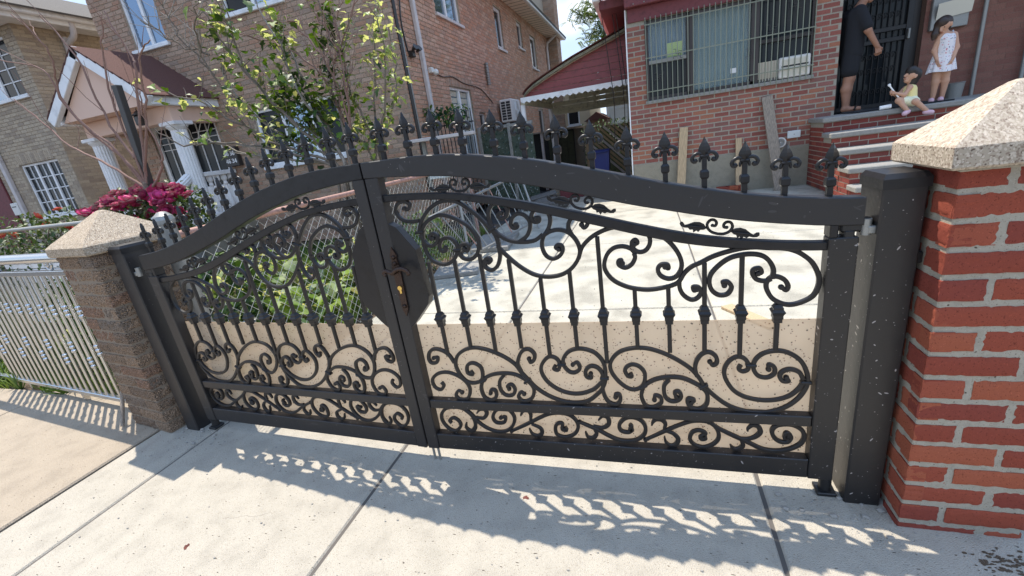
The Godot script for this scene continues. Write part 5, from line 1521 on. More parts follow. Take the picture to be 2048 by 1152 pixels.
func portico() -> void:
	var p := thing("portico", "white and peach gabled portico with fluted columns in front of the glazed door", "portico", Vector3(-8.87, 0, -7.1))
	var zf := 1.26    # gable front
	var hw := 1.17
	var ye := 2.84; var ya := 3.70
	# roof: shingle courses on both slopes
	var sl := Vector2(hw, ya - ye).length() + 0.12
	var ang := atan2(ya - ye, hw)
	for sg in [-1.0, 1.0]:
		var n := 9
		for k in n:
			var t := (k + 0.5) / n
			var c := Vector3(sg * (hw + 0.1) * (1.0 - t), ye - 0.05 + (ya - ye + 0.05) * t + 0.05, zf / 2.0 + 0.035)
			part("shingle_course", boxm(Vector3(sl / n + 0.03, 0.022, zf + 0.07)), M.shingle, p, Transform3D(Basis(Vector3.BACK, -sg * (ang + 0.06)), c))
	var ti := mb()
	for sg in [-1.0, 1.0]:
		var c := Vector3(sg * hw / 2.0, (ye + ya) / 2.0 - 0.05, zf + 0.02)
		bx(ti, c, Vector3(sl + 0.04, 0.17, 0.09), 0.008, Basis(Vector3.BACK, -sg * ang))
		bx(ti, Vector3(sg * (hw - 0.02), ye - 0.07, zf / 2.0), Vector3(0.14, 0.16, zf), 0.008)
	part("rake_trim", ti, M.white, p)
	var gb := mb()
	prism(gb, flat_list([-hw + 0.1, ye - 0.12, hw - 0.1, ye - 0.12, 0.0, ya - 0.12]), zf - 0.10, zf - 0.04)
	part("gable", gb, M.peach, p)
	var bm := mb()
	span(bm, Vector3(-hw + 0.1, ye - 0.40, zf - 0.52), Vector3(hw - 0.02, ye - 0.13, zf - 0.30), 0.01)
	for sg in [-1.0, 1.0]: span(bm, Vector3(sg * 1.0 - 0.1, ye - 0.40, 0.0), Vector3(sg * 1.0 + 0.1, ye - 0.13, zf - 0.52), 0.01)
	span(bm, Vector3(-hw + 0.1, ye - 0.13, 0.0), Vector3(hw - 0.1, ye - 0.10, zf - 0.1))
	part("beam", bm, M.peach, p)
	for sg in [-1.0, 1.0]:
		var st := mb()
		var x: float = sg * 1.0 + (0.05 if sg > 0 else 0.0)
		fluted(st, Vector3(x, 0.82, zf - 0.42), Vector3(x, ye - 0.46, zf - 0.42), 0.125)
		var col := part("column", st, M.white_trim, p)
		var cap := mb()
		bx(cap, Vector3(x, ye - 0.43, zf - 0.42), Vector3(0.36, 0.06, 0.36), 0.008)
		lathe(cap, [Vector2(0.0, 0), Vector2(0.13, 0), Vector2(0.17, 0.05), Vector2(0.17, 0.07), Vector2(0, 0.07)], 16, Vector3(x, ye - 0.53, zf - 0.42))
		part("capital", cap, M.white_trim, col)
		part("column_base", boxm(Vector3(0.34, 0.12, 0.34), 0.01), M.white_trim, col, Transform3D(Basis(), Vector3(x, 0.76, zf - 0.42)))
	part("porch_floor", spanm(Vector3(-1.2, -0.02, 0.0), Vector3(1.25, 0.70, zf - 0.2), 0.01), M.foundation, p)
	for k in 4: part("step", spanm(Vector3(-1.1, -0.02, zf - 0.2 + k * 0.28), Vector3(0.9, 0.56 - k * 0.14, zf + 0.08 + k * 0.28), 0.008), M.tread, p)
	# balustrades: along the right side of the porch and down the steps
	part("rail", spanm(Vector3(0.98, 1.48, 0.02), Vector3(1.14, 1.56, zf - 0.55), 0.01), M.white_trim, p)
	for k in 5: part("baluster", turned(0.78), M.white_trim, p, Transform3D(Basis(), Vector3(1.06, 0.70, 0.12 + k * 0.155)))
	var hr := mb()
	fluted(hr, Vector3(1.02, 1.50, zf - 0.32), Vector3(1.02, 0.86, zf + 0.72), 0.085, 12)
	part("handrail", hr, M.white_trim, p)
	part("newel", boxm(Vector3(0.2, 0.95, 0.2), 0.01), M.white_trim, p, Transform3D(Basis(), Vector3(1.02, 0.45, zf + 0.80)))
	for k in 4: part("baluster", turned(0.62), M.white_trim, p, Transform3D(Basis(), Vector3(1.02, 0.62 - k * 0.14, zf - 0.12 + k * 0.23)))
	var lp := thing("porch_lamp", "small black lantern hanging under the gable of the portico", "lamp", Vector3(-8.2, 2.52, -5.95))
	var ls := mb()
	bx(ls, Vector3.ZERO, Vector3(0.12, 0.16, 0.12), 0.02)
	lathe(ls, [Vector2(0.10, 0.08), Vector2(0.0, 0.17)], 8)
	part("lantern", ls, M.frame_dark, lp)
	part("chain", rod(Vector3(0, 0.15, 0), Vector3(0, 0.22, 0), 0.006, 5), M.frame_dark, lp)


func turned(hh: float) -> SurfaceTool:
	var st := mb()
	var k := hh / 0.78
	lathe(st, [Vector2(0.05, 0), Vector2(0.05, 0.06 * k), Vector2(0.032, 0.08 * k), Vector2(0.045, 0.14 * k), Vector2(0.058, 0.24 * k), Vector2(0.05, 0.36 * k), Vector2(0.03, 0.5 * k), Vector2(0.026, 0.58 * k), Vector2(0.04, 0.62 * k), Vector2(0.028, 0.66 * k), Vector2(0.05, 0.7 * k), Vector2(0.05, 0.78 * k)], 10)
	return st


# ------------------------------------------------------------------ beige house at the far left
func beige_house() -> void:
	var o := Vector3(-12.35, 0, -7.1)
	var h := thing("brick_house", "beige brick house at the far left with white muntin windows", "house", o)
	var W := 7.0
	var fh := [Rect2(3.4, 3.72, 3.22, 1.15), Rect2(5.22, 1.16, 1.40, 1.22)]
	var st := mb()
	wall_slab(st, Vector3(-W, 0, -0.002), Vector3.BACK, W, 5.2, 0.22, fh)
	span(st, Vector3(-0.222, 0, -9), Vector3(-0.002, 5.2, -0.225))
	part("wall", st, M.mortar_tan, h)
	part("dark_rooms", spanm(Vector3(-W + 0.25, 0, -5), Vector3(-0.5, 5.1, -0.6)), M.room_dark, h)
	var list := []
	courses(list, o + Vector3(-W, 0, 0), Vector3.BACK, W, 5.1, 0.0735, 0.2, 0.013, fh, 5)
	courses(list, o, Vector3.RIGHT, 9.0, 5.1, 0.0735, 0.2, 0.013, [], 5, 0.008, 0.007)
	lay(h, list, "beige_house", "brick", 300)
	for f in fh:
		for k in int(f.size.x / 0.07):
			part("soldier_brick", boxm(Vector3(0.055, 0.2, 0.03)), M.beige_house[k % 5], h, Transform3D(Basis(), Vector3(-W + f.position.x + 0.035 + k * 0.07, f.end.y + 0.11, -0.004)))
	window(h, o + Vector3(-W + fh[0].position.x, fh[0].position.y, 0), Vector3.BACK, fh[0].size.x, fh[0].size.y, {"cols": 4, "mx": 2, "my": 4, "glass": [M.glass_sky, M.glass_dark]})
	window(h, o + Vector3(-W + fh[1].position.x, fh[1].position.y, 0), Vector3.BACK, fh[1].size.x, fh[1].size.y, {"cols": 3, "mx": 2, "my": 4})
	part("soffit", spanm(Vector3(-W, 5.02, -9), Vector3(0.42, 5.06, 0.42)), M.white, h)
	part("fascia", spanm(Vector3(0.42, 5.0, -9), Vector3(0.47, 5.22, 0.44), 0.01), M.white, h)
	part("fascia", spanm(Vector3(-W, 5.0, 0.42), Vector3(0.42, 5.22, 0.47), 0.01), M.white, h)
	part("gutter", spanm(Vector3(0.47, 5.09, -9), Vector3(0.58, 5.22, 0.5), 0.02), M.white_trim, h)
	part("gutter", spanm(Vector3(-W, 5.09, 0.47), Vector3(0.58, 5.22, 0.58), 0.02), M.white_trim, h)
	for k in 6:
		var t := k / 6.0
		part("shingle_course", boxm(Vector3(0.55, 0.035, 9.4)), M.shingle_grey, h, Transform3D(Basis(Vector3.BACK, -0.42), Vector3(0.40 - 0.46 * k, 5.30 + 0.205 * k, -4.2)))
	var ds := mb()
	var pts := smooth3([Vector3(0.46, 5.1, -0.85), Vector3(0.40, 4.85, -0.85), Vector3(0.12, 4.72, -0.85), Vector3(0.07, 4.5, -0.85), Vector3(0.07, 0.3, -0.85)], 4)
	tube(ds, pts, 0.06, 8)
	part("downspout", ds, M.pale_trim, h)
	part("downspout", spanm(Vector3(-2.33, 0.2, 0.01), Vector3(-2.22, 3.0, 0.09), 0.01), M.pale_trim, h)
	part("red_door", spanm(Vector3(-3.7, 0.5, 0.0), Vector3(-2.65, 2.55, 0.05), 0.01), M.maroon, h)
	var mx := thing("mailbox", "small white mailbox on the beige brick wall beside the dark red door", "mailbox", o + Vector3(-2.48, 1.28, 0.0))
	part("case", spanm(Vector3(-0.14, 0, 0), Vector3(0.12, 0.3, 0.1), 0.015), M.plastic_white, mx)
	part("slot", spanm(Vector3(-0.09, 0.2, 0.1), Vector3(0.07, 0.22, 0.104)), M.fin_dark, mx)


# ------------------------------------------------------------------ carport awning and the back of the driveway
func awning() -> void:
	var a := thing("awning", "red metal carport awning with a white scalloped edge between the houses", "awning", Vector3(-0.25, 0, -9.0))
	# front end: horizontal slats below a curved slope
	var prof := [Vector2(0.0, 2.88), Vector2(-0.3, 2.78), Vector2(-1.0, 2.56), Vector2(-1.5, 2.37), Vector2(-1.8, 2.24), Vector2(-1.96, 2.14), Vector2(-2.03, 2.06)]
	var top_at := func(x: float) -> float:
		for i in prof.size() - 1:
			if x <= prof[i].x and x >= prof[i + 1].x: return lerpf(prof[i].y, prof[i + 1].y, (prof[i].x - x) / (prof[i].x - prof[i + 1].x))
		return 2.06
	var x_at := func(y: float) -> float:
		for i in prof.size() - 1:
			if y <= prof[i].y and y >= prof[i + 1].y: return lerpf(prof[i].x, prof[i + 1].x, (prof[i].y - y) / (prof[i].y - prof[i + 1].y))
		return -2.03 if y < 2.1 else 0.0
	var y := 2.06
	while y < 2.85:
		var y2 := minf(y + 0.115, 2.87)
		var st := mb()
		var x1: float = x_at.call(y + 0.001)
		var x2: float = x_at.call(y2)
		prism(st, PackedVector2Array([Vector2(x1, y + 0.002), Vector2(-0.001, y + 0.002), Vector2(-0.001, y2 - 0.004), Vector2(minf(x2, -0.002), y2 - 0.004)]), 0.0, 0.012, Transform3D(Basis.from_euler(Vector3(-0.06, 0, 0)), Vector3(0, 0.12, -0.0 )).translated_local(Vector3(0, -0.12, 0)))
		part("end_slat", st, M.awning_red, a)
		y = y2
	# white scalloped edge
	var sc := PackedVector2Array([Vector2(-2.05, 2.075), Vector2(0.0, 2.075)])
	var n := 18
	for k in n * 4 + 1:
		var x := -2.05 * k / (n * 4.0)
		sc.append(Vector2(x, 1.985 + 0.018 * cos(k * PI / 2)))
	var ss := mb()
	prism(ss, sc, 0.02, 0.032)
	part("scalloped_edge", ss, M.white, a)
	# curved pans of the roof: ribs run down the slope, seen from below
	var L := 2.9
	for k in 12:
		var z0 := -L * k / 12.0
		var z1 := -L * (k + 1) / 12.0
		var st := mb()
		for i in prof.size() - 1:
			for q in [[z0, z1 + 0.07, 0.0], [z1 + 0.07, z1, 0.075]]:
				var A: Vector2 = prof[i] + Vector2(0, q[2] - 0.01); var B: Vector2 = prof[i + 1] + Vector2(0, q[2] - 0.01)
				quad(st, Vector3(A.x, A.y, q[0]), Vector3(B.x, B.y, q[0]), Vector3(B.x, B.y, q[1]), Vector3(A.x, A.y, q[1]), Vector3(-0.3, 1, 0))
				quad(st, Vector3(A.x, A.y - 0.012, q[0]), Vector3(B.x, B.y - 0.012, q[0]), Vector3(B.x, B.y - 0.012, q[1]), Vector3(A.x, A.y - 0.012, q[1]), Vector3(0.3, -1, 0))
			var C: Vector2 = prof[i]; var D: Vector2 = prof[i + 1]
			quad(st, Vector3(C.x, C.y - 0.022, z1 + 0.07), Vector3(D.x, D.y - 0.022, z1 + 0.07), Vector3(D.x, D.y + 0.065, z1 + 0.07), Vector3(C.x, C.y + 0.065, z1 + 0.07), Vector3.BACK)
			quad(st, Vector3(C.x, C.y - 0.022, z1 + 0.002), Vector3(D.x, D.y - 0.022, z1 + 0.002), Vector3(D.x, D.y + 0.065, z1 + 0.002), Vector3(C.x, C.y + 0.065, z1 + 0.002), Vector3.FORWARD)
		part("roof_pan", st, M.awning_under, a)
	var rd := mb()
	for i in prof.size() - 1:
		quad(rd, Vector3(prof[i].x, prof[i].y + 0.08, -0.03), Vector3(prof[i + 1].x, prof[i + 1].y + 0.08, -0.03), Vector3(prof[i + 1].x, prof[i + 1].y + 0.08, -L), Vector3(prof[i].x, prof[i].y + 0.08, -L), Vector3.UP)
	part("roof_skin", rd, M.awning_red, a)
	# far end panel and frame
	for k in 8:
		part("end_slat", spanm(Vector3(-1.95 + k * 0.2 if k > 1 else -2.0, 1.86 + k * 0.115, -L), Vector3(0.0, 1.965 + k * 0.115, -L + 0.015)), M.awning_under, a)
	var fr := mb()
	span(fr, Vector3(-2.06, 1.95, -L), Vector3(-1.98, 2.05, 0.0), 0.006)
	span(fr, Vector3(-1.98, 1.78, -L - 0.02), Vector3(0.0, 1.86, -L + 0.04), 0.006)
	span(fr, Vector3(-0.95, 1.86, -L + 0.02), Vector3(-0.88, 2.6, -L + 0.06), 0.004)
	part("beam", fr, M.awning_under, a)
	for z in [-0.06, -L + 0.05]:
		part("post", spanm(Vector3(-2.08, -0.1, z - 0.04), Vector3(-2.0, 1.95, z + 0.04), 0.006), M.white, a)
	var wr := mb()
	for x in [-0.10, -0.16, -0.34]: tube(wr, smooth3([Vector3(x - 0.08, 3.3, 0.12), Vector3(x, 2.5, 0.14), Vector3(x + 0.06, 1.7, 0.13), Vector3(x + 0.02, 0.9, 0.12)], 4), 0.008, 6)
	var w := part("hanging_wires", wr, M.frame_dark)
	w.position = Vector3(-0.25, 0, -9.0)
	tag(w, "black wires hanging in front of the red awning beside the red brick house", "wires")


func yard() -> void:
	# privacy fence with artificial leaves across the yard
	var f := thing("privacy_fence", "yard fence with green artificial leaf panels and grey posts", "fence", Vector3(-3.6, 0, -8.9))
	for x in [0.35, 0.98]: part("post", spanm(Vector3(x, -0.1, -0.04), Vector3(x + 0.06, 1.66, 0.04), 0.006), M.zinc, f)
	part("top_rail", spanm(Vector3(0.35, 1.58, -0.03), Vector3(1.5, 1.64, 0.03), 0.006), M.zinc, f)
	part("backing", spanm(Vector3(0.40, 0.0, -0.03), Vector3(1.48, 1.57, -0.01)), M.hedge, f)
	var lm := leaf_mesh(0.05, 1)
	scatter("panel_leaves", leaf_cloud(900, func(r): return Vector3(r.randf_range(0.41, 1.48), r.randf_range(0.02, 1.56), r.randf_range(0.0, 0.03)), lm, [Color(0.05, 0.10, 0.07), Color(0.08, 0.14, 0.09), Color(0.14, 0.17, 0.15), Color(0.30, 0.32, 0.30)], 0.6, 5), M.leaf_many, f)
	# black picket railing beside the house wall
	var g := thing("picket_railing", "black iron picket railing in front of the blinds window", "railing", Vector3(-3.55, 0, -7.65))
	for k in 10: part("picket", rod(Vector3(k * 0.075, 0.1, 0), Vector3(k * 0.075, 1.95, 0), 0.009, 6), M.black_iron, g)
	for y in [0.3, 1.72]: part("rail", spanm(Vector3(-0.02, y, -0.01), Vector3(0.70, y + 0.025, 0.01)), M.black_iron, g)
	var w := thing("shelf", "whitewashed plank shelf on posts in front of the side wall of the tan house", "shelf", Vector3(-3.5, 0, -6.75))
	part("plank", boxm(Vector3(1.05, 0.05, 0.28), 0.006), M.pale_trim, w, Transform3D(Basis(Vector3.UP, 0.25), Vector3(0.42, 1.52, 0)))
	for x in [0.05, 0.72]: part("leg", spanm(Vector3(x, -0.1, -0.04), Vector3(x + 0.06, 1.49, 0.02), 0.004), M.zinc, w)
	part("box", spanm(Vector3(0.12, 0.9, -0.12), Vector3(0.46, 1.12, 0.1), 0.01), M.siding, w)
	# dark shed with doors beyond the fence
	var s := thing("shed", "dark wooden shed with pale posts under the awning", "shed", Vector3(-3.55, 0, -12.2))
	part("wall", spanm(Vector3(0, -0.1, -2), Vector3(1.75, 1.40, 0)), M.room_dark, s)
	for k in 4: part("board", spanm(Vector3(1.05 + k * 0.17, 0.0, 0.002), Vector3(1.21 + k * 0.17, 1.36, 0.022), 0.003), M.dark_wood, s)
	for x in [0.02, 0.42, 0.86]: part("post", spanm(Vector3(x, -0.1, 0.0), Vector3(x + 0.07, 1.42, 0.09), 0.004), M.pale_trim, s)
	part("roof", spanm(Vector3(-0.1, 1.40, -2.1), Vector3(1.8, 1.44, 0.15)), M.wood_grey, s)
	# blue bin, lattice fence, hedge
	var b := thing("recycling_bin", "dark blue wheeled bin in front of the diagonal lattice", "bin", Vector3(-0.98, 0, -10.2))
	var bs := mb()
	square_loft(bs, [[0.17, 0.05, 0.17], [0.21, 0.82, 0.21]])
	part("body", bs, M.bin_blue, b)
	part("lid", spanm(Vector3(-0.23, 0.82, -0.24), Vector3(0.23, 0.87, 0.25), 0.02), M.bin_blue, b)
	for x in [-0.16, 0.16]: part("wheel", rod(Vector3(x - 0.025, 0.09, -0.2), Vector3(x + 0.025, 0.09, -0.2), 0.09, 14), M.fin_dark, b)
	part("handle", rod(Vector3(-0.15, 0.83, 0.27), Vector3(0.15, 0.83, 0.27), 0.016, 8), M.bin_blue, b)
	var l := thing("lattice_fence", "pale wooden fence of diagonal slats at the end of the driveway", "fence", Vector3(-1.35, 0, -11.2))
	for k in 13:
		var x := -0.3 + k * 0.115
		var a := Vector3(maxf(x, 0.0), minf(1.35, 1.35 + x * 1.0), 0)
		var e := Vector3(minf(x + 1.35, 1.1), maxf(0.0, 1.35 - (minf(x + 1.35, 1.1) - x)), 0)
		if e.x - a.x < 0.08: continue
		var d := (e - a)
		part("slat", boxm(Vector3(d.length(), 0.05, 0.018), 0.003), M.wood_pale if k % 3 else M.pale_trim, l, Transform3D(Basis(Vector3.BACK, atan2(d.y, d.x)), (a + e) / 2.0))
	for x in [0.0, 1.05]: part("post", spanm(Vector3(x - 0.04, -0.1, -0.06), Vector3(x + 0.04, 1.42, -0.01), 0.004), M.wood_pale, l)
	var hd := thing("hedge", "green hedge behind the diagonal lattice fence", "hedge", Vector3(-1.6, 0, -12.0))
	part("twigs", spanm(Vector3(0.1, 0, -0.5), Vector3(1.5, 1.35, -0.2)), M.hedge, hd)
	scatter("leaves", leaf_cloud(1400, func(r): return Vector3(r.randf_range(0, 1.6), r.randf_range(0.0, 1.5), r.randf_range(-0.6, 0.1)), leaf_mesh(0.07, 1), [Color(0.03, 0.08, 0.03), Color(0.05, 0.12, 0.04), Color(0.09, 0.17, 0.06)], 0.6, 15), M.leaf_many, hd)
	# houses far behind
	var c := thing("house", "cream rendered house behind the shed at the end of the driveway", "house", Vector3(-5.6, -0.1, -20))
	part("wall", spanm(Vector3(0, 0, -5), Vector3(3.4, 3.3, 0)), M.cream, c)
	part("roof", spanm(Vector3(-0.2, 3.3, -5.2), Vector3(3.6, 3.45, 0.25), 0.02), M.shingle_grey, c)
	for x in [1.2, 2.45]:
		window(c, Vector3(-5.6 + x, 1.6, -20), Vector3.BACK, 0.5, 0.75, {"cols": 1, "inset": -0.03})
	part("downspout", spanm(Vector3(2.05, 0, 0.01), Vector3(2.13, 3.3, 0.09)), M.white, c)
	var e := thing("house", "pale clapboard house behind the hedge at the end of the driveway", "house", Vector3(-1.45, -0.1, -19))
	part("wall", spanm(Vector3(0, 0, -5), Vector3(5, 2.9, 0)), M.siding, e)
	for k in 17: part("clapboard", spanm(Vector3(0, k * 0.17, 0.001), Vector3(5, k * 0.17 + 0.03, 0.02)), M.siding, e)
	part("roof", spanm(Vector3(-0.2, 2.9, -5.2), Vector3(5.2, 3.05, 0.25), 0.02), M.shingle_grey, e)
	part("downspout", spanm(Vector3(0.02, 0, 0.021), Vector3(0.1, 2.9, 0.09)), M.white, e)
	var ps := thing("house", "brown gabled brick outbuilding between the cream house and the clapboard house", "house", Vector3(-2.08, -0.1, -17.5))
	part("wall", spanm(Vector3(0, 0, -3), Vector3(0.75, 1.72, 0)), M.mortar_dark, ps)
	var rr := mb()
	prism(rr, flat_list([-0.08, 1.72, 0.83, 1.72, 0.38, 2.0]), -3.1, 0.1)
	part("roof", rr, M.shingle, ps)
	# rolled tarpaulin and clutter on the driveway
	var tp := thing("tarpaulin", "folded grey tarpaulin heap at the end of the driveway", "tarpaulin", Vector3(-1.95, 0, -8.3))
	var ts := mb()
	ball(ts, Vector3(0, 0.1, 0), 0.3, 8, 14, Vector3(1.3, 0.55, 0.8))
	ball(ts, Vector3(0.28, 0.08, 0.05), 0.2, 7, 12, Vector3(1.3, 0.6, 0.9))
	part("heap", ts, M.cloth_grey, tp)
	part("fold", boxm(Vector3(0.5, 0.03, 0.2), 0.012), M.cloth_grey, tp, Transform3D(Basis.from_euler(Vector3(0.2, 0.3, 0.15)), Vector3(0.05, 0.26, 0.05)))
	var rb := thing("crate", "dark red crate beside the grey tarpaulin", "crate", Vector3(-1.55, 0, -9.6))
	part("box", spanm(Vector3(-0.25, 0, -0.2), Vector3(0.25, 0.36, 0.2), 0.01), M.maroon, rb)
	part("lid", spanm(Vector3(-0.27, 0.36, -0.22), Vector3(0.27, 0.40, 0.22), 0.008), M.maroon, rb)
	# old metal handrail lying tilted against the chain link fence
	var hr := thing("old_railing", "old grey metal stair railing propped against the chain link fence", "railing", Vector3(-1.95, 0, -5.9))
	var A := Vector3(-0.42, 0.62, 1.45); var B := Vector3(0.05, 0.82, -0.9)
	part("top_rail", rod(A, B, 0.02, 8), M.zinc, hr)
	part("bottom_rail", rod(Vector3(-0.1, 0.10, 1.35), Vector3(0.32, 0.12, -0.6), 0.014, 8), M.zinc, hr)
	for k in 13:
		var t := k / 12.0
		part("picket", rod(A.lerp(B, t), Vector3(-0.1, 0.10, 1.35).lerp(Vector3(0.32, 0.12, -0.6), t), 0.008, 6), M.rust_pink if k % 5 == 2 else M.zinc, hr)
	for q in [[Vector3(-0.05, 0.0, 1.35), Vector3(-0.12, 0.7, 1.2)], [Vector3(0.34, 0.0, -0.55), Vector3(0.05, 0.84, -0.88)]]: part("leg", rod(q[0], q[1], 0.018, 8), M.zinc, hr)
	for k in 3:
		var st := mb()
		var path := []
		for i in 14:
			var a := i * 0.6
			path.append(A.lerp(B, 0.15 + 0.25 * k) + Vector3(0.03 + 0.002 * i, -0.12 + sin(a) * (0.06 - i * 0.003), cos(a) * (0.06 - i * 0.003)))
		tube(st, path, 0.006, 5)
		part("rail_scroll", st, M.zinc, hr)
	# paving stone and planks by the fence
	tag(part("paving_stone", boxm(Vector3(0.5, 0.05, 0.42), 0.008), M.tread, null, Transform3D(Basis(Vector3.UP, 0.25), Vector3(-2.08, 0.024, -4.35))), "grey paving stone lying on the driveway beside the chain link fence", "paving stone")
	tag(part("paving_stone", boxm(Vector3(0.55, 0.06, 0.9), 0.008), M.tread, null, Transform3D(Basis(Vector3.UP, 0.1), Vector3(-2.05, 0.029, -5.6))), "long grey slab under the propped old railing", "paving stone")
	tag(part("board", boxm(Vector3(0.09, 0.02, 0.42), 0.003), M.wood_pale, null, Transform3D(Basis(Vector3.UP, 0.55), Vector3(0.60, 0.009, -2.95))), "yellowish offcut board lying flat on the driveway behind the right leaf", "board")


func chain_link() -> void:
	var X := -2.40
	var f := thing("chain_link_fence", "galvanised chain link fence with a rusty pink top rail along the garden", "fence", Vector3(X, 0, -1.70))
	var L := 4.3
	var Hh := 1.06
	var st := mb()
	var c := 0.082
	var nn := int((L + Hh) / c)
	for k in nn:
		for sg in [0, 1]:
			# y = (z - s) or its mirror, clipped to the rectangle
			var s := -Hh + k * c
			var z0 := maxf(s, 0.0); var z1 := minf(s + Hh, L)
			if z1 - z0 < 0.02: continue
			var y0 := z0 - s; var y1 := z1 - s
			if sg: y0 = Hh - y0; y1 = Hh - y1
			var m := int((z1 - z0) / c * 2.0) + 1
			var pts := []
			for i in m + 1:
				var t := float(i) / m
				pts.append(Vector3(0.003 * (1 if sg else -1), lerpf(y0, y1, t) + 0.02, -lerpf(z0, z1, t)))
			tube(st, [pts[0], pts[m]], 0.0016, 4, false)
	var w := part("wire_mesh", st, M.zinc_light, f)
	w.set_meta("kind", "stuff")
	part("top_rail", rod(Vector3(0, 1.08, 0.0), Vector3(0, 1.08, -L), 0.021, 10), M.rust_pink, f)
	for z in [-1.9, -L]: part("line_post", rod(Vector3(-0.03, -0.1, z), Vector3(-0.03, 1.1, z), 0.025, 10), M.rust_pink, f)
	var ps := mb()
	tube(ps, [Vector3(0, -0.1, 0.03), Vector3(0, 1.16, 0.03)], 0.044, 14)
	lathe(ps, [Vector2(0.05, 1.15), Vector2(0.05, 1.17), Vector2(0.042, 1.19), Vector2(0.02, 1.21), Vector2(0.0, 1.213)], 14, Vector3(0, 0, 0.03))
	part("end_post", ps, M.zinc, f)


func steel_fence() -> void:
	var f := thing("steel_fence", "polished stainless steel picket fence left of the brown pillar", "fence", Vector3(-3.08, 0, -1.60), -deg_to_rad(7.0))
	# runs to the left (-x) from the pillar
	part("handrail", rod(Vector3(0, 1.035, 0), Vector3(-2.4, 1.035, 0), 0.032, 14), M.steel, f)
	part("upper_rail", spanm(Vector3(-2.4, 0.925, -0.016), Vector3(0, 0.958, 0.016), 0.004), M.steel, f)
	part("bottom_rail", spanm(Vector3(-2.4, 0.055, -0.016), Vector3(0, 0.085, 0.016), 0.004), M.steel, f)
	part("end_post", spanm(Vector3(-0.02, 0.0, -0.018), Vector3(0.02, 0.925, 0.018), 0.004), M.steel, f)
	for k in 22:
		var x := -0.085 - k * 0.083
		var o := part("picket", rod(Vector3(x, 0.085, 0), Vector3(x, 0.925, 0), 0.0105, 10), M.steel, f)
		if k % 2 == 0:
			var st := mb()
			for q in [0.30 + 0.05 * (k % 4), 0.66]:
				for j in 3:
					lathe(st, [Vector2(0.0105, -0.013), Vector2(0.0155, -0.006), Vector2(0.0155, 0.006), Vector2(0.0105, 0.013)], 12, Vector3(x, q + j * 0.028, 0))
			part("beads", st, M.steel, o)
	for k in 3:
		var x := -0.36 - k * 0.72
		var st := mb()
		var path := []
		for i in 15: path.append(Vector3(x + cos(i * TAU / 14) * 0.036, 0.992 + sin(i * TAU / 14) * 0.030, 0))
		tube(st, path, 0.007, 7)
		ball(st, Vector3(x, 0.992, 0), 0.016, 5, 8)
		part("ring", st, M.steel, f)
	for x in [-0.75, -1.55]: part("foot", spanm(Vector3(x - 0.015, -0.02, -0.015), Vector3(x + 0.015, 0.055, 0.015)), M.steel, f)
	tag(part("loose_strip", rod(Vector3(-3.06, 0.02, -1.44), Vector3(-3.13, 0.24, -1.57), 0.012, 6), M.wood_grey), "short grey strip leaning on the foot of the steel fence", "strip")
	# low second rail behind and the pale planter wall of the next garden
	var g := thing("white_planter", "white planter wall seen through the steel fence", "planter", Vector3(-6.0, 0, -3.0), -0.12)
	for k in 5: part("plank", spanm(Vector3(-1.4, 0.02 + k * 0.17, -0.02), Vector3(0.9, 0.18 + k * 0.17, 0.02), 0.004), M.white, g)
	tag(part("handrail_pipe", rod(Vector3(-3.35, 1.19, -1.95), Vector3(-6.4, 1.19, -2.45), 0.014, 8), M.zinc), "thin grey pipe rail in front of the left rose bush", "rail")


# ------------------------------------------------------------------ plants
func leaf_mesh(size: float, kind: int) -> ArrayMesh:
	var st := mb()
	var out := []
	if kind == 0:   # lobed fig leaf
		for p in [[0.0, 0.0], [0.16, 0.05], [0.34, 0.14], [0.28, 0.26], [0.46, 0.44], [0.40, 0.58], [0.24, 0.55], [0.22, 0.72], [0.14, 0.92], [0.0, 1.05]]: out.append(Vector2(p[0], p[1]))
	else:
		for p in [[0.0, 0.0], [0.16, 0.15], [0.25, 0.4], [0.20, 0.7], [0.0, 1.0]]: out.append(Vector2(p[0], p[1]))
	for i in out.size() - 1:
		for sg in [-1.0, 1.0]:
			var a: Vector2 = out[i]; var b: Vector2 = out[i + 1]
			var f := func(v: Vector2) -> Vector3: return Vector3(v.x * sg, -0.35 * v.y * v.y + 0.22 * absf(v.x), v.y) * size
			var m := func(t: float) -> Vector3: return Vector3(0, -0.35 * t * t, t) * size
			if a.x > 0.0: flat(st, f.call(a), f.call(b), m.call(a.y), Vector3.UP)
			if b.x > 0.0: flat(st, m.call(a.y), f.call(b), m.call(b.y), Vector3.UP)
	return st.commit()


func leaf_cloud(n: int, where: Callable, lm: Mesh, cols: Array, tilt: float, sd: int) -> MultiMesh:
	var r := RandomNumberGenerator.new()
	r.seed = sd
	var mm := MultiMesh.new()
	mm.transform_format = MultiMesh.TRANSFORM_3D
	mm.use_colors = true
	mm.mesh = lm
	mm.instance_count = n
	for i in n:
		var s := r.randf_range(0.6, 1.2)
		mm.set_instance_transform(i, Transform3D(Basis.from_euler(Vector3(r.randf_range(-1.2, 1.2) * (0.4 + tilt), r.randf() * TAU, r.randf_range(-1, 1) * tilt)).scaled(Vector3(s, s, s)), where.call(r)))
		mm.set_instance_color(i, cols[r.randi() % cols.size()])
	return mm


func vecs(a: Array) -> Array:
	var o := []
	for k in range(0, a.size(), 3): o.append(Vector3(a[k], a[k + 1], a[k + 2]))
	return o


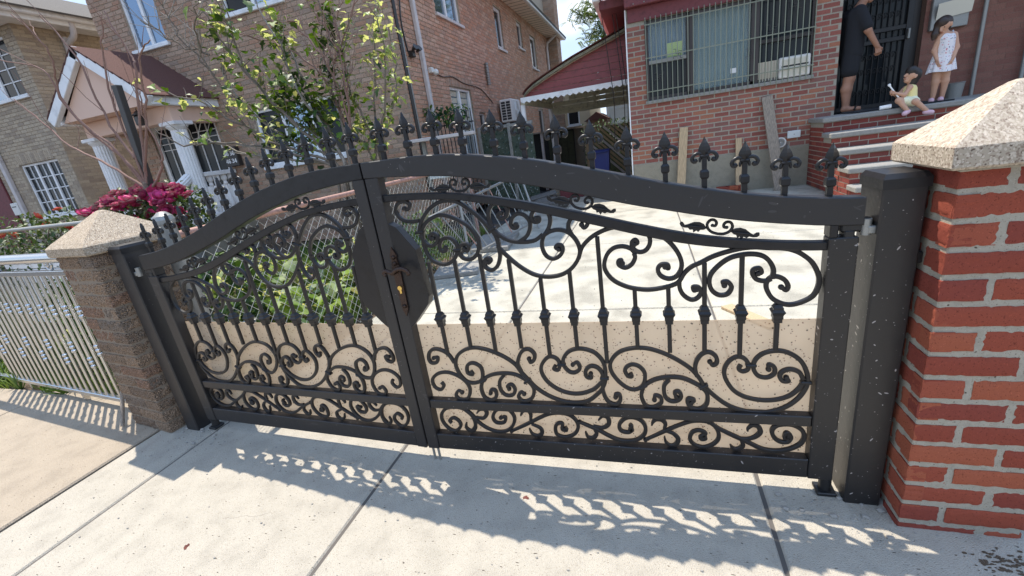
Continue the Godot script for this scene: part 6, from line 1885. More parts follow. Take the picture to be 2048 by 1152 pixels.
# a wavy branch along a path; returns the fine path
func limb(owner: Node3D, called: String, path: Array, r0: float, r1: float, m: Material, wob := 0.02) -> Array:
	var p := smooth3(path, 5)
	for i in range(1, p.size()):
		p[i] += Vector3(rng.randf_range(-1, 1), rng.randf_range(-1, 1), rng.randf_range(-1, 1)) * wob * minf(1.0, i / 4.0)
	var rad := []
	for i in p.size(): rad.append(lerpf(r0, r1, float(i) / (p.size() - 1)))
	var st := mb()
	tube(st, p, rad, 7)
	part(called, st, m, owner)
	return p


func side_twigs(st: SurfaceTool, p: Array, n: int, len: float, r: float, from := 0.25) -> Array:
	var tips := []
	for k in n:
		var i := int(lerpf(p.size() * from, p.size() - 2, rng.randf()))
		var a: Vector3 = p[i]
		var t: Vector3 = (p[i + 1] - p[i]).normalized()
		var side := Vector3(rng.randf_range(-1, 1), rng.randf_range(-0.3, 1), rng.randf_range(-1, 1)).normalized()
		var d := (t * 0.6 + side * 0.8 + Vector3.UP * 0.25).normalized()
		var L := len * rng.randf_range(0.5, 1.3)
		var q := [a]
		for j in 4:
			d = (d + Vector3(rng.randf_range(-1, 1), rng.randf_range(-0.5, 1), rng.randf_range(-1, 1)) * 0.22).normalized()
			q.append(q[j] + d * L / 4.0)
		tube(st, q, [r, r * 0.85, r * 0.7, r * 0.55, r * 0.35], 5)
		tips.append(q)
	return tips


func fig_tree() -> void:
	var f := thing("fig_tree", "leafy green fig tree with many leaning stems in front of the tan house", "tree", Vector3(-3.35, 0, -4.35))
	var off := -f.position
	var mains := [
		[-3.17, 1.31, -4.30, -3.52, 2.14, -4.33, -3.65, 2.60, -4.37, -3.83, 3.06, -4.40],
		[-3.24, 1.32, -4.30, -3.73, 1.97, -4.20, -4.02, 2.49, -4.10, -4.16, 2.96, -4.00],
		[-3.17, 1.31, -4.30, -3.45, 1.88, -4.47, -3.72, 2.50, -4.63, -4.09, 2.90, -4.80],
		[-3.19, 1.26, -4.30, -3.98, 1.74, -4.37, -4.45, 2.19, -4.43, -4.63, 2.65, -4.50],
		[-3.25, 1.27, -4.30, -3.86, 1.62, -4.20, -4.27, 1.94, -4.10, -4.61, 2.20, -4.00, -5.07, 2.36, -3.90],
		[-3.26, 1.24, -4.30, -3.86, 1.57, -4.17, -4.45, 1.73, -4.05, -4.88, 1.77, -3.92, -5.07, 1.96, -3.80],
		[-3.20, 1.24, -4.30, -3.71, 1.44, -4.27, -4.35, 1.58, -4.23, -4.95, 1.88, -4.20],
		[-3.11, 1.31, -4.30, -3.16, 1.88, -4.43, -3.29, 2.42, -4.57, -3.26, 3.01, -4.70],
		[-3.30, 1.33, -4.30, -3.62, 1.80, -4.22, -3.94, 2.34, -4.15, -3.95, 2.75, -4.08, -3.95, 3.00, -4.00],
		[-3.17, 1.31, -4.30, -3.46, 1.62, -4.37, -3.82, 1.93, -4.43, -4.07, 2.55, -4.50]]
	var leafy := [0.5, 0.55, 0.5, 0.6, 0.55, 0.12, 0.25, 0.35, 0.6, 0.8]
	var spots := []
	for k in mains.size():
		var path := [Vector3(rng.randf_range(-0.1, 0.1), 0.0, rng.randf_range(-0.1, 0.1)), Vector3(rng.randf_range(-0.1, 0.15), 0.6, rng.randf_range(-0.1, 0.1))]
		for v in vecs(mains[k]): path.append(v + off)
		var p := limb(f, "stem", path, 0.022, 0.006, M.bark if k % 3 else M.bark_pale)
		var st := mb()
		var tw := side_twigs(st, p, 9, 0.34, 0.006, 0.45)
		part("twigs", st, M.bark_pale if k in [5, 6] else M.bark, f)
		for i in range(int(p.size() * 0.52), p.size()):
			for j in 6:
				if rng.randf() < leafy[k]: spots.append(p[i])
		for q in tw:
			for j in range(1, 5):
				for h in 4:
					if rng.randf() < leafy[k] * 0.9: spots.append(q[j])
	var bare := [
		[-3.06, 1.71, -4.40, -3.01, 2.35, -4.43, -3.16, 2.76, -4.47, -3.33, 3.07, -4.50],
		[-3.06, 1.71, -4.40, -3.08, 2.30, -4.33, -3.28, 2.65, -4.27, -3.38, 2.88, -4.20],
		[-3.07, 1.67, -4.40, -3.01, 2.31, -4.50, -3.08, 2.72, -4.60, -2.99, 3.04, -4.70],
		[-3.12, 1.72, -4.40, -3.14, 2.23, -4.47, -2.94, 2.63, -4.53, -2.71, 2.92, -4.60],
		[-3.12, 1.72, -4.40, -3.27, 2.25, -4.40, -3.67, 2.61, -4.40, -4.20, 2.85, -4.40, -4.76, 3.06, -4.40],
		[-4.56, 2.46, -4.30, -4.68, 2.72, -4.20, -4.74, 3.05, -4.10, -4.71, 3.25, -4.00],
		[-4.53, 2.35, -4.30, -4.56, 2.65, -4.20, -4.37, 2.93, -4.10, -4.09, 3.11, -4.00],
		[-4.54, 2.66, -4.30, -4.79, 2.82, -4.10, -4.86, 2.99, -3.90]]
	for k in bare.size():
		var path := []
		for v in vecs(bare[k]): path.append(v + off)
		var p := limb(f, "bare_branch", path, 0.011, 0.004, M.bark_red if k < 5 else M.bark, 0.03)
		var st := mb()
		side_twigs(st, p, 14, 0.42, 0.0045, 0.15)
		part("twigs", st, M.bark_red if k < 5 else M.bark_pale, f)
	leaves_on(f, spots, 0.112, 300)
	# slimmer second tree against the corner of the house
	var g := thing("fig_tree", "slim upright leafy tree at the corner of the tan house", "tree", Vector3(-2.88, 0, -4.6))
	var sp2 := []
	for a in [[-2.91, 1.31, -4.60, -2.82, 1.94, -4.63, -2.75, 2.43, -4.67, -2.58, 2.87, -4.70], [-2.88, 1.31, -4.60, -2.65, 1.91, -4.53, -2.50, 2.40, -4.47, -2.51, 2.74, -4.40], [-2.86, 1.31, -4.60, -2.68, 1.82, -4.70, -2.59, 2.27, -4.80, -2.61, 2.78, -4.90], [-2.95, 1.32, -4.60, -2.97, 1.75, -4.57, -3.07, 2.03, -4.55, -3.00, 2.41, -4.53, -2.82, 2.74, -4.50], [-2.98, 1.32, -4.60, -3.11, 1.56, -4.60, -3.20, 1.73, -4.60]]:
		var path := [Vector3(rng.randf_range(-0.06, 0.06), 0.0, rng.randf_range(-0.06, 0.06))]
		for v in vecs(a): path.append(v - g.position)
		var p := limb(g, "stem", path, 0.017, 0.005, M.bark)
		var st := mb()
		var tw := side_twigs(st, p, 8, 0.22, 0.0045, 0.4)
		part("twigs", st, M.bark_pale, g)
		for i in range(int(p.size() * 0.3), p.size()):
			for j in 5:
				if rng.randf() < 0.7: sp2.append(p[i])
		for q in tw:
			for j in range(2, 5):
				for h in 2:
					if rng.randf() < 0.6: sp2.append(q[j])
	leaves_on(g, sp2, 0.10, 300)


func leaves_on(owner: Node3D, spots: Array, size: float, most: int) -> void:
	var kinds := [leaf_mesh(size, 0), leaf_mesh(size * 0.8, 0), leaf_mesh(size * 0.7, 1)]
	var n := mini(spots.size(), most)
	for i in n:
		var s := rng.randf_range(0.55, 1.15)
		var c := rng.randf()
		var m: Material = M.fig[0] if c < 0.45 else M.fig[1] if c < 0.72 else M.fig[2] if c < 0.90 else M.fig[3]
		var bs := Basis.from_euler(Vector3(rng.randf_range(-0.5, 0.9), rng.randf() * TAU, rng.randf_range(-0.5, 0.5)))
		var a: Vector3 = spots[int(i * float(spots.size()) / n)]
		var o := part("leaf", kinds[rng.randi() % 3], m, owner, Transform3D(bs.scaled(Vector3(s, s, s)), a + Vector3(rng.randfn(), rng.randfn(), rng.randfn()) * 0.055))
	var more := spots.size() - n
	if more <= 0: return
	var tints := [Color(0.135, 0.225, 0.015), Color(0.085, 0.165, 0.015), Color(0.05, 0.10, 0.025), Color(0.045, 0.075, 0.025), Color(0.16, 0.19, 0.10)]
	var mm := leaf_cloud(more, func(r): return spots[(r.randi() % 46) * 7919 % spots.size() if r.randf() < 0.6 else r.randi() % spots.size()] + Vector3(r.randfn(), r.randfn(), r.randfn()) * 0.085, kinds[1], tints, 0.4, 91)
	scatter("foliage", mm, M.leaf_many, owner)


func sapling() -> void:
	var s := thing("sapling", "bare leafless sapling with spreading reddish branches tied to a dark stake", "tree", Vector3(-4.21, 0, -2.90))
	var o := -s.position
	limb(s, "trunk", [Vector3(0.02, 0, 0), Vector3(0.02, 0.5, 0), Vector3(0.0, 0.91, 0), Vector3(0.03, 1.12, 0), Vector3(-0.01, 1.30, 0), Vector3(0, 1.41, 0)], 0.042, 0.024, M.bark, 0.004)
	var arms := [
		[-4.21, 1.38, -2.90, -4.30, 1.60, -2.88, -4.49, 1.81, -2.86, -4.70, 2.12, -2.84, -4.75, 2.40, -2.82, -5.17, 2.55, -2.80],
		[-4.21, 1.35, -2.90, -4.59, 1.60, -2.92, -5.04, 1.83, -2.95, -5.33, 2.09, -2.98, -5.59, 2.31, -3.00],
		[-4.20, 1.32, -2.90, -4.37, 1.71, -2.87, -4.55, 1.94, -2.83, -4.64, 2.19, -2.80, -4.52, 2.39, -2.77, -4.47, 2.54, -2.73, -4.63, 2.77, -2.70],
		[-4.21, 1.40, -2.90, -4.21, 1.69, -2.90, -4.22, 2.09, -2.90, -4.11, 2.44, -2.90, -3.98, 2.65, -2.90],
		[-4.20, 1.40, -2.90, -4.03, 1.90, -2.92, -3.91, 2.27, -2.95, -3.94, 2.39, -2.98, -4.08, 2.74, -3.00],
		[-4.19, 1.34, -2.90, -3.96, 1.49, -2.89, -3.87, 1.64, -2.88, -3.89, 1.88, -2.86, -3.81, 2.09, -2.85],
		[-4.22, 1.62, -2.90, -4.38, 1.91, -2.92, -4.48, 2.48, -2.93, -4.72, 2.82, -2.95],
		[-4.17, 1.50, -2.90, -3.85, 1.95, -2.87, -3.67, 2.28, -2.83, -3.46, 2.38, -2.80]]
	for a in arms:
		var path := []
		for v in vecs(a): path.append(v + o)
		var p := limb(s, "branch", path, 0.0125, 0.004, M.bark_red, 0.008)
		var st := mb()
		side_twigs(st, p, 3, 0.45, 0.0035, 0.3)
		part("twigs", st, M.bark_red, s)
	var k := thing("garden_stake", "dark blue-black square stake standing beside the bare sapling", "stake", Vector3(-4.29, 0, -2.95))
	var a := Vector3(0.11, -0.1, 0.02); var b := Vector3(0.15, 2.19, 0.0)
	var st := mb()
	bx(st, (Vector3(-0.04, -0.1, 0.05) + b) / 2.0, Vector3(0.062, 2.3, 0.05), 0.004, Basis(Vector3.BACK, -0.08))
	part("bar", st, M.frame_dark, k)
	part("tie", rod(Vector3(-0.02, 1.05, 0.08), Vector3(0.14, 1.02, 0.08), 0.006, 5), M.white, k)


func rose_bush(called: String, label: String, c: Vector3, ext: Vector3, nleaf: int, nfl: int, red: bool, sd: int) -> void:
	var b := thing(called, label, "rose bush", Vector3(c.x, 0, c.z))
	var st := mb()
	for k in 12:
		tube(st, [Vector3(rng.randf_range(-0.1, 0.1), 0, rng.randf_range(-0.08, 0.08)), Vector3(rng.randf_range(-0.5, 0.5) * ext.x, c.y, rng.randf_range(-0.5, 0.5) * ext.z), Vector3(rng.randf_range(-0.9, 0.9) * ext.x, c.y + ext.y * 0.7, rng.randf_range(-0.8, 0.8) * ext.z)], [0.014, 0.009, 0.004], 5)
	part("stems", st, M.bark, b)
	var inside := func(r: RandomNumberGenerator) -> Vector3:
		var d := Vector3(r.randf_range(-1, 1), r.randf_range(-1, 1), r.randf_range(-1, 1))
		while d.length() > 1.0 or d.length() < 0.35: d = Vector3(r.randf_range(-1, 1), r.randf_range(-1, 1), r.randf_range(-1, 1))
		return Vector3(0, c.y, 0) + d * ext * (1.0 + 0.15 * sin(d.x * 7.0 + d.y * 5.0))
	scatter("leaves", leaf_cloud(nleaf, inside, leaf_mesh(0.06, 1), [Color(0.035, 0.07, 0.02), Color(0.06, 0.10, 0.03), Color(0.09, 0.13, 0.05), Color(0.16, 0.19, 0.10)], 0.7, sd), M.leaf_many, b)
	# one flower: cupped petals round a bud
	var fl := mb()
	ball(fl, Vector3(0, 0.018, 0), 0.022, 5, 8)
	for ring in 2:
		for k in 6:
			var a := k * TAU / 6 + ring * 0.5
			var d := Vector3(cos(a), 0, sin(a))
			var t := Vector3(-sin(a), 0, cos(a))
			var r := 0.026 + 0.018 * ring
			var y := 0.036 - 0.012 * ring
			quad(fl, d * 0.010, d * r * 0.8 + t * 0.026 + Vector3.UP * y * 0.6, d * r * 1.15 + Vector3.UP * y, d * r * 0.8 - t * 0.026 + Vector3.UP * y * 0.6, d)
	var fm := fl.commit()
	var r := RandomNumberGenerator.new()
	r.seed = sd + 1
	for k in nfl:
		var u := r.randf_range(-1, 1)
		var v := r.randf()
		var p := Vector3(u * ext.x * 0.95, c.y + ext.y * (1.0 - u * u * 0.35) * (0.45 + 0.62 * v), ext.z * r.randf_range(0.2, 1.0) * (1.15 - v))
		if not red and k % 3 == 0: p.y = c.y + ext.y * r.randf_range(-0.6, 0.2)
		var s := r.randf_range(0.9, 1.6)
		part("flower", fm, M.rose_red if red else M.rose[r.randi() % 3], b, Transform3D(Basis.from_euler(Vector3(r.randf_range(-0.2, 1.1), r.randf() * 6.0, r.randf_range(-0.5, 0.5))).scaled(Vector3(s, s, s)), p))


func garden() -> void:
	rose_bush("rose_bush", "big rose bush crowded with crimson flowers behind the brown pillar", Vector3(-4.42, 1.10, -3.05), Vector3(0.62, 0.28, 0.35), 1700, 100, false, 301)
	rose_bush("rose_bush", "sprawling rose bush with few small red flowers below the beige house window", Vector3(-6.7, 0.85, -3.35), Vector3(1.15, 0.45, 0.4), 2400, 8, true, 305)
	# low plants of the garden behind the left leaf
	var gr := func(r: RandomNumberGenerator) -> Vector3: return Vector3(r.randf_range(-5.6, -2.47), r.randf_range(-0.02, 0.05), r.randf_range(-6.2, -1.75))
	tag(scatter("garden_grass", grass(2600, 71), M.leaf_many), "green grass and weeds growing in the garden behind the chain link fence", "grass")
	var kinds := [[-3.55, -3.35, 0.34, 0], [-4.3, -4.1, 0.40, 0], [-3.0, -3.9, 0.32, 0], [-4.9, -3.5, 0.38, 0], [-3.9, -4.9, 0.36, 0], [-5.4, -4.6, 0.42, 0], [-4.0, -2.6, 0.26, 0], [-3.4, -2.4, 0.24, 0], [-5.2, -2.6, 0.3, 0], [-2.75, -3.2, 0.36, 0], [-3.1, -2.8, 0.38, 0], [-3.6, -4.2, 0.45, 0]]
	var places := ["nearest the middle of the chain link fence", "in the middle of the garden", "close behind the chain link fence mesh", "left of the garden middle", "at the back of the garden", "at the back left of the garden", "behind the left gate leaf's curls", "at the foot of the chain link fence", "behind the brown pillar", "leaning on the wire mesh left of the lock plates", "between the mesh and the pinkish bricks", "tallest one right of the garden middle"]
	for k in kinds.size():
		var q: Array = kinds[k]
		var o := thing("garden_plant", "bright broad-leaved garden plant " + places[k], "plant", Vector3(q[0], -0.02, q[1]), 0.0, "broad-leaved plants in the garden")
		var lm := leaf_mesh(0.17, 0)
		var n := 26
		var st := mb()
		for i in n:
			var a := rng.randf() * TAU
			var rr := rng.randf_range(0.05, 1.0)
			var e := Vector3(cos(a) * rr * q[2], q[2] * (1.1 - 0.6 * rr) * rng.randf_range(0.6, 1.1), sin(a) * rr * q[2])
			tube(st, [Vector3.ZERO, e * Vector3(0.5, 0.7, 0.5), e], [0.006, 0.004, 0.003], 4)
			var c := rng.randf()
			part("leaf", lm, M.fig[0] if c < 0.35 else M.fig[1] if c < 0.65 else M.leaf_pale if c < 0.8 else M.fig[2], o, Transform3D(Basis.from_euler(Vector3(rng.randf_range(-0.3, 0.5), PI / 2 - a, rng.randf_range(-0.4, 0.4))).scaled(Vector3.ONE * rng.randf_range(0.6, 1.2)), e))
		part("stalks", st, M.leaf_mid, o)
	# pots and plants behind the steel fence
	for k in 5:
		var at: Vector3 = [Vector3(-3.45, -0.02, -2.15), Vector3(-3.95, -0.02, -2.35), Vector3(-4.5, -0.02, -2.3), Vector3(-3.3, -0.02, -2.7), Vector3(-5.0, -0.02, -2.5)][k]
		var o := thing("potted_plant", "leafy plant " + ["in a pink pot nearest the brown pillar", "in a white pot second from the brown pillar", "in a terracotta pot behind the steel fence", "in a white pot at the back near the brown pillar", "in a pink pot behind the far left steel pickets"][k], "plant", at)
		var ps := mb()
		lathe(ps, [Vector2(0, 0), Vector2(0.09, 0), Vector2(0.125, 0.2), Vector2(0.13, 0.21), Vector2(0.115, 0.21), Vector2(0.1, 0.17), Vector2(0, 0.17)], 14)
		part("pot", ps, [M.pink_shoe, M.white, M.rust_pink, M.white, M.pink_shoe][k], o)
		scatter("leaves", leaf_cloud(240, func(r): return Vector3(0, 0.48, 0) + Vector3(r.randf_range(-1, 1), r.randf_range(-1, 1), r.randf_range(-1, 1)).limit_length(1.0) * Vector3(0.26, 0.34, 0.24), leaf_mesh(0.10, 1), [Color(0.03, 0.06, 0.02), Color(0.05, 0.10, 0.025), Color(0.10, 0.17, 0.04)], 0.7, 601 + k), M.leaf_many, o)
	var b := thing("shrub", "round bushy shrub with small pale green leaves by the fence end behind the handle", "shrub", Vector3(-2.55, 0, -4.55))
	var st2 := mb()
	for k in 8: tube(st2, [Vector3.ZERO, Vector3(rng.randf_range(-0.2, 0.2), 0.45, rng.randf_range(-0.2, 0.2))], [0.01, 0.004], 5)
	part("stems", st2, M.bark, b)
	scatter("leaves", leaf_cloud(800, func(r): return Vector3(0, 0.36, 0) + Vector3(r.randf_range(-1, 1), r.randf_range(-1, 1), r.randf_range(-1, 1)).limit_length(1.0) * Vector3(0.3, 0.32, 0.32), leaf_mesh(0.05, 1), [Color(0.08, 0.14, 0.04), Color(0.15, 0.22, 0.07), Color(0.20, 0.28, 0.12), Color(0.04, 0.07, 0.02)], 0.7, 401), M.leaf_many, b)
	for k in 4:
		var at: Vector3 = [Vector3(-3.75, 0.02, -3.75), Vector3(-3.3, 0.02, -3.1), Vector3(-4.1, 0.02, -4.4), Vector3(-2.9, 0.02, -2.5)][k]
		tag(part("garden_brick", boxm(Vector3(0.3, 0.07, 0.11), 0.006), M.rust_pink, null, Transform3D(Basis(Vector3.UP, 0.6 + k * 0.3), at)), "pinkish brick of the garden edging " + ["in the middle of the bed", "nearest the fence middle", "at the back of the bed", "nearest the left gate leaf"][k], "brick", "pinkish edging bricks in the garden")
	# overhanging sprig above the picket railing
	var v := thing("vine", "dark leafy vine spilling over the top of the picket railing", "vine", Vector3(-3.3, 1.85, -7.6))
	part("stem", rod(Vector3(-0.25, 0.0, 0), Vector3(0.3, 0.1, 0), 0.008, 5), M.bark, v)
	scatter("leaves", leaf_cloud(260, func(r): return Vector3(r.randf_range(-0.38, 0.36), r.randf_range(-0.12, 0.20) - 0.0, r.randf_range(-0.12, 0.15)), leaf_mesh(0.085, 1), [Color(0.02, 0.06, 0.03), Color(0.05, 0.11, 0.03), Color(0.12, 0.20, 0.04)], 0.7, 411), M.leaf_many, v)
	# locust tree far behind the awning
	var t := thing("locust_tree", "tall pale green tree rising behind the red awning", "tree", Vector3(-0.2, -0.1, -16.5))
	var ts := mb()
	tube(ts, [Vector3(0, 0, 0), Vector3(-0.1, 2.5, 0), Vector3(-0.25, 4.5, 0.1), Vector3(-0.3, 7.0, 0.1)], [0.2, 0.16, 0.10, 0.04], 9)
	part("trunk", ts, M.bark, t)
	var clumps := []
	var bs := mb()
	var r := RandomNumberGenerator.new()
	r.seed = 500
	for k in 46:
		var y := r.randf_range(3.2, 7.2)
		var a := r.randf() * TAU
		var L := r.randf_range(0.5, 1.75)
		var s0 := Vector3(-0.2, y - 0.5, 0.05)
		var e := s0 + Vector3(cos(a) * L, r.randf_range(-0.1, 0.7), sin(a) * L)
		tube(bs, [s0, s0.lerp(e, 0.5) + Vector3(0, 0.12, 0), e], [0.03, 0.02, 0.008], 5)
		clumps.append(e)
	part("limbs", bs, M.bark, t)
	var spray := mb()   # a frond of small leaflets
	var lm2 := leaf_mesh(0.075, 1)
	for k in 7:
		for sg in [-1.0, 1.0]:
			spray.append_from(lm2, 0, Transform3D(Basis.from_euler(Vector3(0.1, sg * 1.2, 0)), Vector3(0, -0.01 * k * k * 0.2, 0.045 * k)))
	var sm := spray.commit()
	scatter("crown", leaf_cloud(2300, func(rr): return clumps[rr.randi() % clumps.size()] + Vector3(rr.randfn(), rr.randfn() * 0.7, rr.randfn()) * 0.24, sm, [Color(0.07, 0.12, 0.035), Color(0.12, 0.18, 0.05), Color(0.20, 0.26, 0.09), Color(0.28, 0.32, 0.16)], 0.5, 501), M.leaf_many, t)


func grass(n: int, sd: int) -> MultiMesh:
	var st := mb()
	for k in 7:
		var a := k * 0.9
		var d := Vector3(cos(a), 0, sin(a))
		var w := Vector3(-sin(a), 0, cos(a)) * 0.006
		var h := 0.10 + 0.03 * (k % 3)
		quad(st, d * 0.01 - w, d * 0.01 + w, d * 0.04 + Vector3.UP * h * 0.7 + w * 0.7, d * 0.04 + Vector3.UP * h * 0.7 - w * 0.7, Vector3.UP + d)
		flat(st, d * 0.04 + Vector3.UP * h * 0.7 + w * 0.7, d * 0.04 + Vector3.UP * h * 0.7 - w * 0.7, d * 0.085 + Vector3.UP * h, Vector3.UP + d)
	var mesh := st.commit()
	return leaf_cloud(n, func(r): return Vector3(r.randf_range(-6.0, -2.47), -0.02, r.randf_range(-6.6, -1.75)), mesh, [Color(0.07, 0.13, 0.02), Color(0.12, 0.20, 0.03), Color(0.18, 0.25, 0.06), Color(0.05, 0.09, 0.02)], 0.15, sd)


# ------------------------------------------------------------------ people
# bones are [a, b, radius a, radius b]; a smooth union of tapered capsules is meshed as surface nets
func flesh(st: SurfaceTool, bones: Array, cell: float, k: float) -> void:
	var lo := Vector3.ONE * 1e9
	var hi := -lo
	for b in bones:
		var r := maxf(b[2], b[3]) + k + cell * 2
		for e in [b[0], b[1]]:
			lo = lo.min(e - Vector3.ONE * r)
			hi = hi.max(e + Vector3.ONE * r)
	var nx := int((hi.x - lo.x) / cell) + 2
	var ny := int((hi.y - lo.y) / cell) + 2
	var nz := int((hi.z - lo.z) / cell) + 2
	var F := PackedFloat32Array()
	F.resize(nx * ny * nz)
	F.fill(1.0)
	for b in bones:
		var A: Vector3 = b[0]; var B: Vector3 = b[1]
		var ab := B - A
		var l2 := maxf(ab.length_squared(), 1e-9)
		var r := maxf(b[2], b[3]) + k + cell * 2
		var p0 := ((A.min(B) - Vector3.ONE * r - lo) / cell).floor().max(Vector3.ZERO)
		var p1 := ((A.max(B) + Vector3.ONE * r - lo) / cell).ceil().min(Vector3(nx - 1, ny - 1, nz - 1))
		for x in range(int(p0.x), int(p1.x) + 1):
			for y in range(int(p0.y), int(p1.y) + 1):
				for z in range(int(p0.z), int(p1.z) + 1):
					var q := lo + Vector3(x, y, z) * cell - A
					var t := clampf(q.dot(ab) / l2, 0.0, 1.0)
					var d: float = (q - ab * t).length() - lerpf(b[2], b[3], t)
					var i := (x * ny + y) * nz + z
					var f := F[i]
					var hh := maxf(k - absf(d - f), 0.0) / k
					F[i] = minf(d, f) - hh * hh * k * 0.25
	var V := {}
	var P := []
	var N := []
	for x in nx - 1:
		for y in ny - 1:
			for z in nz - 1:
				var c := PackedFloat32Array()
				var neg := 0
				for m in 8:
					var v := F[((x + (m & 1)) * ny + y + ((m >> 1) & 1)) * nz + z + (m >> 2)]
					c.append(v)
					if v < 0.0: neg += 1
				if neg == 0 or neg == 8: continue
				var s := Vector3.ZERO
				var n := 0
				for e in [[0, 1], [2, 3], [4, 5], [6, 7], [0, 2], [1, 3], [4, 6], [5, 7], [0, 4], [1, 5], [2, 6], [3, 7]]:
					var a := c[e[0]]; var b := c[e[1]]
					if (a < 0.0) != (b < 0.0):
						var t := a / (a - b)
						s += Vector3(e[0] & 1, (e[0] >> 1) & 1, e[0] >> 2).lerp(Vector3(e[1] & 1, (e[1] >> 1) & 1, e[1] >> 2), t)
						n += 1
				V[(x * ny + y) * nz + z] = P.size()
				P.append(lo + (Vector3(x, y, z) + s / n) * cell)
				N.append(Vector3(c[1] + c[3] + c[5] + c[7] - c[0] - c[2] - c[4] - c[6], c[2] + c[3] + c[6] + c[7] - c[0] - c[1] - c[4] - c[5], c[4] + c[5] + c[6] + c[7] - c[0] - c[1] - c[2] - c[3]).normalized())
	var S := [ny * nz, nz, 1]
	for key in V:
		var x: int = key / (ny * nz)
		var y: int = (key / nz) % ny
		var z: int = key % nz
		var f0 := F[key]
		for ax in 3:
			var f1 := F[key + S[ax]]
			if (f0 < 0.0) == (f1 < 0.0): continue
			var u: int = S[(ax + 1) % 3]
			var v: int = S[(ax + 2) % 3]
			if not (V.has(key - u) and V.has(key - v) and V.has(key - u - v)): continue
			var a: int = V[key]; var b: int = V[key - u]; var c: int = V[key - u - v]; var d: int = V[key - v]
			tri(st, P[a], P[b], P[c], N[a], N[b], N[c])
			tri(st, P[a], P[c], P[d], N[a], N[c], N[d])


# palm, four bent fingers and a thumb; d = along the fingers, n = out of the palm
func hand_bones(w: Vector3, d: Vector3, n: Vector3, s: float, curl: float, thumb: float) -> Array:
	var side := d.cross(n).normalized()
	var out := []
	for k in 4:
		var o := (k - 1.5) * 0.019 * s
		out.append([w + side * o * 0.6, w + d * 0.078 * s + side * o, 0.013 * s, 0.011 * s])
		var L: float = [0.036, 0.042, 0.040, 0.031][k] * s
		var p := w + d * 0.08 * s + side * o
		var a := 0.0
		for j in 3:
			a += curl * [0.7, 1.0, 0.8][j]
			var q: Vector3 = p + (d * cos(a) + n * sin(a)) * L * [1.0, 0.75, 0.6][j]
			out.append([p, q, 0.0092 * s, 0.0082 * s])
			p = q
	var t0 := w + d * 0.02 * s + side * thumb * 0.022 * s
	var t1 := t0 + (d * 0.6 + side * thumb * 0.7 + n * 0.4).normalized() * 0.04 * s
	out.append([t0, t1, 0.013 * s, 0.010 * s])
	out.append([t1, t1 + (d * 0.9 + side * thumb * 0.1 + n * 0.5 * (0.4 + curl)).normalized() * 0.032 * s, 0.0098 * s, 0.0085 * s])
	return out


# skull, jaw, nose, ears; f = where the face looks, u = up
func head_bones(c: Vector3, f: Vector3, u: Vector3, r: float) -> Array:
	var s := f.cross(u).normalized()
	return [
		[c - f * r * 0.16 + u * r * 0.22, c + f * r * 0.16 + u * r * 0.24, r * 0.86, r * 0.82],
		[c + f * r * 0.18 - u * r * 0.15, c + f * r * 0.34 - u * r * 0.80, r * 0.66, r * 0.40],
		[c + f * r * 0.90 + u * r * 0.08, c + f * r * 1.10 - u * r * 0.28, r * 0.11, r * 0.17],
		[c + f * r * 0.86 - u * r * 0.62 - s * r * 0.15, c + f * r * 0.86 - u * r * 0.62 + s * r * 0.15, r * 0.10, r * 0.10],
		[c + s * r * 0.84 + u * r * 0.08 - f * r * 0.05, c + s * r * 0.88 - u * r * 0.25, r * 0.15, r * 0.10],
		[c - s * r * 0.84 + u * r * 0.08 - f * r * 0.05, c - s * r * 0.88 - u * r * 0.25, r * 0.15, r * 0.10]]


func face(owner: Node3D, c: Vector3, f: Vector3, u: Vector3, r: float) -> void:
	var s := f.cross(u).normalized()
	for sg in [-1.0, 1.0]:
		var e := mb()
		ball(e, c + f * r * 0.83 + s * sg * r * 0.34 + u * r * 0.06, r * 0.11, 5, 8)
		part("eye", e, M.eye, owner)
	var m := mb()
	tube(m, [c + f * r * 0.93 - u * r * 0.58 - s * r * 0.2, c + f * r * 0.97 - u * r * 0.60, c + f * r * 0.93 - u * r * 0.58 + s * r * 0.2], [r * 0.04, r * 0.06, r * 0.04], 6)
	part("mouth", m, M.lips, owner)


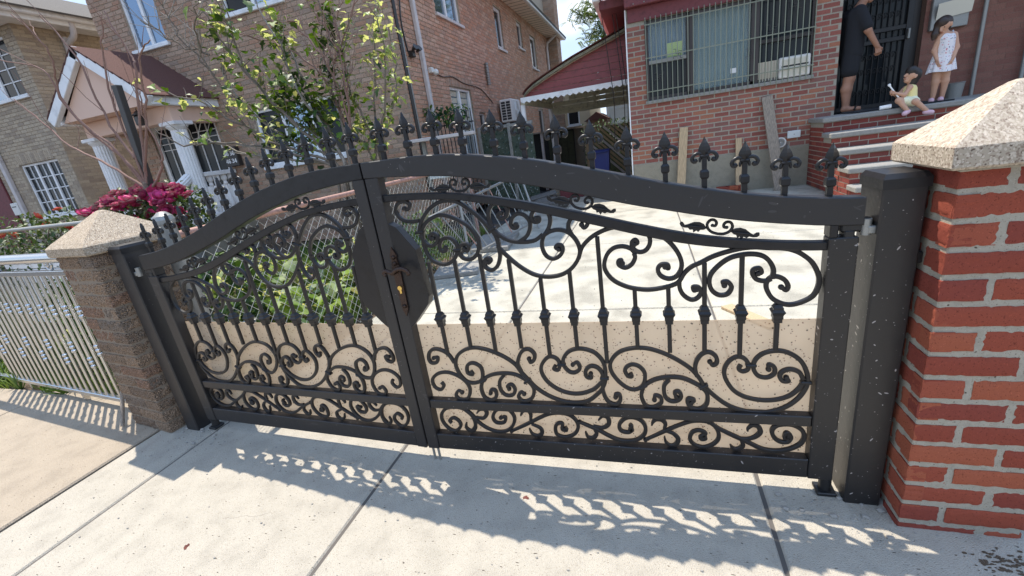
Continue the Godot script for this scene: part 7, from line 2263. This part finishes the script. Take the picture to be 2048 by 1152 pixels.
func people() -> void:
	# man in the doorway: faces right (+x), his right side towards the street
	var at := Vector3(2.93, 1.018, -8.36)
	var m := thing("person", "person in black t-shirt and shorts standing in the dark doorway, facing the children", "person", at)
	var st := mb()
	var f := Vector3(0.96, -0.28, 0.08).normalized()
	var u := Vector3(0.28, 0.96, 0).normalized()
	var hc := Vector3(0.15, 1.56, 0.01)
	flesh(st, [
		[Vector3(0.02, 1.36, 0), hc - u * 0.06 - f * 0.02, 0.062, 0.055],
		[Vector3(-0.01, 0.95, 0.08), Vector3(-0.01, 1.3, 0.10), 0.09, 0.09], [Vector3(-0.01, 0.95, -0.08), Vector3(-0.01, 1.3, -0.10), 0.09, 0.09],
		[Vector3(0.0, 1.33, 0.17), Vector3(0.09, 1.06, 0.24), 0.052, 0.043], [Vector3(0.09, 1.06, 0.24), Vector3(0.235, 0.83, 0.21), 0.043, 0.030],
		[Vector3(-0.03, 1.33, -0.17), Vector3(-0.20, 1.14, -0.22), 0.052, 0.043], [Vector3(-0.20, 1.14, -0.22), Vector3(-0.24, 1.09, -0.02), 0.043, 0.030],
		[Vector3(-0.02, 0.86, 0.09), Vector3(-0.04, 0.47, 0.10), 0.092, 0.062], [Vector3(-0.04, 0.47, 0.10), Vector3(-0.065, 0.32, 0.10), 0.060, 0.062], [Vector3(-0.065, 0.32, 0.10), Vector3(-0.05, 0.07, 0.10), 0.062, 0.038],
		[Vector3(-0.02, 0.86, -0.09), Vector3(0.05, 0.47, -0.09), 0.092, 0.062], [Vector3(0.05, 0.47, -0.09), Vector3(0.02, 0.32, -0.09), 0.060, 0.062], [Vector3(0.02, 0.32, -0.09), Vector3(0.03, 0.07, -0.09), 0.062, 0.038],
		[Vector3(-0.07, 0.04, 0.10), Vector3(0.12, 0.03, 0.115), 0.038, 0.03], [Vector3(0.01, 0.04, -0.09), Vector3(0.20, 0.03, -0.10), 0.038, 0.03]], 0.013, 0.03)
	flesh(st, head_bones(hc, f, u, 0.105), 0.008, 0.025)
	flesh(st, hand_bones(Vector3(0.235, 0.83, 0.21), Vector3(0.25, -0.96, 0).normalized(), Vector3(0.1, 0, -1).normalized(), 1.0, 1.15, 1.0), 0.005, 0.008)
	flesh(st, hand_bones(Vector3(-0.24, 1.09, -0.02), Vector3(-0.2, -0.3, 0.93).normalized(), Vector3(1, 0, 0.2).normalized(), 1.0, 0.5, 1.0), 0.005, 0.008)
	part("body", st, M.skin_a, m)
	var sh := mb()
	flesh(sh, [
		[Vector3(-0.01, 0.80, 0.085), Vector3(-0.01, 1.28, 0.10), 0.125, 0.115], [Vector3(-0.01, 0.80, -0.085), Vector3(-0.01, 1.28, -0.10), 0.125, 0.115],
		[Vector3(0.02, 1.36, -0.09), Vector3(0.02, 1.36, 0.09), 0.062, 0.062],
		[Vector3(0.0, 1.33, 0.17), Vector3(0.075, 1.12, 0.23), 0.078, 0.072], [Vector3(-0.03, 1.33, -0.17), Vector3(-0.16, 1.18, -0.21), 0.078, 0.072]], 0.014, 0.04)
	part("t_shirt", sh, M.black_cloth, m)
	var so := mb()
	flesh(so, [[Vector3(-0.02, 0.80, 0.085), Vector3(-0.04, 0.58, 0.10), 0.118, 0.112], [Vector3(-0.02, 0.80, -0.085), Vector3(0.03, 0.58, -0.09), 0.118, 0.105]], 0.014, 0.03)
	part("shorts", so, M.black_cloth, m)
	var hr := mb()
	flesh(hr, [[hc - f * 0.03 + u * 0.035, hc + f * 0.02 + u * 0.045, 0.092, 0.086], [hc - f * 0.06 - u * 0.03, hc - f * 0.05 + u * 0.04, 0.07, 0.07]], 0.01, 0.02)
	part("hair", hr, M.hair, m)
	face(m, hc, f, u, 0.105)
	var sd := mb()
	for q in [[Vector3(-0.08, 0.0, 0.10), Vector3(0.15, 0.0, 0.115)], [Vector3(0.0, 0.0, -0.09), Vector3(0.23, 0.0, -0.10)]]:
		bx(sd, (q[0] + q[1]) / 2.0 + Vector3(0, -0.006, 0), Vector3(0.27, 0.022, 0.095), 0.008)
		tube(sd, [q[1] + Vector3(-0.10, 0.02, 0.05), q[1] + Vector3(-0.07, 0.07, 0.0), q[1] + Vector3(-0.10, 0.02, -0.05)], 0.014, 6)
	part("sandals", sd, M.frame_dark, m)

	# older girl, standing: faces left and towards the street, head bent down
	var ga := Vector3(3.84, 1.0, -7.93)
	var g := thing("person", "girl in a white printed sleeveless dress and pink shoes, looking down", "person", ga)
	st = mb()
	f = Vector3(-0.62, -0.42, 0.66).normalized()
	u = Vector3(-0.28, 0.90, 0.25)
	u = (u - f * u.dot(f)).normalized()
	hc = Vector3(-0.055, 0.95, 0.02)
	flesh(st, [
		[Vector3(0.0, 0.83, 0), hc - u * 0.05, 0.036, 0.034],
		[Vector3(-0.06, 0.82, 0.02), Vector3(0.06, 0.82, -0.02), 0.045, 0.045], [Vector3(0, 0.78, 0), Vector3(0, 0.52, 0), 0.085, 0.09],
		[Vector3(0.085, 0.82, 0.0), Vector3(0.115, 0.66, 0.03), 0.034, 0.028], [Vector3(0.115, 0.66, 0.03), Vector3(0.06, 0.53, 0.10), 0.028, 0.020],
		[Vector3(-0.085, 0.82, 0.02), Vector3(-0.12, 0.66, 0.02), 0.034, 0.028], [Vector3(-0.12, 0.66, 0.02), Vector3(-0.10, 0.54, 0.07), 0.028, 0.020],
		[Vector3(-0.045, 0.5, 0.0), Vector3(-0.05, 0.26, 0.01), 0.062, 0.041], [Vector3(-0.05, 0.26, 0.01), Vector3(-0.052, 0.06, 0), 0.042, 0.028],
		[Vector3(0.045, 0.5, 0.0), Vector3(0.052, 0.26, 0.02), 0.062, 0.041], [Vector3(0.052, 0.26, 0.02), Vector3(0.052, 0.06, 0), 0.042, 0.028]], 0.010, 0.022)
	flesh(st, head_bones(hc, f, u, 0.088), 0.007, 0.02)
	flesh(st, hand_bones(Vector3(0.06, 0.53, 0.10), Vector3(-0.4, -0.88, 0.25).normalized(), Vector3(-0.6, 0.1, -0.8).normalized(), 0.68, 0.35, 1.0), 0.004, 0.006)
	flesh(st, hand_bones(Vector3(-0.10, 0.54, 0.07), Vector3(0.1, -0.95, 0.3).normalized(), Vector3(0.9, 0.1, -0.4).normalized(), 0.68, 0.35, -1.0), 0.004, 0.006)
	part("body", st, M.skin_b, g)
	var dr := mb()
	flesh(dr, [[Vector3(-0.045, 0.80, 0.02), Vector3(0.045, 0.80, -0.01), 0.055, 0.055], [Vector3(0, 0.76, 0), Vector3(0, 0.62, 0), 0.096, 0.098]], 0.010, 0.03)
	for sg in [-1.0, 1.0]: tube(dr, [Vector3(sg * 0.055, 0.80, 0.05), Vector3(sg * 0.06, 0.865, 0.0), Vector3(sg * 0.055, 0.80, -0.06)], 0.014, 6)
	# pleated hem
	var rim := func(k: int, t: float) -> Vector3:
		var a := TAU * k / 64.0
		var r := lerpf(0.094, 0.150, pow(t, 0.8)) + 0.013 * t * sin(a * 9.0 + 2.0 * sin(a * 2.0))
		return Vector3(cos(a) * r, lerpf(0.645, 0.385 + 0.008 * sin(a * 3.0), t), sin(a) * r * 0.86)
	for k in 64:
		for j in 6:
			var A: Vector3 = rim.call(k, j / 6.0); var B: Vector3 = rim.call(k + 1, j / 6.0)
			var C: Vector3 = rim.call(k + 1, (j + 1) / 6.0); var D: Vector3 = rim.call(k, (j + 1) / 6.0)
			quad(dr, A, B, C, D, Vector3(A.x, 0.02, A.z))
	part("dress", dr, M.dress, g)
	hr = mb()
	flesh(hr, [[hc - f * 0.02 + u * 0.03, hc + f * 0.03 + u * 0.055, 0.084, 0.066], [hc - f * 0.05, hc - f * 0.045 - u * 0.07, 0.066, 0.05], [hc + u * 0.02 + Vector3(-0.05, 0, 0.0), hc + Vector3(-0.10, -0.10, 0.03), 0.05, 0.03], [hc + Vector3(-0.10, -0.10, 0.03), hc + Vector3(-0.11, -0.15, 0.03), 0.035, 0.018]], 0.009, 0.025)
	part("hair", hr, M.hair_brown, g)
	face(g, hc, f, u, 0.088)
	for sg in [-1.0, 1.0]:
		var s := mb()
		flesh(s, [[Vector3(sg * 0.052, 0.035, -0.02), Vector3(sg * 0.052 - 0.045, 0.03, 0.075), 0.034, 0.032]], 0.008, 0.01)
		part("shoe", s, M.pink_shoe, g)

	# toddler sitting on the edge of the porch, looking up to the left
	var ta := Vector3(3.40, 1.0, -7.66)
	var t := thing("person", "toddler in a yellow top sitting on the edge of the stoop holding a white stick", "person", ta)
	st = mb()
	f = Vector3(-0.86, 0.36, 0.35).normalized()
	u = Vector3(0.36, 0.93, 0.0)
	u = (u - f * u.dot(f)).normalized()
	hc = Vector3(-0.015, 0.385, 0.02)
	flesh(st, [
		[Vector3(0, 0.27, 0), hc - u * 0.05, 0.034, 0.034], [Vector3(0, 0.07, 0), Vector3(0, 0.22, 0), 0.075, 0.066], [Vector3(-0.03, 0.245, 0.05), Vector3(0.03, 0.245, -0.04), 0.035, 0.035],
		[Vector3(-0.03, 0.245, 0.065), Vector3(-0.10, 0.16, 0.10), 0.028, 0.025], [Vector3(-0.10, 0.16, 0.10), Vector3(-0.20, 0.195, 0.10), 0.025, 0.018],
		[Vector3(-0.03, 0.245, -0.05), Vector3(-0.12, 0.16, -0.03), 0.028, 0.025], [Vector3(-0.12, 0.16, -0.03), Vector3(-0.20, 0.185, 0.06), 0.025, 0.018],
		[Vector3(-0.02, 0.06, 0.04), Vector3(-0.16, 0.10, 0.11), 0.052, 0.038], [Vector3(-0.16, 0.10, 0.11), Vector3(-0.07, -0.04, 0.155), 0.036, 0.026],
		[Vector3(0.03, 0.06, 0.04), Vector3(0.01, 0.06, 0.15), 0.052, 0.038], [Vector3(0.01, 0.06, 0.15), Vector3(0.14, -0.075, 0.165), 0.036, 0.026]], 0.009, 0.018)
	flesh(st, head_bones(hc, f, u, 0.080), 0.006, 0.018)
	flesh(st, hand_bones(Vector3(-0.20, 0.195, 0.10), Vector3(-0.8, 0.5, -0.1).normalized(), Vector3(0.1, 0.2, -1).normalized(), 0.52, 0.9, 1.0), 0.004, 0.005)
	flesh(st, hand_bones(Vector3(-0.20, 0.185, 0.06), Vector3(-0.8, 0.4, 0.3).normalized(), Vector3(-0.2, 0.1, 1).normalized(), 0.52, 0.9, -1.0), 0.004, 0.005)
	part("body", st, M.skin_b, t)
	var tp := mb()
	flesh(tp, [[Vector3(0, 0.09, 0), Vector3(0, 0.21, 0), 0.086, 0.075], [Vector3(-0.02, 0.24, 0.04), Vector3(0.02, 0.24, -0.03), 0.043, 0.043]], 0.009, 0.02)
	part("top", tp, M.yellow_cloth, t)
	so = mb()
	flesh(so, [[Vector3(0, 0.07, 0), Vector3(0, 0.09, 0), 0.088, 0.09], [Vector3(-0.02, 0.06, 0.04), Vector3(-0.09, 0.085, 0.075), 0.062, 0.056], [Vector3(0.03, 0.06, 0.04), Vector3(0.02, 0.06, 0.10), 0.062, 0.058]], 0.009, 0.02)
	part("shorts", so, M.cream_cloth, t)
	hr = mb()
	flesh(hr, [[hc - f * 0.025 + u * 0.03, hc + f * 0.034 + u * 0.052, 0.080, 0.064], [hc - f * 0.045, hc - f * 0.055 - u * 0.065, 0.070, 0.058]], 0.007, 0.02)
	part("hair", hr, M.hair, t)
	face(t, hc, f, u, 0.080)
	for q in [[Vector3(-0.06, -0.055, 0.15), Vector3(-0.105, -0.075, 0.175)], [Vector3(0.13, -0.09, 0.16), Vector3(0.185, -0.10, 0.185)]]:
		var s := mb()
		flesh(s, [[q[0], q[1], 0.032, 0.030]], 0.007, 0.01)
		part("shoe", s, M.pink_shoe, t)
	var w := thing("toy_stick", "white toy stick held by the seated toddler", "toy", ta + Vector3(-0.22, 0.20, 0.085))
	part("shaft", rod(Vector3(-0.05, 0.10, 0.0), Vector3(0.13, -0.17, 0.03), 0.009, 8), M.white, w)
	part("tip", boxm(Vector3(0.03, 0.03, 0.02), 0.004), M.white, w, Transform3D(Basis(Vector3.BACK, 0.5), Vector3(-0.055, 0.11, 0)))
	var pc := thing("paper_cup", "white folded cup lying on the porch edge beside the toddler", "cup", ta + Vector3(-0.27, 0.03, 0.02))
	part("cup", rod(Vector3(-0.06, 0.0, 0), Vector3(0.06, 0.01, 0.03), 0.028, 12), M.white, pc)


func _ready() -> void:
	rng.seed = 20240521
	make_sky()
	make_materials()
	M.joint = mat(lin(0.10, 0.09, 0.08), 0.95)
	M.rubble = mat(lin(0.30, 0.28, 0.25), 0.95)
	M.dead_leaf = mat(lin(0.12, 0.025, 0.015), 0.7)
	M.wood_grey_pale = mat(lin(0.50, 0.45, 0.36), 0.8)
	M.zinc_light = mat(lin(0.50, 0.50, 0.48), 0.5, 0.4)
	unit_box = BoxMesh.new()
	make_ground()
	red_house()
	stoop()
	tan_house()
	portico()
	beige_house()
	awning()
	yard()
	make_gate()
	chain_link()
	steel_fence()
	planks()
	fig_tree()
	sapling()
	garden()
	people()
